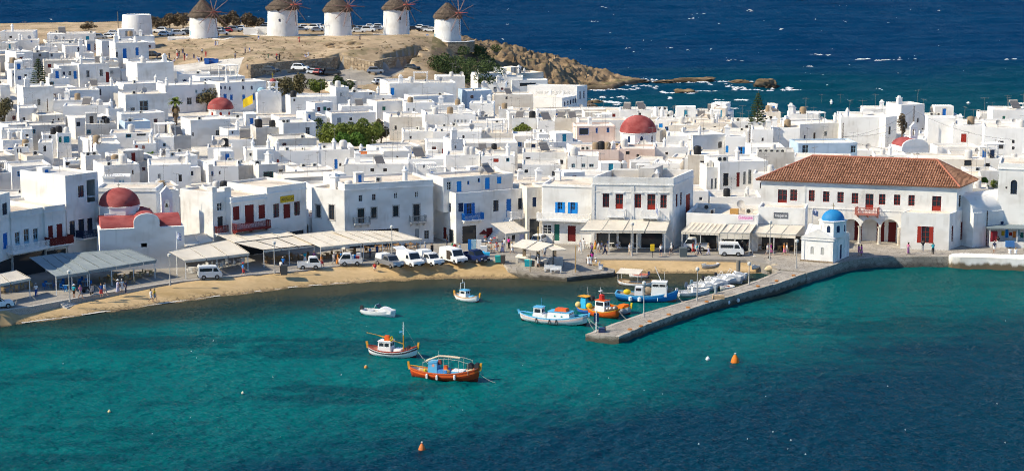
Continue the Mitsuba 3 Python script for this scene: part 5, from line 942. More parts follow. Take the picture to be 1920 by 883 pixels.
# ------------------------------------------------------------------ the fabric of small houses between
TREES_AT = [(660, 275, 1.8, 8), (330, 232, 4.5, 2), (15, 245, 5, 5)]
blocked = [h[0].buffer(.4) for h in HOUSES] + [f.buffer(.6) for f in FRONTS] + [shapely.Point(*PT(u, v, z)).buffer(r) for u, v, z, r in TREES_AT]
PROT = [(h[1], h[2], h[3], h[4], h[5]) for h in HOUSES]
PROT += [(404, 1396, 1446, 165, 230), (508, 478, 800, 104, 152), (470, 505, 668, 140, 192), (400, 602, 724, 214, 276), (425, 312, 350, 170, 228), (508, 285, 470, 84, 132), (400, 960, 990, 232, 252)]
made = 0
cols = 'bbbtnrrRgggkkkwyyGsB'
yy = 296.0
while yy < 545:
    xx = -.29 * yy - 4 + rng.uniform(0, 4)
    while xx < .29 * yy:
        w = rng.uniform(6.0, 11.0); dp = rng.uniform(5.5, 8.5); left = xx < -5
        yaw = rng.gauss(.42, .12) if xx < -25 else rng.gauss(.15, .15) if xx < 15 else rng.gauss(-.1, .12)
        y0 = yy + rng.uniform(-2, 2); g = ground(xx, y0); x0 = xx; xx += w + rng.uniform(.0, 1.6)
        d = np.array([math.cos(yaw), math.sin(yaw)]); n_ = np.array([-d[1], d[0]]); A = np.array([x0, y0])
        pg = Polygon([A, A + d * w, A + d * w + n_ * dp, A + n_ * dp]); c = A + d * w / 2
        if not land.contains(pg.buffer(1.0)) or quay.intersects(pg) and y0 < 300: continue
        vg = proj(c[0], c[1], g)[1]; ug = proj(c[0], c[1], g)[0]
        if vg < 150 + (0 if ug > 300 else -60) and ug > 300: continue      # keep off the mill hill
        if ug < 300 and vg < 96 or c[1] > 455 and -25 < c[0] < 4 and vg < 175: continue
        if any(b.intersects(pg) for b in blocked):
            w2 = w * .6; dp = dp * .75; pg = Polygon([A, A + d * w2, A + d * w2 + n_ * dp, A + n_ * dp]); w = w2
            if any(b.intersects(pg) for b in blocked): continue
        h = rng.uniform(3.4, 5.6)
        u0, v0 = proj(A[0], A[1], g); u1 = proj(*(A + d * w), g)[0]
        while h > 2.2:
            vt = proj(A[0], A[1], g + h)[1]
            if all(not (y < q[0] - 1 and u0 < q[2] - 1 and u1 > q[1] + 1 and vt < q[4] + 1) for q in PROT for y in (y0,)): break
            h -= .25
        if h <= 2.2: continue
        s = ppm(y0, g + h); ops = []
        for j in range(rng.choice((1, 2, 2, 3, 3))):
            kd = rng.choice(('win', 'win', 'shut', 'door', 'dark')); c_ = rng.choice(cols); ww, hh = (.8, .9) if kd in ('win', 'shut') else (.9, 1.9) if kd == 'door' else (.6, .6)
            sx = (j + .5 + rng.uniform(-.25, .25)) * w / 3; ops.append(('f', kd, c_, 'm', sx, max(.4, h + .8 - .6 - hh - rng.uniform(.1, .9)), ww, hh))
        fits = [(rng.choice(('water_tank', 'water_tank_white', 'water_tank_rust', 'solar_heater', 'chimney', 'chimney', 'chimney_round', 'chimney_round', 'satellite_dish', 'air_conditioner', 'air_conditioner', 'roof_hut', 'pergola', 'aerial')), rng.uniform(.2, .8), rng.uniform(.3, .7), rng.choice((0, 0, .3, -.3, 1.57)), rng.uniform(.8, 1.15)) for _ in range(rng.choice((2, 2, 3, 3, 4)))]
        if rng.random() < .7: fits.append(('aerial', rng.random(), rng.random(), rng.random() * 3, rng.uniform(.9, 1.3)))
        low = [q for q in PROT if y0 < q[0] - 1 and u0 < q[2] and u1 > q[1] and vt - 14 < q[4]]
        if low: fits = [f for f in fits if f[0] in ('aerial', 'air_conditioner', 'satellite_dish')]
        wall = rng.choice(('white_wall', 'bright_wall', 'bright_wall', 'white_wall', 'white_wall', 'bright_wall', 'cream_wall', 'cream_wall', 'grey_wall')); roof = rng.choice(('roof_plaster', 'roof_lime', 'roof_lime', 'town_ground'))
        r, pg = town(np.array([*A, g + h]), yaw, w, dp, g - .8, g + h, ops, wall, roof, rng.uniform(.15, .45), fits, (u0 + u1) / 2, vt)
        if not low and rng.random() < .5:
            K, w_, dp_ = r[1], r[2], r[3]; a0 = rng.choice((.02, .5)); a1 = a0 + rng.uniform(.3, .46); b0 = rng.uniform(.3, .5); hh = rng.uniform(1.9, 2.7); zt = r[4] - .45; M2 = K @ np.array([[1, 0, 0, a0 * w_], [0, 1, 0, b0 * dp_], [0, 0, 1, zt], [0, 0, 0, 1.0]]); wu, du = (a1 - a0) * w_, (.97 - b0) * dp_
            ub = MB(); op = [(wu * .5, .05, .8, 1.75, 'door', rng.choice('bbtrgkny'))] if wu > 1.3 else []
            for fc, W in (('f', wu), ('l', du), ('r', du), ('b', wu)): wall_face(ub, facemap(fc, wu, du), W, hh, op if fc == 'f' else [])
            ub.quad((0, 0, hh), (wu, 0, hh), (wu, du, hh), (0, du, hh)); uk = part(r[0], 'upper_room', ub, wall, M=M2)
            for o in op: fit_opening(uk, M2, facemap('f', wu, du), o, False)
        if rng.random() < .55 and h > 3:
            K, w_ = r[1], r[2]; wu, du, hh = w_ * rng.uniform(.28, .5), rng.uniform(1.2, 2.6), r[4] * rng.uniform(.62, .82); a0 = rng.choice((.01, .99 - wu / w_)) * w_; M2 = K @ np.array([[1, 0, 0, a0], [0, 1, 0, -du], [0, 0, 1, 0], [0, 0, 0, 1.0]])
            c3 = Polygon([(M2 @ [a, b, 0, 1])[:2] for a, b in ((0, 0), (wu, 0), (wu, du), (0, du))])
            if not any(b.intersects(c3) for b in blocked):
                ub = MB(); op = [(wu * .5, hh - 1.5, min(.8, wu * .4), .8, rng.choice(('win', 'shut', 'dark')), rng.choice('bbtrgkny'))]
                for fc, W in (('f', wu), ('l', du), ('r', du)): wall_face(ub, facemap(fc, wu, du), W, hh, op if fc == 'f' else [])
                ub.quad((0, 0, hh), (wu, 0, hh), (wu, du, hh), (0, du, hh)); uk = part(r[0], 'annex', ub, rng.choice(('white_wall', 'bright_wall', 'cream_wall')), M=M2); fit_opening(uk, M2, facemap('f', wu, du), op[0], False); blocked.append(c3)
        blocked.append(pg.buffer(.25)); made += 1
    yy += rng.uniform(6.8, 8.4)
print('fabric houses', made)
def place_words(u, v):
    best = None
    for n_, a, b in MARKS:
        du, dv = u - a, v - b; d = math.hypot(du, dv * 1.6)
        if best is None or d < best[0]: best = (d, n_, du, dv)
    d, n_, du, dv = best
    if abs(dv) > abs(du) * .7: return ('just ' if d < 45 else '') + ('below ' if dv > 0 else 'above ') + n_
    return ('just ' if d < 45 else '') + ('right of ' if du > 0 else 'left of ') + n_
groups_ = {}
for key, u, v, t in PEND: groups_.setdefault(f'{t} {place_words(u, v)}', []).append((u, key))
for t, ks in groups_.items():
    ks.sort()
    for i, (u, key) in enumerate(ks):
        lab = t if len(ks) == 1 else f'{NUM[i]} from left: {t}' if False else (f'leftmost {t}' if i == 0 else f'rightmost {t}' if i == len(ks) - 1 else f'{NUM[i]} from left {t}')
        ws = lab.split(); 
        if len(ws) > 16: lab = ' '.join(w for w in ws if w not in ('a', 'an', 'the', 'just', 'from'))
        while len(lab.split()) > 16:
            a_, _, b_ = lab.partition(' and '); cut = [w for w in (' just ', ' left of', ' right of', ' above ', ' below ') if w in b_]; j_ = min(b_.index(w) for w in cut); lab = a_ + b_[j_:] if b_ else ' '.join(lab.split()[:16])
        labels[key]['label'] = lab
# ------------------------------------------------------------------ plants
def cloud(mb, c, r, n, size, r_=None, hollow=.55, flatten=1.0):
    """n leaf clumps of about the given size spread through an ellipsoid"""
    r_ = r_ or nr; d = r_.normal(size=(n, 3)); d /= np.linalg.norm(d, axis=1, keepdims=True); q = d * (hollow + (1 - hollow) * r_.random((n, 1)) ** .5)
    q *= (.72 + .5 * meshkit.fbm(d * 2.1 + np.asarray(c) * .37, 2))[:, None]
    p = np.asarray(c) + q * np.asarray(r); s = size * r_.uniform(.6, 1.4, (n, 1))
    a = r_.normal(size=(n, 3)); a /= np.linalg.norm(a, axis=1, keepdims=True); b = np.cross(a, d + .6 * r_.normal(size=(n, 3))); b /= np.linalg.norm(b, axis=1, keepdims=True) + 1e-9
    v = np.stack([p - a * s, p - b * s * .6, p + a * s, p + b * s * .6], 1).reshape(-1, 3); i = np.arange(n) * 4
    mb.raw(v, np.stack([i, i + 1, i + 2, i + 3], 1))
def tree(name, label, u, vb, z, h, rx, leaf, n=1500, size=.28, clumps=7, group=None, cat='tree', base=.25):
    c = P(u, vb, z); key = thing(name, label, cat, group); r_ = np.random.default_rng(int(u * 7 + vb)); tr = MB(); cr = MB()
    tr.tube((c[0], c[1], z - .6), (c[0] + .2, c[1], z + h * .45), max(.12, h * .035), max(.07, h * .02), 7)
    for k in range(clumps):
        a = r_.uniform(0, 6.28); e = r_.uniform(.15, 1) ** .6; q = np.array([c[0] + math.cos(a) * rx * .62 * e, c[1] + math.sin(a) * rx * .5 * e, z + h * (base + .12 + (1 - base) * .62 * r_.uniform(.15, 1) * (1.15 - .45 * e))])
        tr.tube((c[0] + .1, c[1], z + h * .3), q, max(.05, h * .014), .03, 5); cloud(cr, q, (rx * r_.uniform(.35, .52), rx * r_.uniform(.3, .45), h * r_.uniform(.16, .26)), n // clumps, size, r_)
    part(key, 'trunk', tr, BARK); part(key, 'crown', cr, leaf); return key
for i, (u, vb, z, h, rx, lf, n, lab) in enumerate([
    (624, 277, 1.8, 7.2, 3.9, 'leaf_green', 4200, 'left crown of the big green trees among the white roofs'), (657, 277, 1.8, 6.8, 4.0, 'leaf_green', 4200, 'middle crown of the big green trees among the white roofs'), (690, 276, 1.8, 6.6, 3.9, 'leaf_green', 4200, 'broad right crown of the big green trees among the white roofs'), (714, 272, 1.8, 5.6, 2.2, 'leaf_olive', 1600, 'thin olive toned tree at the right end of the big green trees'),
    (640, 286, 1.8, 4.4, 2.2, 'leaf_bright', 1400, 'low bright green bush in front of the big green trees'), (675, 284, 1.8, 4.2, 2.2, 'leaf_bright', 1300, 'second low bright green bush in front of the big green trees'),
    (597, 262, 2.5, 6.0, 1.5, 'leaf_dark', 800, 'slim dark tree between a white house and the big green trees'), (560, 292, 2, 3.6, 2.0, 'leaf_olive', 800, 'low olive bush left of the big green trees'),
    (530, 192, 6.5, 6.8, 3.2, 'leaf_olive', 1700, 'olive tree right behind the small bell church'), (560, 188, 6.5, 6.6, 3.4, 'leaf_olive', 1700, 'olive tree in the middle of the grove above the town'), (598, 184, 6.5, 5.8, 3.0, 'leaf_green', 1500, 'greener olive tree in the grove below the car park'), (640, 184, 6.5, 5.6, 3.2, 'leaf_dark', 1500, 'dark rounded tree at the right end of the grove below the car park'),
    (388, 208, 5.2, 5.6, 2.6, 'leaf_olive', 1300, 'brownish tree left behind the small red dome'), (438, 205, 5.2, 4.6, 1.6, 'leaf_brown', 500, 'bare brownish tree right behind the small red dome'),
    (8, 252, 4.5, 8, 3.0, 'leaf_olive', 1700, 'dark olive tree cut by the left edge of the picture'), (252, 312, 2.2, 3.6, 1.6, 'leaf_bright', 700, 'small bright green tree left of the thin brick chimney'), (281, 313, 2.2, 3.2, 1.5, 'leaf_bright', 600, 'small bright green tree right of the thin brick chimney'),
    (975, 260, 1.5, 3.4, 2.4, 'leaf_green', 900, 'green bush behind a reed fence among the white roofs'), (1100, 332, 1.8, 3.8, 1.6, 'leaf_dark', 500, 'potted dark bush behind the neoclassical house'), (1836, 372, 2.2, 4.2, 1.6, 'leaf_bright', 900, 'bright green terrace plants right of the tiled hall'), (1866, 366, 2.2, 4.0, 1.6, 'leaf_green', 800, 'green terrace plants above the vaulted house'), (1690, 262, 4, 6, 1.4, 'leaf_brown', 400, 'dry brown shrub left of the red vaulted chapel'),
    (166, 60, 13.5, 3.4, 3.2, 'leaf_brown', 1100, 'round brown bush on the skyline left of the mill stump')]): tree('tree', lab, u, vb, z, h, rx, lf, n, .24 if h > 4 else .2, 11 if n > 4000 else 7, base=.08 if n > 4000 else .25)
for i, (u, h, rx) in enumerate(((296, 5.2, 3.2), (318, 6.4, 3.6), (343, 6.8, 3.6), (368, 5.6, 2.6), (418, 6.2, 3.4), (440, 6.6, 3.6), (462, 6.2, 3.2), (481, 5.0, 2.6))):
    tree('tree', f'{["leftmost", "second", "third", "fourth", "fifth", "sixth", "seventh", "rightmost"][i]} dry brown tree in the row on the skyline behind the windmills', u, 57, 14, h, rx, 'leaf_brown', 1200, .3, 6, 'dry trees on the skyline', base=.1)
def conifer(label, u, vb, z, h, rx):
    c = P(u, vb, z); key = thing('conifer', label, 'tree'); r_ = np.random.default_rng(int(u)); tr = MB().tube((c[0], c[1], z - 1), (c[0], c[1], z + h), .22, .04, 7); cr = MB(); n = int(h / .55)
    for i in range(n):
        zz = z + h * .12 + h * .86 * i / n; L = rx * (1 - i / n) ** .8 * r_.uniform(.8, 1.1)
        for j in range(8):
            a = j * .785 + i * .4 + r_.uniform(-.2, .2); e = np.array([math.cos(a), math.sin(a), 0]); p0 = np.array([c[0], c[1], zz]); p1 = p0 + e * L + [0, 0, L * .14]; tr.tube(p0, p1, .03, .015, 4)
            for k in range(7): q = p0 + (p1 - p0) * (.3 + .7 * (k + r_.random()) / 7); cloud(cr, q, (.16, .16, .09), 5, .15, r_, .2)
    part(key, 'trunk', tr, BARK); part(key, 'foliage', cr, 'leaf_dark')
conifer('tall tiered conifer among white houses at the upper left', 74, 176, 7.5, 8.8, 3.0)
conifer('dark tiered conifer standing before the sea on the right', 1420, 262, 2.5, 10.4, 3.1)
c = P(330, 246, 4.5); pk = thing('palm_tree', 'ragged palm with green top fronds and brown hanging skirt', 'palm'); tr = MB(); 
for k in range(10): tr.tube((c[0], c[1], 3.5 + k * .7), (c[0], c[1], 4.25 + k * .7), .34, .28, 8)
part(pk, 'trunk', tr, BARK); top = np.array([c[0], c[1], 10.6]); r_ = np.random.default_rng(3); gr_, br_ = MB(), MB()
for j in range(70):
    a = r_.uniform(0, 6.28); el = r_.uniform(.05, 1.45) if j < 36 else r_.uniform(-1.4, -.3); L = r_.uniform(1.5, 2.2); mb = gr_ if j < 36 else br_; p = top + [0, 0, (.0 if j < 36 else r_.uniform(-2.2, -.2))]; e = np.array([math.cos(a), math.sin(a), 0]); s_ = np.array([-e[1], e[0], 0])
    for k in range(5):
        el2 = el - (k * .28); p2 = p + (e * math.cos(el2) + np.array([0, 0, math.sin(el2)])) * L / 5; w0, w1 = .32 * math.sin(math.pi * (k + .3) / 5.6), .32 * math.sin(math.pi * (k + 1.3) / 5.6); mb.quad(p - s_ * w0, p + s_ * w0 + [0, 0, .0], p2 + s_ * w1, p2 - s_ * w1); p = p2
part(pk, 'frond', gr_, 'leaf_green', stuff=True); part(pk, 'dead_frond', br_, col(.24, .16, .085, .95), stuff=True)
# scrub on the slope below the last windmill
sc = MB(); r_ = np.random.default_rng(11)
for k in range(420):
    u, v = r_.uniform(800, 965), r_.uniform(88, 168)
    if v < 88 + max(0, (880 - u)) * .38 or v > 112 + (u - 800) * .45 + 12 or v < 92 + max(0, u - 905) * 1.2: continue
    p = solve(u, v, .0); s_ = r_.uniform(.7, 1.7); cloud(sc, (p[0], p[1], p[2] + s_ * .3), (s_, s_, s_ * .65), 70, .22, r_, .6)
for (u, v, s0) in ((815, 117, 2.0), (835, 120, 2.4), (860, 122, 2.4), (880, 128, 2.2), (905, 150, 2.6), (890, 158, 2.4), (925, 158, 2.2), (870, 100, 1.8), (890, 95, 1.6), (930, 95, 1.6)):
    p = solve(u, v, 0); cloud(sc, (p[0], p[1], p[2] + .6), (s0, s0, s0 * .7), 260, .24, r_, .6)
k_ = put('hillside_scrub', sc, 'leaf_dark'); labels[k_] = dict(label='dark green scrub covering the slope below the rightmost windmill', category='shrubs', kind='stuff')

tf = MB(); r_ = np.random.default_rng(14)
for k in range(330):
    u, v = r_.uniform(300, 800), r_.uniform(72, 118)
    if v > 100 and u < 420: continue
    p = solve(u, v, .0); s_ = r_.uniform(.15, .55); cloud(tf, (p[0], p[1], p[2] + s_ * .2), (s_ * 1.4, s_, s_ * .5), 16, .14, r_, .4)
k_ = put('dry_tufts', tf, 'leaf_brown'); labels[k_] = dict(label='dry brown grass tufts dotted over the bare earth below the windmills', category='grass', kind='stuff')
# ------------------------------------------------------------------ windmills and the hill
def windmill(label, u, vb, z, wpx, hpx, cone, hub, ops, cap=False, ang=-.75, ph=.12):
    c = P(u, vb, z); s = ppm(c[1], z); R = wpx / s / 2; H = hpx / s; key = thing('windmill', label, 'windmill', 'thatched windmills on the hill'); M = frame([c[0], c[1], z])
    def wob(v): q = v.copy(); q[:, :2] *= (1 + (meshkit.fbm(v * .6 + u, 2)[:, None] - .5) * .035); return q
    part(key, 'tower', MB().lathe([(R * 1.03, -2), (R * 1.02, 0), (R * .985, H * .5), (R * .95, H), (R * .2, H + .05)], 40, wob=wob), 'bright_wall', 40, M=M)
    r_ = np.random.default_rng(int(u)); th = MB(); hc = cone / s
    prof = [(R * 1.07, H - .45), (R * 1.13, H - .1), (R * 1.0, H + hc * .14), (R * .74, H + hc * .42), (R * .45, H + hc * .72), (R * .16, H + hc * .98), (.02, H + hc)]
    def rag(v):
        q = v.copy(); low = v[:, 2] < H + .2; q[low, 2] += r_.uniform(-.5, .3, low.sum()); f = (meshkit.fbm(v * 1.3, 3) - .5); q[:, :2] *= (1 + f * .16)[:, None]; q[:, 2] += f * .35; return q
    rk = part(key, 'thatched_roof', th.lathe(prof, 44, wob=rag), 'thatch', 60, M=M)
    for j in range(3):
        zz = H + hc * (.22 + .24 * j); rr = R * (1.0 - .33 * j) * .98; part(rk, 'binding_rope', MB().path([(rr * math.cos(a), rr * math.sin(a), zz) for a in np.linspace(0, 6.3, 22)], .05, 4), COL['k'], M=M)
    if cap: part(rk, 'cap', MB().lathe([(.75, H + hc * .9), (.5, H + hc * 1.03), (0, H + hc * 1.08)], 12), 'bright_wall', 40, M=M)
    for o in ops:
        a, zz, w, h, m = o; t = MB(); e = np.array([math.cos(a), math.sin(a), 0]); q = np.array([-e[1], e[0], 0]); p = e * (R * (1.0 - .05 * zz / H) + .0) + [0, 0, zz]
        t.raw([p + q * x + e * y + [0, 0, k] for y in (-.2, .05) for x, k in ((-w / 2, 0), (w / 2, 0), (w / 2, h), (-w / 2, h))], [[0, 1, 2, 3], [4, 5, 6, 7], [0, 1, 5, 4], [1, 2, 6, 5], [2, 3, 7, 6], [3, 0, 4, 7]]); part(key, 'door' if h > 1.3 else 'window', t, COL[m], M=M)
    ax = np.array([math.cos(ang), math.sin(ang), .06]); ax /= np.linalg.norm(ax); hub_p = ax * (R * 1.18) + [0, 0, H + .75]; e1 = np.cross(ax, [0, 0, 1]); e1 /= np.linalg.norm(e1); e2 = np.cross(e1, ax); L = 6.3
    wk = part(key, 'windshaft', MB().tube(np.array([0, 0, H + .6]), hub_p + ax * .5, .26, .2, 8).tube(hub_p + ax * .5, hub_p + ax * 3.6, .12, .07, 6), col(.36, .075, .05), M=M)
    wires = MB(); tip = hub_p + ax * 3.4; ends = []
    for j in range(10):
        a = ph + j * 2 * math.pi / 10; e = e1 * math.cos(a) + e2 * math.sin(a); q = hub_p + e * L; ends.append(q); part(wk, 'sail_pole', MB().tube(hub_p - e * .2, q, .13, .09, 5), col(.30, .16, .12) if j % 2 else col(.38, .22, .18), M=M); wires.tube(tip, q, .018, .018, 3)
    for a, b in zip(ends, ends[1:] + ends[:1]): wires.tube(a, b, .012, .012, 3)
    part(wk, 'rigging', wires, COL['k'], M=M); return key
windmill('leftmost thatched windmill with a low white house at its foot', 382, 71, 15, 52, 42, 29, 0, [(-2.6, .2, .9, 1.9, 'y')], True, ph=.1)
windmill('second windmill from the left with a square window and white annex', 530.5, 67, 15, 57, 52, 22, 0, [(-1.65, 4.2, .6, .8, 'n')], ph=.25)
windmill('middle windmill of the five above the pale stone wall', 633.5, 67, 15, 51, 49, 24, 0, [(-2.9, 5.6, .5, .9, 's'), (-2.9, .3, .8, 2.1, 's')], True, ph=.05)
windmill('fourth windmill from the left with a small dark window beside the walled yard', 743, 66, 15, 49.5, 51, 20, 0, [(-1.2, 4.6, .55, .85, 'k'), (-2.8, .3, .8, 2, 's')], True, ph=.4)
windmill('rightmost windmill on a round walled terrace above the scrub', 839.5, 76, 14.5, 50, 45, 25, 0, [(-2.8, .2, .8, 1.7, 't'), (-2.75, 5.6, .5, .8, 's')], ph=.3)
c = P(258, 80, 13); s = ppm(c[1], 13); k = thing('mill_stump', 'white roofless windmill tower at the upper left', 'windmill'); M = frame([c[0], c[1], 13]); R = 29 / s; H = 52 / s
part(k, 'tower', MB().lathe([(R * 1.02, -2), (R, 0), (R * .97, H * .5), (R * .92, H * .93), (R * .9, H), (R * .8, H), (R * .8, H - .6), (0, H - .6)], 40, wob=lambda v: np.c_[v[:, :2] * (1 + (meshkit.fbm(v * .5, 2)[:, None] - .5) * .05), v[:, 2]]), 'bright_wall', 40, M=M); part(k, 'slit', MB().box(-R * .93, -R * .80, -.9, -.5, H - 1.5, H - .4), COL['k'], M=M)
def strip(name, label, pts, h, th, mat, capmat=None, cat='wall', stones_=False):
    """wall along the points (u, v, z of its top)"""
    q = [P(*p) for p in pts]; key = thing(name, label, cat); mb, cp_ = MB(), MB()
    for a, b in zip(q[:-1], q[1:]):
        d = (b - a)[:2] / np.linalg.norm((b - a)[:2]); n_ = np.array([-d[1], d[0], 0]) * th
        mb.raw([a, b, b + n_, a + n_, a - [0, 0, h], b - [0, 0, h], b + n_ - [0, 0, h], a + n_ - [0, 0, h]], [[0, 1, 2, 3], [0, 1, 5, 4], [1, 2, 6, 5], [2, 3, 7, 6], [3, 0, 4, 7]])
        if capmat:
            o = n_ * .15; z_ = np.array([0, 0, .18]); u_ = np.array([0, 0, .003]); cp_.raw([a - o + u_, b - o + u_, b + n_ + o + u_, a + n_ + o + u_, a - o + z_, b - o + z_, b + n_ + o + z_, a + n_ + o + z_], [[0, 1, 5, 4], [1, 2, 6, 5], [2, 3, 7, 6], [3, 0, 4, 7], [4, 5, 6, 7]])
    part(key, 'masonry', mb, mat); part(key, 'coping', cp_, capmat) if capmat else 0
    if stones_:
        n = 0
        for a, b in zip(q[:-1], q[1:]):
            L = np.linalg.norm((b - a)[:2]); d = (b - a) / L; nn = np.array([d[1], -d[0], 0]); x = .3
            while x < L - .6 and n < 150:
                for r in range(3):
                    w_, hh = rng.uniform(.7, 1.5), rng.uniform(.5, .8); p = a + d * (x + rng.uniform(-.2, .2)) - np.array([0, 0, .55 + r * .95]); m = MB(); jl = lambda: rng.uniform(-.09, .09)
                    m.raw([p + d * (sx * w_ / 2 + jl()) + np.array([0, 0, sz * hh / 2 + jl()]) + nn * o for o in (-.05, .09) for sx, sz in ((-1, -1), (1, -1), (1, 1), (-1, 1))], [[4, 5, 6, 7], [0, 1, 5, 4], [1, 2, 6, 5], [2, 3, 7, 6], [3, 0, 4, 7]]); part(key, 'stone', m, STONE[rng.randrange(3)]); n += 1
                x += rng.uniform(1.3, 1.9)
    return key
STONE = [col(.34, .265, .18, .95), col(.26, .20, .14, .95), col(.40, .32, .225, .95)]
strip('retaining_wall', 'shaded left stretch of the stone retaining wall below the windmills', [(470, 122, 12.2), (520, 117, 12.2), (580, 112, 12.3), (633, 107, 12.4)], 4.6, .8, 'stone_wall', stones_=True)
strip('retaining_wall', 'sunlit stepped stretch of the stone retaining wall', [(631, 102, 12.9), (660, 108, 12.4), (702, 118, 11.6)], 4.8, .8, 'stone_wall', stones_=True)
strip('retaining_wall', 'right dark stretch of the stone retaining wall behind the silver car', [(702, 116, 11.7), (730, 109, 11.8), (792, 103, 11.6)], 4.8, .8, 'stone_wall', stones_=True)
strip('yard_wall', 'white capped stone wall descending from the fourth windmill', [(677, 70, 14.9), (720, 81, 14), (770, 94, 12.6), (786, 92, 12.6), (800, 85, 13.2), (803, 66, 14.6)], 2.4, .6, 'stone_wall', 'bright_wall')
strip('terrace_wall', 'curved stone terrace wall under the rightmost windmill', [(806, 75, 14.6), (840, 80, 14.4), (875, 79.5, 14.4), (890, 78, 14.4)], 3.0, .7, 'stone_wall', 'bright_wall')
strip('terrace_wall', 'stone wall with white top under the second windmill', [(470, 67, 15), (520, 68.5, 15), (582, 67, 15)], 2.6, .6, 'stone_wall', 'bright_wall')
strip('terrace_wall', 'low stone wall with white top under the middle windmill', [(596, 68, 14.9), (640, 69, 14.9), (676, 68, 14.9)], 2.0, .6, 'stone_wall', 'bright_wall')
strip('terrace_wall', 'curved whitewashed wall right of the leftmost windmill', [(398, 74, 14.9), (420, 76, 14.7), (440, 71, 15)], 2.2, .5, 'bright_wall', 'bright_wall')
strip('road_wall', 'low white wall beside the sloping road below the hill crowd', [(325, 119, 11), (360, 128, 10.4), (395, 138, 9.6)], 1.2, .4, 'bright_wall')
for lab, (u0, u1, v, z1, h, yaw, dp, ops, wl) in (('low white house with turquoise doors at the foot of the leftmost windmill', (314, 410, 71, 15.2, 3.2, .1, 5, [('f', 'door', 't', 327, 81, 8, 13), ('f', 'door', 't', 367, 84, 7, 15), ('f', 'win', 'n', 349, 77, 4, 5), ('f', 'win', 'n', 380, 77, 5, 6)], 'bright_wall')), ('low white annex left of the second windmill', (478, 532, 52, 17.2, 3, .05, 4, [('f', 'win', 'n', 501, 65, 3, 4), ('f', 'win', 'n', 507, 65, 3, 4), ('f', 'win', 'n', 527, 58, 4, 5)], 'bright_wall')), ('white house with blue door in the walled yard right of the fourth windmill', (761, 799, 71, 14.2, 3.4, .25, 4, [('f', 'door', 'n', 777, 84, 7, 15), ('f', 'door', 'b', 757, 84, 5, 8)], 'bright_wall')), ('small white shed left in the walled yard', (700, 741, 65, 14.9, 2.8, .05, 4, [('f', 'win', 'k', 720, 72, 3, 3)], 'bright_wall')), ('white kiosk block behind the leftmost windmill', (456, 482, 54, 17, 2.8, .0, 4, [], 'bright_wall'))):
    A = P(u0, v, z1); town(A, yaw, (u1 - u0) / ppm(A[1], z1), dp, z1 - h, z1, ops, wl, 'roof_lime', .2, [], 0, 0, 'mill_house', lab=lab)
rb_ = MB(); r_ = np.random.default_rng(5)
for k in range(90):
    u, v = (r_.uniform(600, 690), r_.uniform(80, 92)) if k < 25 else (r_.uniform(430, 790), r_.uniform(84, 116)); p = solve(u, v, 0); m = trimesh.creation.icosphere(1); s_ = r_.uniform(.2, .9) if k < 25 else r_.uniform(.1, .35); vv = m.vertices * (1 + .5 * (meshkit.noise(m.vertices * 2 + k)[:, None] - .5)) * s_ * [1.5, 1, .7]; rb_.raw(vv + p, m.faces)
k_ = put('boulders', rb_, 'rock', 40); labels[k_] = dict(label='loose brown boulders scattered on the bare earth below the windmills', category='rocks', kind='stuff')
# rocks in the sea and foam
def rock(label, u, v, s, sub=3):
    p = P(u, v, 0); m = trimesh.creation.icosphere(sub); n_ = meshkit.fbm(m.vertices * 1.6 + u, 4) - .5 - .5 * np.abs(meshkit.noise(m.vertices * 3.1 + u) - .5); vv = m.vertices * (1.1 + 1.5 * n_)[:, None] * np.array(s); return solid('sea_rock', label, 'rock', MB().raw(vv + p, m.faces), 'rock', 40)
rock('jagged brown rock islet off the headland', 1436, 163, (3.4, 2.5, 2.3)); rock('low flat rock reef between the headland and the islet', 1297, 152, (6.5, 2.0, 1.0)); rock('long low reef just left of the islet', 1388, 155, (3.2, 1.6, .9)); rock('small round rock in the surf nearest the town', 1284, 176, (3.0, 2.0, 1.2)); rock('low dark rock at the tip of the headland', 1190, 153, (4.5, 2, .9)); rock('dark rocks at the foot of the seaside house', 1115, 194, (2.6, 2.2, .9)); rock('rock ledge below the left of the seaside house', 1090, 203, (4, 2, 1.1)); rock('dark reef in the surf right of the headland tip', 1245, 154, (3, 1.5, .6))
fo = MB(); r_ = np.random.default_rng(21)
def foam(u, v, wx, wy, n=1):
    for _ in range(n):
        p = P(u + r_.normal() * wx * 3, v + r_.normal() * 1.0, 0.0) if n > 1 else P(u, v, 0.0); k = 12; a = np.arange(k) * 2 * math.pi / k; rr = r_.uniform(.35, 1.25, k); z = swell(p[0], p[1], WF, .0062) * .7 if p[1] > 430 else 0.0
        ring = np.stack([p[0] + np.cos(a) * rr * wx, p[1] + np.sin(a) * rr * wy + np.cos(a) ** 2 * r_.uniform(-1, 1) * wy, np.full(k, z - .05)], 1); fo.raw(np.vstack([ring, [[p[0], p[1], z + .12 + .22 * wy]]]), [[i, (i + 1) % k, k] for i in range(k)])
for _ in range(210):
    u, v = r_.uniform(-30, 1950), r_.uniform(2, 205)
    if u < 900 and v > 50 or u < 1250 and v > 95 + max(0, u - 900) * .12: continue
    w = r_.exponential(.30) + .13
    for j in range(1 + int(w * 2)): foam(u + r_.normal() * 5 * w * j, v + r_.normal() * .5, min(w, 2.0) * r_.uniform(.4, 1.2), min(w, 1.6) * r_.uniform(.5, 1.0))
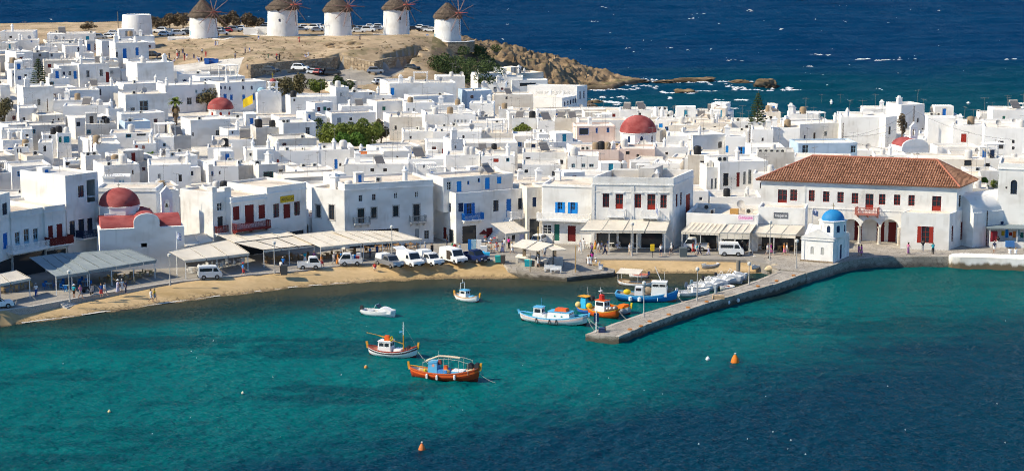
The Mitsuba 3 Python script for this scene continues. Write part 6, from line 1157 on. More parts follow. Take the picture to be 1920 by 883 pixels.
for (u0, v0, u1, v1, n, w) in ((1105, 172, 1200, 168, 26, .8), (1200, 150, 1290, 153, 20, .9), (1300, 153, 1420, 152, 24, .8), (1300, 157, 1400, 165, 30, .9), (1375, 165, 1445, 168, 14, .9), (1445, 165, 1500, 165, 14, 1.0), (1240, 172, 1300, 178, 24, .9), (1300, 172, 1345, 174, 12, .9), (1110, 190, 1160, 196, 36, 1.1), (1085, 205, 1130, 212, 40, 1.0), (1120, 182, 1180, 184, 14, .7), (1340, 186, 1400, 188, 10, .9), (1325, 199, 1380, 203, 8, .8), (1250, 183, 1260, 185, 6, .7), (1160, 160, 1240, 166, 18, .8), (1260, 218, 1320, 219, 10, .7), (1515, 104, 1560, 105, 12, .8), (1640, 112, 1690, 110, 12, .7), (1680, 110, 1720, 108, 8, .5), (1290, 26, 1320, 27, 6, .7), (1365, 116, 1400, 116, 8, .8), (1125, 14, 1140, 15, 4, .8), (1395, 19, 1415, 22, 6, .8), (1105, 42, 1130, 43, 7, .6)):
    for j in range(n): t = r_.random(); foam(u0 + (u1 - u0) * t + r_.normal() * 2, v0 + (v1 - v0) * t + r_.normal() * .9, w * r_.uniform(.5, 1.6), w * r_.uniform(.4, .9))
for _ in range(34):
    u, v = r_.uniform(20, 1900), r_.uniform(600, 880); foam(u, v, .09 * r_.uniform(.4, 1.5), .05)
k_ = put('sea_foam', fo, col(.62, .66, .69, .9), 50); labels[k_] = dict(label='white breaking crests and surf scattered over the sea', category='foam', kind='stuff')
ed = MB()
for i in range(len(coast_pts) - 1):
    if soft[i] and -75 < coast_pts[i][0] < -20:
        a, b = coast_pts[i], coast_pts[i + 1]; n_ = np.array([-(b - a)[1], (b - a)[0]]); 
        if r_.random() < .8: w = r_.uniform(.15, .55); ed.quad([*(a - n_ * .1), .085], [*(b - n_ * .1), .085], [*(b + n_ * w), .13], [*(a + n_ * r_.uniform(.1, .5)), .13])
k_ = put('shore_foam', ed, col(.6, .58, .52, .9)); labels[k_] = dict(label='thin pale line of foam where the water meets the beach', category='foam', kind='stuff')
# ------------------------------------------------------------------ vehicles
TYRE, RIM, LAMP = col(.02, .02, .02, .9), col(.35, .35, .36, .4, .5, .6), col(.75, .74, .7, .2)
def wheel_mesh(r): return MB().tube((0, -.1, 0), (0, .1, 0), r, r, 14)
WH = mikit.ply(wheel_mesh(.32).mesh(), TYRE); RM = mikit.ply(MB().tube((0, -.112, 0), (0, .112, 0), .18, .18, 10).mesh(), RIM)
def hullbox(mb, lo, hi):
    """tapered block between two rectangles (x0,x1,y,z)"""
    (a0, a1, ay, az), (b0, b1, by, bz) = lo, hi; v = [(a0, -ay, az), (a1, -ay, az), (a1, ay, az), (a0, ay, az), (b0, -by, bz), (b1, -by, bz), (b1, by, bz), (b0, by, bz)]
    return mb.raw(v, [[3, 2, 1, 0], [4, 5, 6, 7], [0, 1, 5, 4], [1, 2, 6, 5], [2, 3, 7, 6], [3, 0, 4, 7]])
def vehicle(label, kind, u, v, ang, paint, z=1.5, cat=None, group=None, far=False, s=1.0, pt=None):
    """front towards +x of its own frame; ang = heading"""
    c = P(u, v, z) if pt is None else pt; M = frame([c[0], c[1], z if pt is None else pt[2]], yaw=ang); M[:3, :3] *= s
    key = thing({'van': 'parked_van', 'pickup': 'pickup_truck', 'minitruck': 'pickup_truck'}.get(kind, 'parked_car'), label, cat or {'van': 'van', 'pickup': 'pickup', 'minitruck': 'pickup'}.get(kind, 'car'), group)
    b, g, tr = MB(), MB(), MB(); L, W = dict(van=(4.7, .92), minivan=(3.4, .72), pickup=(4.9, .86), minitruck=(3.3, .7), car=(4.1, .84), suv=(4.5, .9))[kind]; h = L / 2
    def side(o, x0, x1, z0, z1, sl0=0.0, sl1=0.0):
        for y in (-o, o): g.raw([(x0, y, z0), (x1, y, z0), (x1 - sl1, y, z1), (x0 + sl0, y, z1)], [[0, 1, 2, 3]])
    if kind in ('van', 'minivan'):
        H = 1.95 if kind == 'van' else 1.85; n = .95 if kind == 'van' else .25
        hullbox(b, (-h, h, W, .28), (-h, h - .05, W, .85)); hullbox(b, (-h, h - .05, W, .85), (-h, h - n, W, 1.05)); hullbox(b, (-h, h - n, W, 1.05), (-h + .08, h - n - .55, W * .9, H)); b.box(-h + .2, h - n - .9, -W * .8, W * .8, H, H + .04)
        g.raw([(h - n + .015, -W * .88, 1.08), (h - n + .015, W * .88, 1.08), (h - n - .45, W * .82, H - .12), (h - n - .45, -W * .82, H - .12)], [[0, 1, 2, 3]]); side(W * .985 + .02, h - n - 1.05, h - n - .25, 1.1, 1.62, .05, .3)
        if kind == 'minivan': side(W * .985 + .02, -h + .2, h - n - 1.2, 1.15, 1.6)
        g.raw([(-h - .012, -W * .8, 1.1), (-h - .012, W * .8, 1.1), (-h + .04, W * .75, H - .2), (-h + .04, -W * .75, H - .2)], [[0, 1, 2, 3]])
    elif kind in ('pickup', 'minitruck'):
        n = 1.25 if kind == 'pickup' else .15; H = 1.65 if kind == 'pickup' else 1.75; cb = h - n - 1.75
        hullbox(b, (-h, h, W, .35), (-h, h - .04, W, .62)); hullbox(b, (cb, h - .04, W, .62), (cb, h - .12, W * .98, .95))
        for y in (-W, W - .06): b.box(-h, cb, y, y + .06, .62, .98)
        b.box(-h, -h + .06, -W, W, .62, .98); hullbox(b, (cb + .05, h - n + .1, W * .96, .95), (cb + .2, h - n - .5, W * .84, H - .06)); b.box(cb + .3, h - n - .6, -W * .8, W * .8, H - .06, H)
        g.raw([(h - n + .08, -W * .85, 1.0), (h - n + .08, W * .85, 1.0), (h - n - .42, W * .78, H - .12), (h - n - .42, -W * .78, H - .12)], [[0, 1, 2, 3]]); side(W * .96, cb + .3, h - n - .1, 1.0, H - .15, .05, .35)
        tr.box(-h + .06, cb, -W + .06, W - .06, .6, .64)
    else:
        H = 1.45 if kind == 'car' else 1.72; q = .85 if kind == 'car' else 1.0
        hullbox(b, (-h, h, W, .28), (-h + .03, h - .03, W, .62)); hullbox(b, (-h + .03, h - .03, W, .62), (-h + .12, h - .25, W * .95, q)); hullbox(b, (-h + .25, h - 1.15, W * .92, q), (-h + .65, h - 1.85, W * .76, H - .04)); b.box(-h + .7, h - 1.95, -W * .72, W * .72, H - .04, H)
        g.raw([(h - 1.1, -W * .82, q + .03), (h - 1.1, W * .82, q + .03), (h - 1.75, W * .7, H - .1), (h - 1.75, -W * .7, H - .1)], [[0, 1, 2, 3]]); side(W * .9, -h + .55, h - 1.35, q + .04, H - .1, .3, .45); g.raw([(-h + .2, -W * .8, q + .05), (-h + .2, W * .8, q + .05), (-h + .58, W * .7, H - .1), (-h + .58, -W * .7, H - .1)], [[0, 1, 2, 3]])
    part(key, 'body', b, paint, M=M); part(key, 'window', g, 'glass', M=M)
    tr.box(h - .02, h + .06, -W * .95, W * .95, .28, .5).box(-h - .06, -h + .02, -W * .95, W * .95, .28, .5); part(key, 'bumper', tr, TYRE if paint != 'x' else paint, M=M)
    for x in (-h + .75, h - .78):
        for y in (-W + .06, W - .06):
            K = np.eye(4); K[:3, 3] = (x, y, .31); wk = again(key + '__wheel', WH, M @ K)
            if not far: again(wk + '__rim', RM, M @ K)
    if not far:
        for y in (-W * .72, W * .72): part(key, 'headlight', MB().box(h + .0, h + .03, y - .15, y + .15, .6, .76), LAMP, M=M)
        part(key, 'number_plate', MB().box(h + .062, h + .075, -.24, .24, .36, .47), COL['w'], M=M)
    return key, M
CW, CWW = col(.74, .74, .73, .3, .5, 0, .6), col(.6, .63, .66, .35, .5, 0, .5); DK, SIL, NAVY, REDC = col(.02, .022, .025, .25, .5, 0, 1), col(.30, .31, .33, .3, .5, .5, .8), col(.008, .02, .085, .25, .5, 0, 1), col(.33, .025, .03, .3, .5, 0, 1)
FW = -.95   # most of the vans on the sand point towards the water and a little right
k, M = vehicle('grey pickup with white cargo hood parked leftmost on the sand', 'pickup', 730, 499, FW, SIL); part(k, 'cargo_hood', MB().box(-2.4, -.75, -.84, .84, .98, 1.62, .08), CW, M=M)
k, M = vehicle('white van with its tail lid raised beside the grey pickup', 'van', 769, 497, FW, CW); part(k, 'tail_lid', MB().raw([(-2.3, -.85, 1.95), (-2.3, .85, 1.95), (-3.2, .85, 2.2), (-3.2, -.85, 2.2), (-2.3, -.85, 2.02), (-2.3, .85, 2.02), (-3.2, .85, 2.27), (-3.2, -.85, 2.27)], [[0, 1, 2, 3], [4, 5, 6, 7], [0, 1, 5, 4], [1, 2, 6, 5], [2, 3, 7, 6], [3, 0, 4, 7]]), CW, M=M)
k, M = vehicle('white pickup with tall cargo box third in the row of vans', 'pickup', 806, 495, FW, CW); part(k, 'cargo_box', MB().box(-2.4, -.75, -.86, .86, .98, 1.85, .05), CW, M=M)
k, M = vehicle('white van with open dark sliding side door on the sand', 'van', 850, 491, FW, CW); part(k, 'side_door', MB().box(-.35, .65, -.95, -.925, .5, 1.75), COL['k'], M=M)
vehicle('dark blue pickup at the right end of the row of vans', 'pickup', 889, 489, FW + .1, NAVY)
k, M = vehicle('small white flatbed truck on the road near the dark litter bin', 'minitruck', 580, 504, .12, CW)
k, M = vehicle('small white truck loaded with crates left of the grey pickup', 'minitruck', 657, 497, 3.3, CW); 
for i, (x, y, c_) in enumerate(((-1.0, .2, REDC), (-.5, -.2, COL['B']), (-.2, .3, COL['w']), (-1.2, -.3, COL['w']))): part(k, 'crate', MB().box(x - .25, x + .25, y - .2, y + .2, .65, 1.3 + .12 * i), c_, M=M)
vehicle('small white van parked in front of the cream awning with the round shadow', 'minivan', 394, 522, .25, CWW, s=.95)
vehicle('white car cut off by the left edge of the picture', 'car', -6, 577, .4, CW)
vehicle('small white delivery van near the chapel on the flagstones', 'minivan', 1371, 479, -.08, CW, s=1.05)
vehicle('white pickup half hidden behind people under the striped awning', 'minitruck', 1304, 470, 3.0, CW, s=1.1)
vehicle('white car parked in the alley mouth behind the market table', 'car', 1013, 456, 1.2, CW)
PARK = 'cars parked on the windmill hill'
for i, (lab, kd, u, v, a, c_) in enumerate([('dark car left in the lot below the retaining wall', 'car', 508, 136, -.4, DK), ('silver off-roader beside the retaining wall', 'suv', 563, 132, -.25, CW), ('white car with red side next to two black cars', 'car', 589, 139, -.2, CWW), ('red car tucked between the white and black cars', 'car', 598, 139, 1.2, REDC), ('black car second from right in the lot group', 'car', 609, 138, 1.1, DK), ('black off-roader at the right end of the lot group', 'suv', 624, 141, .1, DK), ('silver estate car alone in front of the dark stone wall', 'suv', 704, 138, .0, SIL), ('dark car at the right end of the stone wall', 'car', 773, 131, -.5, DK), ('white car half hidden above the roofs below the silver estate', 'car', 713, 158, .5, CW), ('dark car parked beside the house with two blue doors', 'car', 287, 106, -.3, DK)]):
    c = solve(u, v, 0); vehicle(lab, kd, u, v, a, c_, far=True, group=None, pt=c)
r_ = np.random.default_rng(17); hw = ['pale', 'white', 'silver', 'dark']
names_ = iter(range(99))
for i, (u, v) in enumerate([(300, 62), (310, 68), (322, 64), (334, 67), (347, 65), (352, 60), (408, 62), (416, 66), (424, 61), (440, 60), (448, 57), (492, 56), (498, 53), (566, 59), (572, 55), (586, 56), (596, 60), (600, 54), (664, 58), (672, 62), (680, 57), (690, 60), (696, 54), (704, 58), (712, 55), (776, 58), (784, 55), (796, 59), (806, 60), (205, 72), (186, 74), (214, 66)]):
    c = solve(u, v, 0); kd = 'suv' if i % 3 == 0 else 'car'; c_ = REDC if u == 424 else [CW, CW, SIL, CWW, DK, CW, SIL][i % 7]
    nm = 'red' if u == 424 else {CW: 'white', SIL: 'silver', CWW: 'pale grey', DK: 'dark'}[c_]; rel = 'left of the leftmost windmill' if u < 356 else 'right of the leftmost windmill' if u < 470 else 'left of the second windmill' if u < 502 else 'between the second and middle windmills' if u < 608 else 'between the middle and fourth windmills' if u < 718 else 'right of the fourth windmill'
    if u < 230: rel = 'beside the white mill stump'
    vehicle('zz', kd, u, v, r_.choice([.05, .3, 3.0, -.2]) + r_.normal() * .1, c_, far=True, group=None, pt=c); k = [q for q in labels if q.startswith('parked_car')][-1]; labels[k]['label'] = f'{nm} {"off-roader" if kd == "suv" else "car"} parked {rel}'; labels[k]['_u'] = u
dups = {}
for k in [q for q in labels if '_u' in labels[q]]: dups.setdefault(labels[k]['label'], []).append((labels[k].pop('_u'), k))
for t, ks in dups.items():
    ks.sort()
    for i, (u, k) in enumerate(ks):
        if len(ks) > 1: labels[k]['label'] = (['leftmost', 'rightmost'] if len(ks) == 2 else ['leftmost', 'middle', 'rightmost'] if len(ks) == 3 else ['leftmost', 'second', 'third', 'fourth', 'fifth'])[i] + ' ' + t
# ------------------------------------------------------------------ people
import manifold3d as m3
ICO = trimesh.creation.icosphere(1).vertices
def chain(bones):
    """one continuous body: hulls of the balls at both ends of every bone, joined"""
    out = m3.Manifold()
    for (p, r, q, s) in bones: out = out + m3.Manifold.hull_points(np.vstack([ICO * r + np.array(p), ICO * s + np.array(q)]))
    m = out.to_mesh(); return (np.array(m.vert_properties[:, :3]), np.array(m.tri_verts))
def pose(kind):
    """joints of a 1.72 m person facing +x"""
    J = dict(head=(.02, 0, 1.58), neck=(0, 0, 1.44), chest=(0, 0, 1.25), hip=(0, 0, .92))
    if kind == 'walk': J.update(kl=(.2, .1, .5), fl=(.28, .1, .06), tl=(.44, .1, .03), kr=(-.02, -.1, .5), fr=(-.3, -.1, .12), tr=(-.2, -.1, .03), el=(-.14, .24, 1.1), hl=(-.05, .26, .84), er=(.1, -.24, 1.1), hr=(.27, -.22, .9))
    elif kind == 'photo': J.update(kl=(.02, .1, .5), fl=(0, .11, .06), tl=(.17, .13, .03), kr=(0, -.1, .5), fr=(-.02, -.11, .06), tr=(.15, -.13, .03), el=(.16, .27, 1.14), hl=(.3, .08, 1.48), er=(.16, -.27, 1.14), hr=(.3, -.08, 1.48))
    elif kind == 'sit': J.update(head=(.02, 0, 1.14), neck=(0, 0, 1.0), chest=(-.02, 0, .82), hip=(0, 0, .5), kl=(.45, .12, .52), fl=(.45, .12, .08), tl=(.6, .13, .04), kr=(.45, -.12, .52), fr=(.45, -.12, .08), tr=(.6, -.13, .04), el=(.05, .25, .7), hl=(.3, .14, .62), er=(.05, -.25, .7), hr=(.3, -.14, .62))
    else: J.update(kl=(.02, .09, .5), fl=(0, .1, .06), tl=(.17, .12, .03), kr=(0, -.09, .5), fr=(-.02, -.1, .06), tr=(.15, -.12, .03), el=(.0, .27, 1.12), hl=(.06, .27, .86), er=(0, -.27, 1.12), hr=(.08, -.26, .86))
    return {k: np.array(v, float) for k, v in J.items()}
BODY = {}
def body_set(kind):
    if kind in BODY: return BODY[kind]
    J = pose(kind); sh = [J['chest'] + [0, .17 * s, .13] for s in (1, -1)]; hp = [J['hip'] + [0, .09 * s, 0] for s in (1, -1)]; bones = [(J['hip'], .13, J['chest'], .14), (J['chest'], .13, J['neck'], .055), (J['neck'], .055, J['head'], .07), (J['head'] - [.0, 0, .02], .085, J['head'] + [0.005, 0, .05], .1), (J['head'] + [.09, 0, .0], .02, J['head'] + [.08, 0, .03], .015), (sh[0], .06, sh[1], .06)]
    for s, k in ((0, 'l'), (1, 'r')):
        f = J['h' + k] + (J['h' + k] - J['e' + k]) / np.linalg.norm(J['h' + k] - J['e' + k]) * .12
        bones += [(sh[s], .055, J['e' + k], .042), (J['e' + k], .042, J['h' + k], .03), (J['h' + k], .036, f, .026), (hp[s], .095, J['k' + k], .06), (J['k' + k], .058, J['f' + k], .04), (J['f' + k], .045, J['t' + k], .035)]
    bm = chain(bones)
    top = chain([(J['hip'] + [0, 0, .06], .148, J['chest'], .158), (J['chest'], .15, J['chest'] + [0, 0, .12], .1), (sh[0], .075, sh[1], .075)] + [(sh[s], .072, sh[s] * .45 + J['e' + k] * .55, .062) for s, k in ((0, 'l'), (1, 'r'))])
    long_ = chain([(J['hip'], .15, J['hip'] + [0, 0, .06], .145)] + [(hp[s], .108, J['k' + k], .078) for s, k in ((0, 'l'), (1, 'r'))] + [(J['k' + k], .077, J['f' + k] + [0, 0, .05], .062) for k in 'lr'])
    short = chain([(J['hip'], .15, J['hip'] + [0, 0, .06], .145)] + [(hp[s], .112, hp[s] * .25 + J['k' + k] * .75, .09) for s, k in ((0, 'l'), (1, 'r'))])
    kn = (J['kl'] + J['kr']) / 2; fn = (J['fl'] + J['fr']) / 2
    skirt = chain([(J['hip'] + [0, 0, .05], .15, kn + [.06, .08, 0], .14), (J['hip'] + [0, 0, .05], .15, kn + [-.08, -.08, 0], .14)]); gown = chain([(J['hip'] + [0, 0, .1], .15, fn + [.1, .09, .14], .15), (J['hip'] + [0, 0, .1], .15, fn + [-.12, -.09, .14], .15)])
    hair = chain([(J['head'] + [-.02, 0, .05], .108, J['head'] + [-.035, 0, .0], .1)]); longhair = chain([(J['head'] + [-.02, 0, .05], .11, J['head'] + [-.06, 0, -.16], .085)]); hat = MB().lathe([(.2, 0), (.2, .02), (.115, .04), (.1, .12), (0, .14)], 12).mesh(); hat = (hat[0] + J['head'] + [0, 0, .09], hat[1]); cap = chain([(J['head'] + [-.01, 0, .07], .112, J['head'] + [.13, 0, .07], .03)])
    BODY[kind] = dict(body=bm, top=top, long=long_, short=short, skirt=skirt, gown=gown, hair=hair, longhair=longhair, hat=hat, cap=cap, bag=MB().box(-.32, -.15, -.15, .15, J['chest'][2] - .22, J['chest'][2] + .18).mesh(), Z=J); return BODY[kind]
SKIN = [col(.45, .27, .19, .7), col(.36, .20, .13, .7), col(.52, .34, .26, .7)]
PC = dict(w=col(.72, .72, .72, .9), k=col(.02, .02, .025, .9), b=col(.03, .09, .30, .9), B=col(.03, .22, .60, .9), r=col(.50, .05, .05, .9), y=col(.65, .42, .03, .9), p=col(.62, .20, .35, .9), P=col(.65, .05, .35, .9), g=col(.05, .25, .12, .9), t=col(.02, .30, .38, .9), o=col(.65, .22, .04, .9), v=col(.20, .09, .22, .9), s=col(.32, .32, .34, .9), n=col(.02, .03, .08, .9), c=col(.55, .47, .36, .9), l=col(.45, .45, .62, .9), h=col(.05, .032, .02, .9), d=col(.30, .19, .09, .9))
PW = dict(w='white', k='black', b='blue', B='bright blue', r='red', y='yellow', p='pink', P='magenta', g='green', t='teal', o='orange', v='purple', s='grey', n='navy', c='beige', l='lilac', h='dark', d='fair')
PLY = {}
def piece(kind, nm, mat):
    if (kind, nm, mat) not in PLY: PLY[kind, nm, mat] = mikit.ply(body_set(kind)[nm], mat, smooth=50)
    return PLY[kind, nm, mat]
SEEN = {}
def person(u, v, spec, kind, ang, where, z=1.5, s=1.0, pt=None, group=None):
    """spec: shirt colour, bottom garment (l long, s short, k skirt, g gown) and its colour, headgear (h hair, H long hair, t hat, c cap) and its colour, b for a backpack"""
    c = P(u, v, z) if pt is None else pt; M = frame([c[0], c[1], c[2]], yaw=ang); M[:3, :3] *= s
    word = {'l': 'trousers', 's': 'shorts', 'k': 'skirt', 'g': 'long dress'}[spec[1]]; head = {'h': '', 'H': '', 't': f' and {PW[spec[4]]} hat', 'c': f' and {PW[spec[4]]} cap'}[spec[3]]
    act = {'walk': 'walking', 'photo': 'holding a camera', 'sit': 'sitting', 'stand': 'standing'}[kind]
    lab = f'person in {PW[spec[0]]} dress{head} {act} {where}' if spec[1] == 'g' and spec[0] == spec[2] else f'person in {PW[spec[0]]} top, {PW[spec[2]]} {word}{head} {act} {where}'
    if len(lab.split()) > 16: lab = lab.replace(f' and {PW[spec[4]]} hat', '').replace(f' and {PW[spec[4]]} cap', '')
    if len(lab.split()) > 15: lab = lab.replace('person in ', 'person, ').replace(' the ', ' ')
    SEEN.setdefault(lab, []).append((u, None)); key = thing('person', lab, 'person'); SEEN[lab][-1] = (u, key)
    again(key + '__body', piece(kind, 'body', SKIN[int(u) % 3]), M); again(key + '__shirt', piece(kind, 'top', PC[spec[0]]), M); again(key + '__' + {'l': 'trousers', 's': 'shorts', 'k': 'skirt', 'g': 'skirt'}[spec[1]], piece(kind, {'l': 'long', 's': 'short', 'k': 'skirt', 'g': 'gown'}[spec[1]], PC[spec[2]]), M)
    hm = {'h': 'hair', 'H': 'longhair', 't': 'hat', 'c': 'cap'}[spec[3]]; again(key + '__' + {'longhair': 'hair'}.get(hm, hm), piece(kind, hm, PC[spec[4]]), M)
    if hm in ('hat', 'cap'): again(key + '__hair', piece(kind, 'hair', PC['h']), M)
    if len(spec) > 5: again(key + '__backpack', piece(kind, 'bag', PC['k']), M)
FOLK = '''283 566 wswhh walk 0.2 on the beach beside the water|0.35
290 565 yssHd walk 0.2 on the beach beside the water|0.35
139 558 tshtw stand 1.2 beside the left lamp post
151 559 pssHd walk -.6 beside the left lamp post
190 556 bkrHd stand -1 by the wide grey awning
197 554 wssHh walk -.4 by the wide grey awning
221 549 lgltw walk .3 by the wide grey awning
229 548 wkwcw stand 2 by the wide grey awning
236 550 nlnhh stand 0 by the wide grey awning
68 556 wlbcw stand 1.5 under the awnings at the left edge
456 516 Bkrtr walk .4 on the road right of the small parked van
527 511 wlkhh stand 1 beside the dark litter bin
531 504 Blncw stand 2 beside the dark litter bin
572 494 tkwHh stand -1 behind the small flatbed truck
589 493 vlnhh stand -1 behind the small flatbed truck
603 500 okrHd walk -.3 behind the small flatbed truck
626 496 wlscw walk -.4 near the truck loaded with crates
634 496 ogohh walk -.4 near the truck loaded with crates
640 494 Blnhh stand .3 near the truck loaded with crates
694 484 Blnhh stand .3 behind the grey pickup
707 480 bsbhh stand -.8 behind the grey pickup
703 509 rswhd sit 1.6 on the sand in front of the grey pickup
760 478 klkhh stand -1 behind the row of vans
784 478 ckchd stand -1 behind the row of vans
797 476 wslcw walk 2.5 behind the row of vans
810 478 klkhh stand -1 behind the row of vans
838 461 klnhh stand 0 at the shop corner
848 474 gsghh stand 0 behind the van with the open door
853 477 rkrcw stand -1 behind the van with the open door
862 478 wkscd walk -1 behind the van with the open door
930 474 lklHh walk -.5 in front of the souvenir stall
942 473 lglHd walk -.3 in front of the souvenir stall
954 466 PlkHh stand 1 in front of the souvenir stall
960 475 wkwHd walk -.2 in front of the souvenir stall
946 468 wlshh stand 1.5 in front of the souvenir stall
1008 501 wswcwb walk .2 beside the market table
1021 484 wsshh stand 2 behind the market table
1103 500 wkwHd stand 1 on the platform by the bench
1107 500 wkwHh stand 2 on the platform by the bench
1110 494 PssHh stand 2 on the platform by the bench
1117 500 wlccw sit 3.1 on the platform bench
1075 452 wlchh stand -1.5 in the dark red doorway
1088 472 wgwHd stand -1 near the panelled awning
1094 468 wlwhh stand 1 near the panelled awning
1110 478 vlnhh walk 3.4 on the road below the five red windows
1116 472 okyHd walk 3.1 on the road below the five red windows
1122 474 wsshh walk 3.1 on the road below the five red windows
1128 473 lksHd walk 2.9 on the road below the five red windows
1134 478 nlnhh walk -.3 on the road below the five red windows
1140 470 bswhh stand 3 on the road below the five red windows
1157 470 lkwHh sit -1 on a white chair under the panelled awning
1181 478 wkcHd walk -1.4 below the five red windows
1239 480 wsnhh walk -1.5 beside the yellow post box
1259 478 wskcwb walk 3.0 beside the yellow post box
1299 476 rkrHh walk -.5 near the white pickup under the striped awning
1304 470 oktHd stand -.5 near the white pickup under the striped awning
1307 479 tssHd walk -.3 near the white pickup under the striped awning
1312 478 nlnhh walk 3 near the white pickup under the striped awning
1328 478 cllHd walk .2 near the white delivery van
1391 474 klncw stand 2 near the white delivery van
1404 470 nlnhh stand 2 right of the white delivery van
1439 478 wksHh walk -.5 in front of the dark grey sign
1445 478 PkpHd walk -.6 in front of the dark grey sign
1470 478 okphd walk -.3 in front of the dark grey sign
1475 478 wsscd walk -.3 in front of the dark grey sign
1610 480 pspHd stand .3 beside the blue domed chapel
1615 480 PkpHh stand 2.6 beside the blue domed chapel
1703 476 pgvHh walk .5 in front of the town hall
1730 472 klshh photo 1.3 in front of the open red shutters
1749 477 tlkhh photo 1.6 in front of the open red shutters
1864 474 nswcw stand 1.5 beside the newspaper kiosk
1871 464 klwhh stand 1.5 beside the newspaper kiosk
1893 480 wlwhh sit 1.2 on the white seawall
1904 480 wlwHd sit 1.3 on the white seawall'''
for ln in FOLK.split('\n'):
    ln, _, zz = ln.partition('|'); q = ln.split(' ', 5); u, v = float(q[0]), float(q[1]); z = float(zz) if zz else 1.5
    if q[5].startswith('on the platform'): z = .95
    if 'seawall' in q[5]: z = 1.55
    if 'grey pickup' in q[5] and 'sand' in q[5]: z = .95
    if 'yard' in q[5]: z = 1.5
    person(u, v, q[2], q[3], float(q[4]), q[5], z)
r_ = np.random.default_rng(31)
HILL = [(332, 105), (336, 107), (343, 104), (379, 103), (386, 108), (460, 100), (468, 101), (404, 88), (408, 88), (503, 113), (519, 112), (524, 113), (561, 80), (441, 111), (485, 78), (572, 110), (578, 109), (675, 77)] + [(r_.uniform(292, 352), r_.uniform(110, 119)) for _ in range(11)] + [(r_.uniform(355, 382), r_.uniform(113, 121)) for _ in range(6)] + [(r_.uniform(440, 480), r_.uniform(126, 137)) for _ in range(6)]
for i, (u, v) in enumerate(HILL):
    c = solve(u, v, 0); sp = ['wkw', 'kln', 'nsb', 'wsk', 'rlr', 'sln', 'bsw', 'lkl'][i % 8] + ['hh', 'Hd', 'cw', 'Hh'][i % 4]
    if 500 < u < 526 or u == 561: sp = {503: 'gsghh', 519: 'rlnhh', 524: 'klkhh', 561: 'rgrHh'}[int(u)]
    wh = 'in the crowd by the sloping hill road' if 112 < v < 122 and u < 390 else 'by the roadside above the bell church' if v > 122 else 'on the bare earth below the windmills'
    person(u, v, sp, ['stand', 'walk', 'stand', 'sit'][i % 4] if i > 13 else ['walk', 'stand'][i % 2], r_.uniform(0, 6.28), wh, pt=c)
for lab, ks in SEEN.items():
    if len(ks) > 1:
        ks.sort()
        for i, (u, k) in enumerate(ks): labels[k]['label'] = ' '.join(((['left', 'right'] if len(ks) == 2 else ['leftmost', 'middle', 'rightmost'] if len(ks) == 3 else ['leftmost', 'second', 'third', 'fourth', 'fifth', 'sixth'])[i] + ' ' + lab).split()[:16])
# ------------------------------------------------------------------ boats
def hull(L, B, free, bow=.9, stern=.5, draft=.35, pointed=True, n=20, m=7):
    """stations from stern to bow: outer skin points (n x m, near side keel to sheer)"""
    S = []
    for i in range(n + 1):
        t = i / n; w = math.sin(math.pi * min(max(t * .93 + .035, 0), 1)) ** .62 if pointed else (min(1, .80 + t * .7) if t < .35 else math.cos((t - .35) / .65 * math.pi / 2) ** .75)
        if t in (0, 1) and (pointed or t == 1): w = .02
        sheer = free + bow * max(0, (t - .45) / .55) ** 2.2 + stern * max(0, (.4 - t) / .4) ** 2.2; keel = -draft * (1 - abs(2 * t - 1) ** 4); rake = .5 * (t - .5) * .12
        row = []
        for j in range(m + 1):
            q = j / m; z = keel + (sheer - keel) * q; y = B / 2 * w * (math.sin(min(q * 1.35, 1) * math.pi / 2) ** .8 * .93 + .07 * q); x = (t - .5) * L * (1 + .07 * (q - .5) * (abs(2 * t - 1) ** 2)); row.append((x, y, z))
        S.append(row)
    return np.array(S)
def skin(mb, S, j0, j1, off=0.0):
    n = len(S)
    for sg in (1, -1):
        for i in range(n - 1):
            for j in range(j0, j1):
                q = [S[i, j], S[i + 1, j], S[i + 1, j + 1], S[i, j + 1]]; mb.quad(*[(a[0], sg * (a[1] + off), a[2]) for a in q])
    return mb
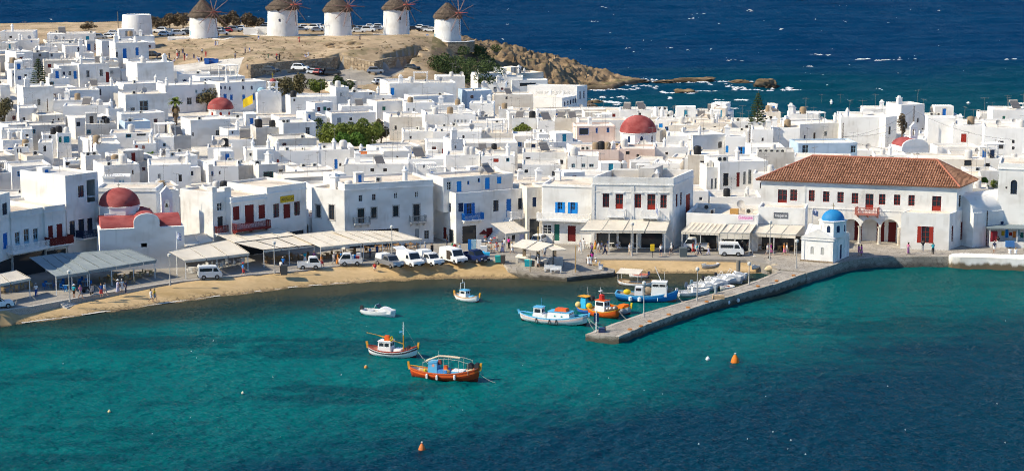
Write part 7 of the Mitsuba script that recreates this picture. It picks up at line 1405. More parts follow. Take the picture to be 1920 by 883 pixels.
def boat(name, label, stern, bow, B, free, paint, trim, inside=None, bottom=None, bowr=.8, sternr=.45, pointed=True, cat='boat', z=0.0, flip=False, deck=.75, L=None, stripe=None, draft=.35, group=None):
    a, b = P(*stern, z), P(*bow, z); d = (b - a)[:2]; LL = L or np.linalg.norm(d) * 1.02; c = (a + b) / 2; M = frame([c[0], c[1], z], xd=d / np.linalg.norm(d)); key = thing(name, label, cat, group); S = hull(LL, B, free, bowr, sternr, draft, pointed)
    inside = inside or COL['c'] if 'c' in COL else inside or col(.5, .45, .36)
    part(key, 'hull', skin(MB(), S, 2, 7), paint, True, M=M); part(key, 'bottom', skin(MB(), S, 0, 2), bottom or col(.20, .035, .03), True, M=M)
    g = MB()
    for sg in (1, -1):
        for i in range(len(S) - 1):
            p, q = S[i, 7], S[i + 1, 7]; o = [(p, .03), (q, .03), (q, -.12), (p, -.12)]; tp = [np.array([x[0], sg * max(x[1] + e, 0), x[2] + .05]) for x, e in o]; g.quad(*tp); g.quad(tp[0], tp[1], tp[1] - [0, 0, .12], tp[0] - [0, 0, .12])
            if not i % 1: g.quad(tp[2], tp[3], tp[3] - [0, 0, .1], tp[2] - [0, 0, .1])
    if not pointed: p = S[0, 7]; g.box(p[0] - .04, p[0] + .1, -p[1], p[1], p[2] - .1, p[2] + .05)
    part(key, 'gunwale', g, trim, M=M)
    ins = MB()
    for i in range(len(S) - 1):
        for sg in (1, -1):
            p, q = S[i, 7], S[i + 1, 7]; zi = lambda x: free * deck + (x[2] - free) * .75; pi, qi = (p[0], sg * max(p[1] - .1, 0), zi(p)), (q[0], sg * max(q[1] - .1, 0), zi(q)); ins.quad((p[0], 0, zi(p)), (q[0], 0, zi(q)), qi, pi); ins.quad(pi, qi, (q[0], qi[1], q[2]), (p[0], pi[1], p[2]))
    if not pointed:
        r = S[0]
        tm = MB()
        for j in range(7): tm.quad((r[j, 0], -r[j, 1], r[j, 2]), (r[j, 0], r[j, 1], r[j, 2]), (r[j + 1, 0], r[j + 1, 1], r[j + 1, 2]), (r[j + 1, 0], -r[j + 1, 1], r[j + 1, 2]))
        part(key, 'transom', tm, paint, M=M)
    part(key, 'deck', ins, inside, M=M)
    if stripe: part(key, 'rubbing_strake', skin(MB(), S * [1, 1, 1], 5, 6, .025), stripe, M=M)
    return key, M, S, LL
def box(key, name, M, x0, x1, w, z0, z1, mat, taper=.06, wins=None, winmat='glass', roof=None, over=.08):
    k = part(key, name, MB().box(x0, x1, -w, w, z0, z1, taper), mat, M=M)
    if roof: part(k, 'roof', MB().box(x0 + taper - over, x1 - taper + over, -w + taper - over, w - taper + over, z1 + .002, z1 + .07), roof, M=M)
    h = z1 - z0
    if wins:
        for sgn, nn in (('s', wins[0]), ('x', wins[1])):
            for i in range(nn):
                if sgn == 's':
                    a = x0 + .15 + (x1 - x0 - .3) * i / nn + .05; e = a + (x1 - x0 - .3) / nn - .1
                    for y in (-w - .012 + taper * .7, w + .012 - taper * .7): part(k, 'window', MB().quad((a, y, z0 + h * .55), (e, y, z0 + h * .55), (e, y - np.sign(y) * taper * .22, z0 + h * .88), (a, y - np.sign(y) * taper * .22, z0 + h * .88)), winmat, M=M)
                else:
                    a = -w + .12 + (2 * w - .24) * i / nn + .04; e = a + (2 * w - .24) / nn - .08; x = x1 + .012 - taper * .7; part(k, 'window', MB().quad((x, a, z0 + h * .55), (x, e, z0 + h * .55), (x - taper * .22, e, z0 + h * .88), (x - taper * .22, a, z0 + h * .88)), winmat, M=M)
    return k
WOOD, OCH, WHT, LBL, ORG, TEAL, YLW = col(.32, .19, .09), col(.55, .27, .03), col(.74, .74, .73, .4), col(.10, .38, .62), col(.62, .10, .012, .5), col(.02, .28, .30), col(.65, .45, .02)
ROPE = col(.45, .42, .36, .9); BLK = col(.03, .03, .035)
def posts(key, M, S, mat, h=.55):
    for i, nm in ((0, 'stern_post'), (-1, 'stem_post')):
        p = S[i, 7]; sg = -1 if i == 0 else 1; part(key, nm, MB().raw([(p[0] + a * .12 + sg * c, e * .08, p[2] + b) for b, c in ((-.35, -.02), (h, .10)) for a in (-1, 1) for e in (-1, 1)], [[0, 1, 3, 2], [4, 5, 7, 6], [0, 1, 5, 4], [2, 3, 7, 6], [0, 2, 6, 4], [1, 3, 7, 5]]), mat, M=M)
def fender(key, M, S, i, side, mat=None, big=.13):
    p = S[i, 7]; part(key, 'fender', MB().lathe([(.02, -.42), (big, -.34), (big, .1), (.03, .2)], 8).ball((0, 0, -.1), .01, 0) if False else MB().raw(np.vstack(MB().lathe([(.02, -.42), (big, -.34), (big, .1), (.03, .2)], 8).v) + np.array([p[0], side * (p[1] + .14), p[2] - .25]), np.vstack(MB().lathe([(.02, -.42), (big, -.34), (big, .1), (.03, .2)], 8).f)), mat or WHT, 40, M=M)
def moor(name_label, p, q, sag=.5, r=.022):
    p, q = np.asarray(p, float), np.asarray(q, float); pts = [p + (q - p) * t - [0, 0, sag * 4 * t * (1 - t)] for t in np.linspace(0, 1, 10)]
    solid('mooring_rope', name_label, 'rope', MB().path(pts, r, 5), ROPE)
def W(M, p): return (M @ [*p, 1])[:3]
# 1 orange fishing boat in front
k, M, S, L = boat('fishing_boat', 'orange red wooden fishing boat with light blue wheelhouse nearest the viewer', (771, 705), (897, 715), 2.5, .80, col(.43, .05, .012, .5), col(.50, .10, .03), col(.62, .60, .56), bottom=col(.16, .03, .02), bowr=.75, sternr=.35, stripe=col(.70, .12, .02))
part(k, 'white_line', skin(MB(), S, 4, 5, .03), col(.72, .66, .6), M=M) if False else None
posts(k, M, S, OCH, .5); part(k, 'tiller', MB().tube((-L * .5, 0, 1.25), (-L * .5 + 1.7, 0, 1.15), .06, .05, 6), OCH, M=M)
box(k, 'wheelhouse', M, -1.75, -.65, .62, .5, 1.95, LBL); part(k, 'wheelhouse_sign', MB().tube((-1.1, -.575, 1.55), (-1.1, -.6, 1.55), .17, .17, 10), col(.6, .3, .25), M=M)
box(k, 'engine_box', M, -.62, .55, .7, .5, 1.12, col(.05, .22, .52)); box(k, 'hatch', M, 1.0, 2.3, .7, .6, 1.05, LBL); part(k, 'hatch_lid', MB().box(1.0, 2.3, -.62, .62, 1.052, 1.12), WHT, M=M)
fr_ = MB()
for x, z in ((-2.2, 1.9), (.2, 2.45), (1.9, 2.35), (3.0, 2.1)):
    for y in (-.85, .85): fr_.tube((x, y, .8), (x, y * .95, z), .025, .025, 4)
    fr_.tube((x, -.81, z), (x, .81, z), .025, .025, 4)
for y in (-.81, .81): fr_.path([(-2.2, y, 1.9), (.2, y, 2.45), (1.9, y, 2.35), (3.0, y, 2.1)], .025, 4)
part(k, 'canopy_frame', fr_, col(.5, .45, .36), M=M); part(k, 'rolled_canopy', MB().path([(-2.0, -.3, 1.95), (-.6, -.2, 2.55), (.2, -.1, 2.55), (1.8, 0, 2.45)], .11, 6), col(.62, .52, .38, .9), 40, M=M)
part(k, 'net_winch', MB().tube((3.0, -.35, 1.65), (3.0, .25, 1.65), .36, .36, 12).tube((3.75, -.25, 1.75), (3.75, .35, 1.75), .30, .30, 12), BLK, M=M); part(k, 'net_heap', MB().ball((.35, -.35, .95), .38, 2, (1.2, .8, .6)).ball((-2.3, .1, .8), .45, 2, (1.4, .9, .5)), col(.45, .26, .10, .95), M=M)
part(k, 'rope_coil', MB().ball((3.2, -.3, 1.25), .32, 2, (1, .9, .5)), col(.5, .42, .25, .95), M=M); part(k, 'oilskin', MB().ball((-2.05, -.55, .85), .24, 1, (.8, .6, 1.2)), YLW, M=M)
box(k, 'crate', M, -.1, .35, .25, 1.13, 1.5, ORG); part(k, 'outboard', MB().box(-.75, -.35, -.2, .25, 1.6, 2.15, .08), col(.2, .05, .05), M=M); part(k, 'aerial', MB().tube((-.8, .4, 1.9), (-.8, .4, 3.0), .02, .015, 4), WHT, M=M)
for i in (6, 9, 14): fender(k, M, S, i, -1)
moor('mooring line running from the orange boat bow into the water on its right', W(M, (L * .5, 0, .9)), P(934, 719, -.05), .15)
# 2 white caique with mast
k, M, S, L = boat('fishing_boat', 'white wooden fishing boat with a yellow mast and orange box on its cabin', (692, 664), (781, 671), 2.3, .7, WHT, col(.30, .05, .035), col(.5, .22, .15), bottom=col(.12, .025, .03), bowr=.7, sternr=.4, stripe=col(.05, .05, .06))
posts(k, M, S, OCH, .42); box(k, 'wheelhouse', M, -1.6, -.0, .68, .55, 1.75, WHT, wins=(2, 2), roof=WHT); box(k, 'raft_box', M, -.95, -.35, .28, 1.85, 2.4, ORG); part(k, 'lifebuoy', MB().path([(.0, .35 * math.cos(a) - .3, 2.1 + .26 * math.sin(a)) for a in np.linspace(0, 6.3, 12)], .07, 5), YLW, M=M)
box(k, 'hatch', M, .3, 1.25, .6, .6, .98, WHT); part(k, 'mast', MB().tube((1.35, 0, .7), (1.35, 0, 2.6), .065, .06, 6), OCH, M=M); part(k, 'mast_top', MB().tube((1.35, 0, 2.6), (1.35, 0, 4.1), .06, .04, 6).tube((1.35, -.3, 3.4), (1.35, .3, 3.4), .03, .03, 4), WHT, M=M); part(k, 'boom', MB().tube((1.3, 0, 1.55), (-1.9, 0, 2.35), .05, .04, 6).tube((-.4, .4, 2.0), (-3.4, .45, 2.45), .035, .03, 5), OCH, M=M)
part(k, 'stay', MB().tube((1.35, 0, 3.9), (L * .5, 0, 1.2), .012, .012, 3), ROPE, M=M); part(k, 'net_winch', MB().tube((2.0, -.3, 1.2), (2.0, .2, 1.2), .2, .2, 10), BLK, M=M); part(k, 'pennant', MB().raw([(1.33, -.02, 3.1), (1.33, .02, 3.1), (.85, -.02, 3.0), (.85, .02, 2.8), (1.33, 0, 2.85)], [[0, 1, 3, 2], [2, 3, 4, 4]]), LBL, M=M)
moor('mooring line from the white masted boat bow towards the orange boat', W(M, (L * .5, 0, .9)), P(812, 690, -.05), .15)
# 3 white motorboat
def motor(label, st, bw, B, free, paint=WHT, cabin=True, eng=BLK, z=0, console=False, screen=True, cat='motorboat', flip=False):
    k, M, S, L = boat('motorboat', label, st, bw, B, free, paint, WHT, col(.6, .6, .58), bottom=paint, bowr=.32, sternr=0, pointed=False, z=z, cat=cat, deck=.55)
    part(k, 'outboard', MB().box(-L / 2 - .42, -L / 2 + .0, -.2, .2, .55, 1.15, .06).box(-L / 2 - .25, -L / 2 - .1, -.08, .08, -.3, .55), eng, M=M)
    if cabin: part(k, 'cuddy', MB().sect([(-L * .05, free * .6), (L * .1, free + .55), (L * .22, free + .5), (L * .42, free + .18), (L * .4, free * .6)], -B * .3, B * .3, 1), paint, 30, M=M)
    if screen: part(k, 'windscreen', MB().raw([(L * .02, -B * .3, free + .45), (L * .02, B * .3, free + .45), (-L * .05, B * .28, free + .85), (-L * .05, -B * .28, free + .85)], [[0, 1, 2, 3]]), 'glass', M=M); part(k, 'screen_frame', MB().path([(-L * .12, -B * .32, free + .3), (-L * .05, -B * .28, free + .87), (-L * .05, B * .28, free + .87), (-L * .12, B * .32, free + .3)], .03, 4), WHT, M=M)
    if console: part(k, 'console', MB().box(-.3, .35, -.35, .35, free * .5, free + .6, .05), paint, M=M)
    part(k, 'seat', MB().box(-L * .36, -L * .2, -B * .3, B * .3, free * .4, free * .95), col(.45, .47, .5), M=M); return k, M, S, L
motor('white motorboat with black outboard left of the masted fishing boat', (682, 589), (741, 594), 1.9, .6)
# 4 small white caique
k, M, S, L = boat('fishing_boat', 'small white fishing boat with light blue cabin alone near the beach', (854, 560), (898, 567), 1.6, .5, WHT, col(.55, .35, .2), col(.4, .5, .55), bowr=.5, sternr=.3, bottom=col(.2, .05, .04)); posts(k, M, S, OCH, .3); box(k, 'wheelhouse', M, -.95, .15, .5, .45, 1.35, WHT, wins=(1, 2), roof=LBL); part(k, 'arch_frame', MB().path([(-.8, -.45, 1.4), (-.8, -.4, 2.3), (-.8, .4, 2.3), (-.8, .45, 1.4)], .045, 5), WHT, M=M); part(k, 'mast_light', MB().tube((-.8, 0, 2.3), (-.8, 0, 2.75), .05, .04, 5), WHT, M=M); box(k, 'hatch', M, .5, 1.1, .4, .5, .75, LBL)
# 5 white and blue cabin boat
k, M, S, L = boat('cabin_boat', 'white cabin boat with pale blue trim and orange raft near the pier end', (977, 600), (1100, 611), 2.8, .75, WHT, LBL, TEAL, bottom=col(.05, .02, .02), bowr=.75, sternr=.4, stripe=col(.62, .45, .42)); posts(k, M, S, LBL, .2)
box(k, 'wheelhouse', M, -2.55, -1.35, .6, .5, 1.9, WHT, wins=(1, 2), roof=LBL); box(k, 'lower_house', M, -2.6, -.9, .75, .5, 1.1, WHT); box(k, 'saloon', M, -.6, 2.5, .95, .5, 1.55, WHT, .16, wins=(0, 2), roof=LBL); box(k, 'raft', M, .3, 1.9, .55, 1.64, 1.98, ORG, .1)
for x in (.5, 1.4): part(k, 'porthole', MB().tube((x, -.90, 1.1), (x, -.93, 1.1), .11, .11, 10), TEAL, M=M)
for i in (6, 10, 12): p = S[i, 7]; part(k, 'tyre_rope', MB().path([(p[0], -p[1] - .05, p[2]), (p[0] - .15, -p[1] - .12, p[2] - .6), (p[0] + .25, -p[1] - .12, p[2] - .6), (p[0], -p[1] - .05, p[2])], .05, 5), BLK, M=M)
part(k, 'aerial', MB().tube((-1.6, 0, 1.95), (-1.7, 0, 3.1), .03, .015, 4), LBL, M=M); part(k, 'tiller', MB().tube((-L / 2, 0, 1.15), (-L / 2 + 1.5, 0, 1.05), .07, .06, 6), LBL, M=M)
moor('pale mooring rope from the white cabin boat bow to the pier end', W(M, (L * .5, 0, 1.1)), P(1118, 622, PIERZ(1118) + .1), .3); moor('second pale mooring rope from the white cabin boat to the pier corner', W(M, (L * .49, .3, 1.1)), P(1131, 615, PIERZ(1131) + .1), .3)
# 6 orange boat by the pier and its neighbours
k, M, S, L = boat('fishing_boat', 'orange fishing boat with white cabin and red tank moored beside the pier', (1104, 589), (1160, 598), 2.2, .75, ORG, OCH, col(.5, .4, .32), bottom=col(.10, .03, .02), bowr=.55, sternr=.3); box(k, 'wheelhouse', M, -.95, .55, .65, .7, 2.1, WHT, wins=(1, 2), roof=ORG); part(k, 'tank', MB().tube((-.3, 0, 2.2), (-.3, 0, 2.8), .38, .34, 10), col(.5, .03, .02), M=M); part(k, 'radar_mast', MB().tube((-.5, 0, 2.2), (-.5, 0, 3.7), .04, .03, 5).box(-.65, -.35, -.3, .3, 3.2, 3.28), WHT, M=M); part(k, 'net_heap', MB().ball((1.1, .0, 1.15), .55, 2, (1.2, 1, .5)).ball((1.5, .4, 1.2), .35, 2), col(.16, .13, .10, .95), M=M); part(k, 'float_string', MB().ball((.9, -.5, 1.25), .16, 1).ball((1.3, -.4, 1.3), .16, 1).ball((1.7, -.1, 1.35), .15, 1), WHT, M=M)
moor('rope from the orange moored boat to the pier edge', W(M, (L * .5, 0, 1.1)), P(1180, 599, PIERZ(1180) + .1), .3)
k, M, S, L = boat('fishing_boat', 'dark blue fishing boat with bright blue box and yellow floats by the pier', (1083, 583), (1122, 590), 1.9, .6, col(.03, .12, .40), OCH, col(.2, .25, .3), bowr=.4, sternr=.3); box(k, 'wheelhouse', M, -.9, .0, .5, .6, 1.95, col(.03, .40, .70)); part(k, 'yellow_awning', MB().box(-1.2, .3, -.7, .6, 2.1, 2.16), OCH, M=M); part(k, 'float', MB().ball((.7, -.6, 1.1), .4, 2), YLW, M=M); part(k, 'float', MB().ball((-1.2, -.5, 1.0), .4, 2), col(.7, .5, .2), M=M); part(k, 'winch', MB().tube((.4, 0, 1.9), (.4, .5, 1.9), .35, .35, 10), BLK, M=M); part(k, 'aerial', MB().tube((-.3, .4, 1.9), (-.5, .5, 3.3), .025, .02, 4), WHT, M=M)
k, M, S, L = boat('fishing_boat', 'white fishing boat with bright orange interior behind the orange moored boat', (1138, 582), (1182, 589), 1.9, .6, col(.55, .57, .6), OCH, ORG, bowr=.5, sternr=.3); posts(k, M, S, YLW, .4); box(k, 'orange_box', M, .3, 1.3, .6, .6, 1.15, col(.70, .16, .01))
# 9 blue fishing boat
k, M, S, L = boat('trawler', 'large bright blue fishing boat with white cabin alongside the pier', (1158, 562), (1268, 566), 2.9, .85, col(.015, .20, .55), LBL, col(.35, .3, .25), bottom=col(.3, .12, .1), bowr=.7, sternr=.25, pointed=False, stripe=col(.02, .25, .62))
box(k, 'wheelhouse', M, .6, 2.7, .85, .8, 2.6, WHT, .12, wins=(2, 2), roof=WHT); box(k, 'winch_house', M, -1.6, -.5, .6, .8, 1.9, col(.6, .62, .65), wins=(1, 0)); part(k, 'mast', MB().tube((1.9, 0, 2.6), (1.0, 0, 4.6), .06, .04, 6).tube((2.2, .4, 2.6), (2.2, .4, 3.9), .025, .02, 4), WHT, M=M); part(k, 'net_heap', MB().ball((-2.6, -.1, 1.15), .5, 2, (1, 1, .7)), YLW, M=M); part(k, 'gear_heap', MB().ball((0.1, .1, 1.4), .55, 2, (.9, 1, .9)).ball((3.1, 0, 1.5), .4, 2), col(.28, .22, .16, .95), M=M)
for i in (5, 8): fender(k, M, S, i, -1, big=.24)
part(k, 'name_mark', MB().box(1.5, 1.62, -1.5, -1.46, .35, .75), WHT, M=M); moor('mooring rope curving from the blue fishing boat bow to the pier', W(M, (L * .5, 0, 1.2)), P(1281, 565, PIERZ(1281) + .1), .3); moor('pale rope stretched left from the stern of the blue fishing boat', W(M, (-L * .5, 0, 1.0)), P(1128, 548, .6), .1)
# canopy boat, small boats and motorboats in the inner corner
k, M, S, L = boat('canopy_boat', 'low white boat with wide beige canopy behind the blue fishing boat', (1160, 533), (1228, 537), 2.2, .5, WHT, WOOD, bowr=.4, sternr=.2); part(k, 'canopy', MB().raw([(-2.6, -1.3, 1.75), (.6, -1.2, 1.75), (.6, 1.2, 2.0), (-2.6, 1.3, 2.0), (-2.6, -1.3, 1.8), (.6, -1.2, 1.8), (.6, 1.2, 2.05), (-2.6, 1.3, 2.05)], [[0, 1, 2, 3], [4, 5, 6, 7], [0, 1, 5, 4], [1, 2, 6, 5], [2, 3, 7, 6], [3, 0, 4, 7]]), 'canvas', M=M); pm = MB()
for x in (-2.4, .4):
    for y in (-1.0, 1.0): pm.tube((x, y, .5), (x, y, 1.8), .03, .03, 4)
part(k, 'canopy_pole', pm, WHT, M=M)
def rowboat(label, st, bw, B, paint, inside, trim, z=0, eng=None, tilt=0, flip=False):
    k, M, S, L = boat('rowing_boat', label, st, bw, B, .42, paint, trim, inside, bottom=paint, bowr=.22, sternr=.08, pointed=False, z=z, deck=.3, draft=.16)
    for x in (-L * .2, L * .12): part(k, 'thwart', MB().box(x - .11, x + .11, -B * .42, B * .42, .28, .33), trim, M=M)
    if eng: part(k, 'outboard', MB().box(-L / 2 - .35, -L / 2, -.16, .16, .45, .95, .05), eng, M=M)
    return k, M
rowboat('turquoise rowing boat floating beside the stone platform', (1065, 525), (1037, 521), 1.3, col(.02, .38, .45), col(.05, .45, .52), col(.03, .42, .5))
rowboat('white rowing boat with red inside near the beach', (1214, 521), (1180, 519), 1.4, WHT, col(.45, .12, .08), col(.5, .2, .15), eng=NAVY)
rowboat('grey white dinghy lying on the sand of the right beach', (1342, 499), (1316, 503), 1.6, col(.5, .5, .49), col(.38, .38, .36), WHT, z=.55)
rowboat('white dinghy with blue inside drawn up near the pier root', (1426, 501), (1410, 505), 1.1, WHT, col(.05, .2, .6), WHT, z=.6)
k, M = rowboat('white open dinghy with outboard on the sand behind the blue inside dinghy', (1440, 492), (1413, 488), 1.7, WHT, col(.6, .6, .58), WHT, z=.9, eng=BLK)
solid('covered_dinghy', 'dinghy wrapped in beige tarpaulin beside the pier root', 'boat', MB().raw(trimesh.creation.icosphere(3).vertices * [1.7, .8, .55] * (1 + .15 * (meshkit.fbm(trimesh.creation.icosphere(3).vertices * 3, 3)[:, None] - .5)) @ np.array([[.8, -.6, 0], [.6, .8, 0], [0, 0, 1]]).T + P(1452, 506, .75) + [0, 0, .25], trimesh.creation.icosphere(3).faces), col(.55, .44, .28, .9), True)
motor('white motorboat with twin grey outboards nearest the pier lamp', (1272, 556), (1330, 553), 2.0, .6, eng=col(.45, .46, .5), cabin=False, console=True)
motor('small white motorboat with white canopy behind the twin outboard boat', (1290, 545), (1345, 544), 1.9, .6, eng=col(.08, .12, .18), cabin=True)
motor('sleek white motorboat with teal cover in the inner harbour', (1300, 540), (1368, 537), 2.1, .65, eng=col(.12, .2, .25), cabin=True)
motor('long white speedboat with dark windscreen nearest the lamp with flags', (1322, 532), (1392, 531), 2.3, .75, eng=BLK, cabin=True)
motor('white speedboat farthest in behind the long speedboat', (1345, 526), (1400, 525), 2.0, .7, eng=BLK, cabin=True)
rowboat('pale dinghy with orange seat between the motorboats', (1372, 542), (1350, 545), 1.4, col(.6, .6, .55), col(.5, .2, .05), WHT)
# buoys
def buoy(label, u, v, r, mat, cone=False):
    c = P(u, v, 0); key = thing('buoy', label, 'buoy'); M = frame([c[0], c[1], 0]); part(key, 'float', MB().lathe([(0, -r * .6), (r * .95, -.2 * r), (r, .15 * r), (r * .75, 1.0 * r), (r * .32, 1.8 * r), (0, 1.9 * r)] if cone else [(0, -r)] + [(r * math.cos(t), r * math.sin(t) + .1) for t in np.linspace(-1.2, 1.5, 8)], 14), mat, True, M=M); part(key, 'ring', MB().path([(.12 * math.cos(a) * r * 2, 0, (1.95 if cone else 1.1) * r + .1 + .12 * r * math.sin(a)) for a in np.linspace(0, 6.3, 8)], .03, 4), COL['w'], M=M)
buoy('large orange mooring buoy right of the pier end', 1378, 679, .48, col(.70, .19, .02), True); buoy('orange mooring buoy at the bottom of the picture', 791, 843, .34, col(.55, .17, .05), True); buoy('white float left of the large orange buoy', 1327, 674, .24, WHT); buoy('orange brown float left of the orange fishing boat', 686, 690, .22, col(.5, .24, .06)); buoy('small pale yellow float at the lower left', 205, 773, .17, col(.6, .52, .3)); buoy('small pale float in the middle of the left water', 455, 738, .16, col(.6, .58, .45))
for i, (u, v, r) in enumerate(((1407, 553, .42), (1384, 563, .22), (1366, 567, .22))): c = P(u, v, .5); solid('pier_fender', ['large round white fender hanging on the pier side', 'right one of two small white fenders on the pier side', 'left one of two small white fenders on the pier side'][i], 'fender', MB().ball(c, r, 2, (1, 1, 1.3)), WHT, True)
# ------------------------------------------------------------------ quay furniture
def lamp(label, u, v, h, z=1.5, ball=True, mat=None):
    z = PIERZ(u) if z == 1.3 else z; c = P(u, v, z); key = thing('street_lamp', label, 'street lamp'); M = frame([c[0], c[1], z]); part(key, 'post', MB().tube((0, 0, 0), (0, 0, .5), .13, .10, 8).tube((0, 0, .5), (0, 0, h), .075, .05, 8), mat or col(.42, .41, .39), M=M); part(key, 'lantern', MB().lathe([(.08, h), (.22, h + .1), (.25, h + .4), (.06, h + .5), (0, h + .55)], 10), col(.6, .6, .58), 40, M=M)
for a in (('lamp post on the left promenade before the grey awnings', 131, 566, 3.6), ('lamp post beside the flag pole near the cream awning', 319, 535, 3.8), ('lamp post before the cream awning of the yellow signed building', 515, 513, 4.0), ('lamp post among the parked vans', 735, 486, 4.4), ('lamp post in front of the panelled awning', 1185, 480, 4.4), ('lamp post in front of the pink sign awning', 1443, 488, 5.2, 1.5), ('grey lamp post left of the chapel', 1493, 503, 3.6), ('lamp post with flags on the pier beside the speedboats', 1404, 534, 2.6, 1.3), ('thin lamp post in the middle of the pier', 1307, 564, 3.9, 1.3), ('bare lamp post near the outer end of the pier', 1207, 594, 4.0, 1.3)): lamp(*a)
k = thing('harbour_light', 'dark blue harbour light box on a white post at the pier end', 'harbour light'); c = P(1118, 622, .87); M = frame([c[0], c[1], .87]); part(k, 'post', MB().tube((0, 0, 0), (0, 0, 2.6), .08, .08, 8), WHT, M=M); part(k, 'panel', MB().box(-.3, .3, -.05, .05, 1.2, 2.3), NAVY, M=M); part(k, 'box', MB().box(.25, 1.0, -.5, .1, 0, .55), NAVY, M=M)
for i, (u, v) in enumerate(((1133, 620), (1342, 550), (1384, 508))): c = P(u, v, PIERZ(u)); solid('bollard', ['short dark bollard near the pier end', 'blue grey bollard in the middle of the pier', 'thick stone bollard at the pier root'][i], 'bollard', MB().tube(c, c + [0, 0, .55 if i == 0 else .9 if i == 1 else 1.5], .2 if i < 2 else .3, .18 if i < 2 else .3, 10), [BLK, col(.25, .3, .33), col(.2, .18, .15)][i])
for i, (u, v) in enumerate(((1181, 618), (1202, 612), (1218, 603), (1254, 590), (1290, 577), (1325, 566), (1421, 537), (1456, 527), (1488, 517))): c = P(u, v, PIERZ(u) + .05); solid('mooring_ring', f'rusty orange mooring ring on the pier, {["nearest its outer end", "second from its outer end", "third from its outer end", "fourth from its outer end", "fifth from its outer end", "sixth from its outer end", "third from its root", "second from its root", "nearest its root"][i]}', 'mooring ring', MB().path([c + [.22 * math.cos(a), .22 * math.sin(a), .08] for a in np.linspace(0, 6.3, 10)], .07, 5).box(c[0] - .12, c[0] + .12, c[1] - .3, c[1] + .3, c[2] + .01, c[2] + .12), col(.42, .17, .05, .9))
c = P(1349, 560, PIERZ(1349)); solid('timber_crate', 'pale wooden crate lying on the pier by the bollard', 'crate', MB().box(c[0] - .9, c[0] + .6, c[1] - .4, c[1] + .4, c[2] + .01, c[2] + .45), col(.45, .32, .19))
def binn(label, u, v, mat, h=1.25, w=.4): c = P(u, v, 1.5); k = thing('litter_bin', label, 'bin'); part(k, 'body', MB().box(c[0] - w, c[0] + w, c[1] - w, c[1] + w, 1.5, 1.5 + h, -.04), mat); part(k, 'lid', MB().box(c[0] - w - .06, c[0] + w + .06, c[1] - w - .06, c[1] + w + .06, 1.502 + h, 1.6 + h), mat)
binn('tall dark litter bin on the road before the cream awnings', 533, 515, col(.05, .055, .06)); binn('grey green wheeled bin left of the white delivery van', 1281, 481, col(.09, .11, .12), 1.2, .5); binn('dark bin beside the blue pickup and crates', 943, 493, col(.07, .06, .055), 1.0, .3); binn('turquoise bin next to the dark bin by the blue pickup', 934, 491, col(.02, .30, .30), .8, .4)
k = thing('post_box', 'yellow post box on a thin pole on the kerb', 'post box'); c = P(1223, 483, 1.5); part(k, 'box', MB().box(c[0] - .28, c[0] + .28, c[1] - .2, c[1] + .2, 2.5, 3.4), YLW); part(k, 'pole', MB().tube(c, c + [0, 0, 1.0], .05, .05, 6), BLK)
for i, (u, v, a) in enumerate(((1031, 509, .0), (1042, 511, 0), (1127, 503, 1.4))):
    c = P(u, v, .95); k = thing('bench', ['left white bench end on the stone platform near the market table', 'right white bench end on the stone platform near the market table', 'white bench at the right end of the stone platform'][i], 'bench'); M = frame(c, yaw=a); part(k, 'seat', MB().box(-.8, .8, -.2, .25, .38, .45), WHT, M=M); part(k, 'back', MB().box(-.8, .8, .22, .28, .5, .9), WHT, M=M); part(k, 'leg', MB().box(-.75, -.6, -.2, .25, 0, .38), WHT, M=M); part(k, 'leg', MB().box(.6, .75, -.2, .25, 0, .38), WHT, M=M)
# market table with cream canopy
k = thing('market_stall', 'open market stall with beige canopies over a long stone table', 'market stall'); z = 1.35
for q in (((957, 462, 4.0), (980, 449, 4.4), (1008, 452, 4.4), (985, 467, 4.0)), ((986, 468, 4.0), (1009, 453, 4.4), (1037, 458, 4.4), (1010, 471, 4.0)), ((1010, 453, 4.4), (1037, 458, 4.4), (1063, 468, 4.0), (1036, 470, 4.0))):
    p = [P(*x) for x in q]; part(k, 'canopy', MB().raw(p + [x + [0, 0, .05] for x in p], [[0, 1, 2, 3], [4, 5, 6, 7], [0, 1, 5, 4], [1, 2, 6, 5], [2, 3, 7, 6], [3, 0, 4, 7]]), 'canvas')
for u, v, h in ((983, 492, 2.7), (1009, 497, 2.8), (1040, 490, 2.4)): c = P(u, v, z); part(k, 'pillar', MB().box(c[0] - .25, c[0] + .25, c[1] - .25, c[1] + .25, .9, z + h), 'stone_wall')
a, b, d, e = P(966, 481, 2.25), P(1026, 490, 2.25), P(1030, 483, 2.25), P(972, 476, 2.25); part(k, 'table_top', MB().poly([tuple(x[:2]) for x in (a, b, d, e)], 2.12, 2.27), 'cream_wall')
for t in (.05, .35, .65, .95): c = a + (b - a) * t; part(k, 'table_leg', MB().box(c[0] - .15, c[0] + .15, c[1] + .1, c[1] + .6, .9, 2.118), 'cream_wall')
c = P(1042, 497, 1.2); part(k, 'counter', MB().box(c[0] - 1.0, c[0] + 1.0, c[1] - .4, c[1] + .5, .7, 2.3), 'grey_wall')
for i, (u, v, mt) in enumerate(((990, 497, col(.02, .35, .42)), (978, 492, col(.4, .4, .4)), (902, 481, col(.02, .3, .6)), (912, 483, col(.02, .35, .65)), (907, 477, WHT))): c = P(u, v, 1.35); solid('fish_crate', ['turquoise tub under the market table', 'grey boxes under the left end of the market table', 'blue tub beside the dark blue pickup', 'second blue tub beside the dark blue pickup', 'white box behind the blue tubs by the pickup'][i], 'crate', MB().box(c[0] - .45, c[0] + .45, c[1] - .35, c[1] + .35, 1.2, 2.1 if i != 4 else 2.6, -.05), mt)
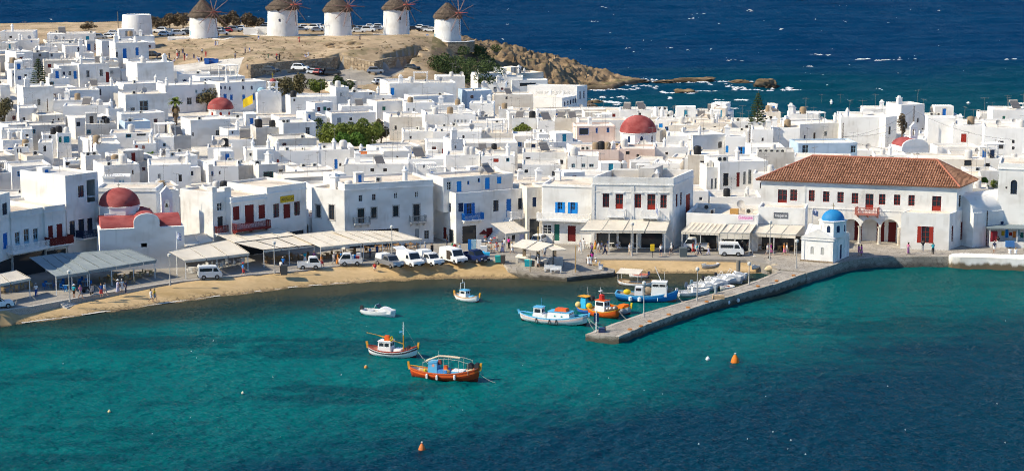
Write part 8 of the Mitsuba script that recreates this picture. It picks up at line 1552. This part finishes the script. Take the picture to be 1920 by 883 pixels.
def pole(label, u, v, z, h, r=.07, mat=None, cat='pole'): c = P(u, v, z); return solid('pole', label, cat, MB().tube(c - [0, 0, .3], c + [0, 0, h], r, r * .8, 7), mat or col(.35, .24, .13, .9))
pole('tan wooden pole behind the market canopy', 1009, 482, 1.4, 4.4, .08, col(.5, .36, .15)); pole('dark wooden pole at the right of the market stall', 1037, 498, 1.2, 4.3, .09, col(.12, .10, .08)); pole('weathered timber post on the stone platform', 1079, 508, 1.0, 3.6, .09, col(.42, .28, .14)); pole('thin pole by the turquoise tub', 994, 506, 1.3, 2.4, .05)
pole('tall dark utility pole beside the red vaulted chapel', 1711, 290, 3, 9.6, .13, col(.10, .075, .055)); pole('dark utility pole left of the tiled roof', 1579, 300, 3, 7.2, .13, col(.13, .10, .07)); pole('dead palm stump pole among the right hand houses', 1405, 292, 3, 5.6, .1, col(.14, .10, .07)); pole('thin brick coloured chimney pole between the small green trees', 281, 305, 2.5, 4.6, .22, col(.5, .33, .2)); pole('wooden pole on the skyline beside the mill stump', 222, 62, 13.5, 6.5, .12, col(.2, .16, .12))
pole('leaning utility pole among the left hand houses', 91, 246, 4, 7.0, .12, col(.16, .12, .09)); pole('short utility pole near the left edge', 38, 243, 4, 6.0, .11, col(.16, .12, .09))
wr = MB()
for a, b, s_ in (((1711, 208, 12), (1579, 258, 9.5), 1.0), ((1711, 206, 12.2), (1900, 262, 9.5), 1.2), ((1579, 256, 9.6), (1711, 232, 10.6), .8), ((1579, 262, 9.3), (1880, 290, 8.0), 1.3)):
    p, q = P(*a), P(*b); wr.path([p + (q - p) * t - [0, 0, s_ * 4 * t * (1 - t)] for t in np.linspace(0, 1, 12)], .025, 4)
k_ = put('overhead_wire', wr, BLK); labels[k_] = dict(label='thin overhead wires between the utility poles above the tiled roof', category='wire')
# flags
def flag(label, top, L, Hh, d, droop=.5, pole_=None, white=WHT, blue=col(.02, .10, .42), plain=False):
    k = thing('flag', label, 'flag'); d = np.array([*d, 0.0]); n_ = np.array([-d[1], d[0], 0]); top = np.asarray(top); rows = 9; C = 8
    def pt(i, j): x = i / C; return top + d * (x * L * (1 - droop * .5)) + np.array([0, 0, -droop * x * L * .8 - j / rows * Hh]) + n_ * .12 * math.sin(x * 7 + j * .2)
    w, b = MB(), MB()
    for j in range(rows):
        mb = w if plain or j % 2 else b
        for i in range(C):
            if not plain and i < 3 and j < 5: mb2 = w if i == 1 or j == 2 else b
            else: mb2 = mb
            mb2.quad(pt(i, j), pt(i + 1, j), pt(i + 1, j + 1), pt(i, j + 1))
    part(k, 'cloth', w, white); part(k, 'blue_stripe', b, blue) if not plain else 0
    if pole_ is not None: part(k, 'pole', MB().tube(pole_, top + [0, 0, .2], .045, .035, 6), WHT)
    return k
flag('blue and white striped flag on a pole over the red town hall balcony', P(1622, 358, 9.2), 1.5, 1.1, (-.8, -.6), 1.0, P(1626, 392, 6.6)); flag('blue and white flag hanging between the dark red windows', P(1230, 376, 8.8), 1.3, 1.1, (.5, -.86), 1.3, P(1236, 398, 7.2)); flag('blue and white flag left of the blue dome', P(1524, 392, 7.2), 1.0, .8, (.95, -.3), .4, P(1522, 430, 4.5)); flag('striped flag on the tall thin pole beside the church awning', P(331, 436, 6.6), .8, .9, (.95, -.3), .3, P(332, 520, 1.5)); flag('yellow flag flying above the roofs beside the small red dome', P(474, 178, 10.5), 3.0, 1.9, (-.97, .2), .45, P(474, 196, 8.0), white=col(.75, .52, .02), plain=True)
c = P(678, 284, 6.8); solid('orange_laundry', 'orange sheet drying on a roof terrace below the big green trees', 'laundry', MB().quad(c + [-1.0, 0, 0], c + [1.0, 0, 0], c + [1.0, .05, -1.2], c + [-1.0, .05, -1.2]), col(.70, .22, .08, .9))
for i, (u, v) in enumerate(((388, 120), (396, 120), (405, 121))): c = solve(u, v, 0); k = thing('dumpster', ['left', 'middle', 'right'][i] + ' one of three blue waste containers beside the hill road', 'waste container'); part(k, 'body', MB().box(c[0] - .6, c[0] + .6, c[1] - .5, c[1] + .5, c[2], c[2] + 1.25, -.05), col(.02, .10, .36)); part(k, 'lid', MB().box(c[0] - .66, c[0] + .66, c[1] - .56, c[1] + .56, c[2] + 1.252, c[2] + 1.4), col(.02, .07, .25))
# tank cluster on the pink house
for i, (u, v, mt) in enumerate(((1120, 281, col(.03, .14, .42)), (1130, 281, col(.03, .14, .42)), (1145, 282, BLK), (1155, 281, col(.42, .30, .13)), (1166, 281, col(.42, .30, .13)))): c = P(u, v, 5.6); solid('roof_tank', ['left blue water tank on the pink walled roof', 'right blue water tank on the pink walled roof', 'black water tank between the blue and brown tanks', 'left brown water tank on the pink walled roof', 'right brown water tank on the pink walled roof'][i], 'water tank', MB().tube(c - [0, 0, .6], c + [0, 0, 1.2], .5, .5, 10), mt)
# ------------------------------------------------------------------ cafe chairs and tables, souvenir racks
ch = MB().box(-.2, .2, -.2, .2, .42, .47).box(-.2, -.16, -.2, .2, .5, .92)
for x in (-.18, .18):
    for y in (-.18, .18): ch.box(x - .02, x + .02, y - .02, y + .02, 0, .42)
tb = MB().box(-.4, .4, -.4, .4, .7, .74).tube((0, 0, 0), (0, 0, .7), .04, .04, 6).box(-.25, .25, -.25, .25, 0, .04)
r_ = np.random.default_rng(8)
def cafe(where, spots, mat, tmat, cword):
    cd, td = mikit.ply(ch.mesh(), mat), mikit.ply(tb.mesh(), tmat)
    for (u, v) in spots:
        c = P(u, v, 1.5); a = r_.uniform(0, 6.28); k = again('cafe_table', td, frame(c, yaw=a)); labels[k] = dict(label=f'small cafe table {where}', category='table', group=f'tables {where}')
        for j in range(3): e = a + j * 2.1 + r_.uniform(-.2, .2); k = again('cafe_chair', cd, frame(c + [math.cos(e) * .75, math.sin(e) * .75, 0], yaw=e + math.pi)); labels[k] = dict(label=f'{cword} chair at a table {where}', category='chair', group=f'chairs {where}')
STRAW = col(.36, .26, .13)
cafe('under the left grey awning', [(92, 541), (112, 537), (125, 545), (145, 533), (160, 537)], COL['b'], COL['y'], 'dark blue'); cafe('under the wide grey awning', [(200, 530), (222, 526), (245, 524), (262, 520), (280, 517), (240, 532)], STRAW, WOOD, 'straw coloured'); cafe('at the far left edge', [(10, 549), (32, 545), (52, 541)], STRAW, WOOD, 'wooden'); cafe('under the cream awning with the round shadow', [(360, 511), (385, 506), (410, 503), (428, 500), (450, 496)], COL['w'], COL['w'], 'white')
cafe('under the dark edged cream awning', [(505, 494), (525, 490), (548, 488), (570, 486)], WOOD, WOOD, 'brown'); cafe('under the terrace awning', [(612, 484), (634, 481), (660, 478)], WOOD, WOOD, 'dark wooden'); cafe('under the long merchant awning', [(690, 473), (715, 470), (742, 468), (770, 466)], WOOD, WOOD, 'plain wooden'); cafe('under the panelled awning', [(1098, 465), (1146, 465), (1164, 463), (1195, 465), (1225, 462)], COL['w'], COL['w'], 'white painted'); cafe('under the striped awning', [(1340, 466), (1355, 468)], STRAW, WOOD, 'tan'); cafe('under the dark grey sign', [(1422, 468), (1445, 468), (1465, 470), (1488, 470)], STRAW, WOOD, 'tan wooden')
for i in range(34):
    u, v = r_.uniform(908, 935), r_.uniform(444, 470); c = P(u, v, 0); y = P(922, 474, 1.5)[1]; q = np.array([0, 0, CAMZ]) + ray(u, v) * (y / ray(u, v)[1]); PCK = [PC['w'], PC['c'], PC['r'], PC['o'], PC['d']][i % 5]
    k = put('straw_hat', MB().lathe([(.22, 0), (.21, .02), (.11, .04), (.1, .13), (0, .15)], 9).raw([(0, 0, 0)] * 3, [[0, 1, 2]]), PCK, M=frame(q)); labels[k] = dict(label='hat on the crowded souvenir hat rack beside the stall awning', category='hat', group='hats on the souvenir rack')
c = P(922, 474, 1.5); k = thing('hat_rack', 'tall souvenir hat rack beside the cream stall awning', 'rack'); rk = MB()
for x in (-.9, 0, .9): rk.tube(c + [x, .1, 0], c + [x, .1, 2.3], .03, .03, 5)
for z in (.4, .9, 1.4, 1.9): rk.tube(c + [-.95, .1, z], c + [.95, .1, z], .02, .02, 4)
part(k, 'frame', rk, BLK)
for i, (u, mt, lab) in enumerate(((882, COL['b'], 'blue clothes'), (888, COL['y'], 'pale blue clothes'), (898, COL['w'], 'white postcards'), (970, PC['w'], 'white shirts'), (978, PC['l'], 'lilac shirts'))): c = P(u, 472 if u < 900 else 462, 1.5); k = thing('display_stand', f'souvenir display stand with {lab} by the shops', 'display stand'); part(k, 'goods', MB().box(c[0] - .35, c[0] + .35, c[1] - .2, c[1] + .2, 1.8, 3.3), mt); part(k, 'stand', MB().tube(c, c + [0, 0, 1.9], .04, .04, 5), BLK)
c = P(905, 452, 1.5); k = thing('parasol', 'dark red closed parasol beside the souvenir stall', 'parasol'); part(k, 'canopy', MB().lathe([(.02, 3.9), (.5, 3.0), (1.0, 2.7)], 10, (c[0], c[1])), COL['r']); part(k, 'pole', MB().tube(c, c + [0, 0, 3.9], .03, .03, 5), COL['w'])
for i, (u, v) in enumerate(((165, 548), (172, 552), (905, 489))): c = P(u, v, 1.5); k = thing('scooter', ['left dark scooter parked before the wide grey awning', 'right dark scooter parked before the wide grey awning', 'teal scooter behind the blue pickup'][i], 'scooter'); M = frame(c, yaw=.6 + i); part(k, 'body', MB().box(-.6, .1, -.14, .14, .45, .8, .05).box(.1, .5, -.14, .14, .3, .42).box(.5, .62, -.18, .18, .3, 1.05), [BLK, col(.2, .2, .22), TEAL][i], M=M); part(k, 'handlebar', MB().tube((.55, -.32, 1.1), (.55, .32, 1.1), .025, .025, 5), BLK, M=M); [part(k, 'wheel', MB().tube((x, -.06, .25), (x, .06, .25), .25, .25, 10), TYRE, M=M) for x in (-.55, .65)]
# stone blocks and steps of the left quay
stp = MB(); p = P(112, 573, 1.0); q = P(133, 566, 1.0); d = (q - p)[:2] / np.linalg.norm((q - p)[:2]); n_ = np.array([d[1], -d[0]])
for i in range(5): a, b = p[:2] + n_ * (.35 * i), q[:2] + n_ * (.35 * i); stp.poly([tuple(a), tuple(a + n_ * .36), tuple(b + n_ * .36), tuple(b)], -.2, 1.25 - .2 * i)
solid('quay_steps', 'short flight of stone steps from the left promenade down to the beach', 'steps', stp, 'grey_wall')
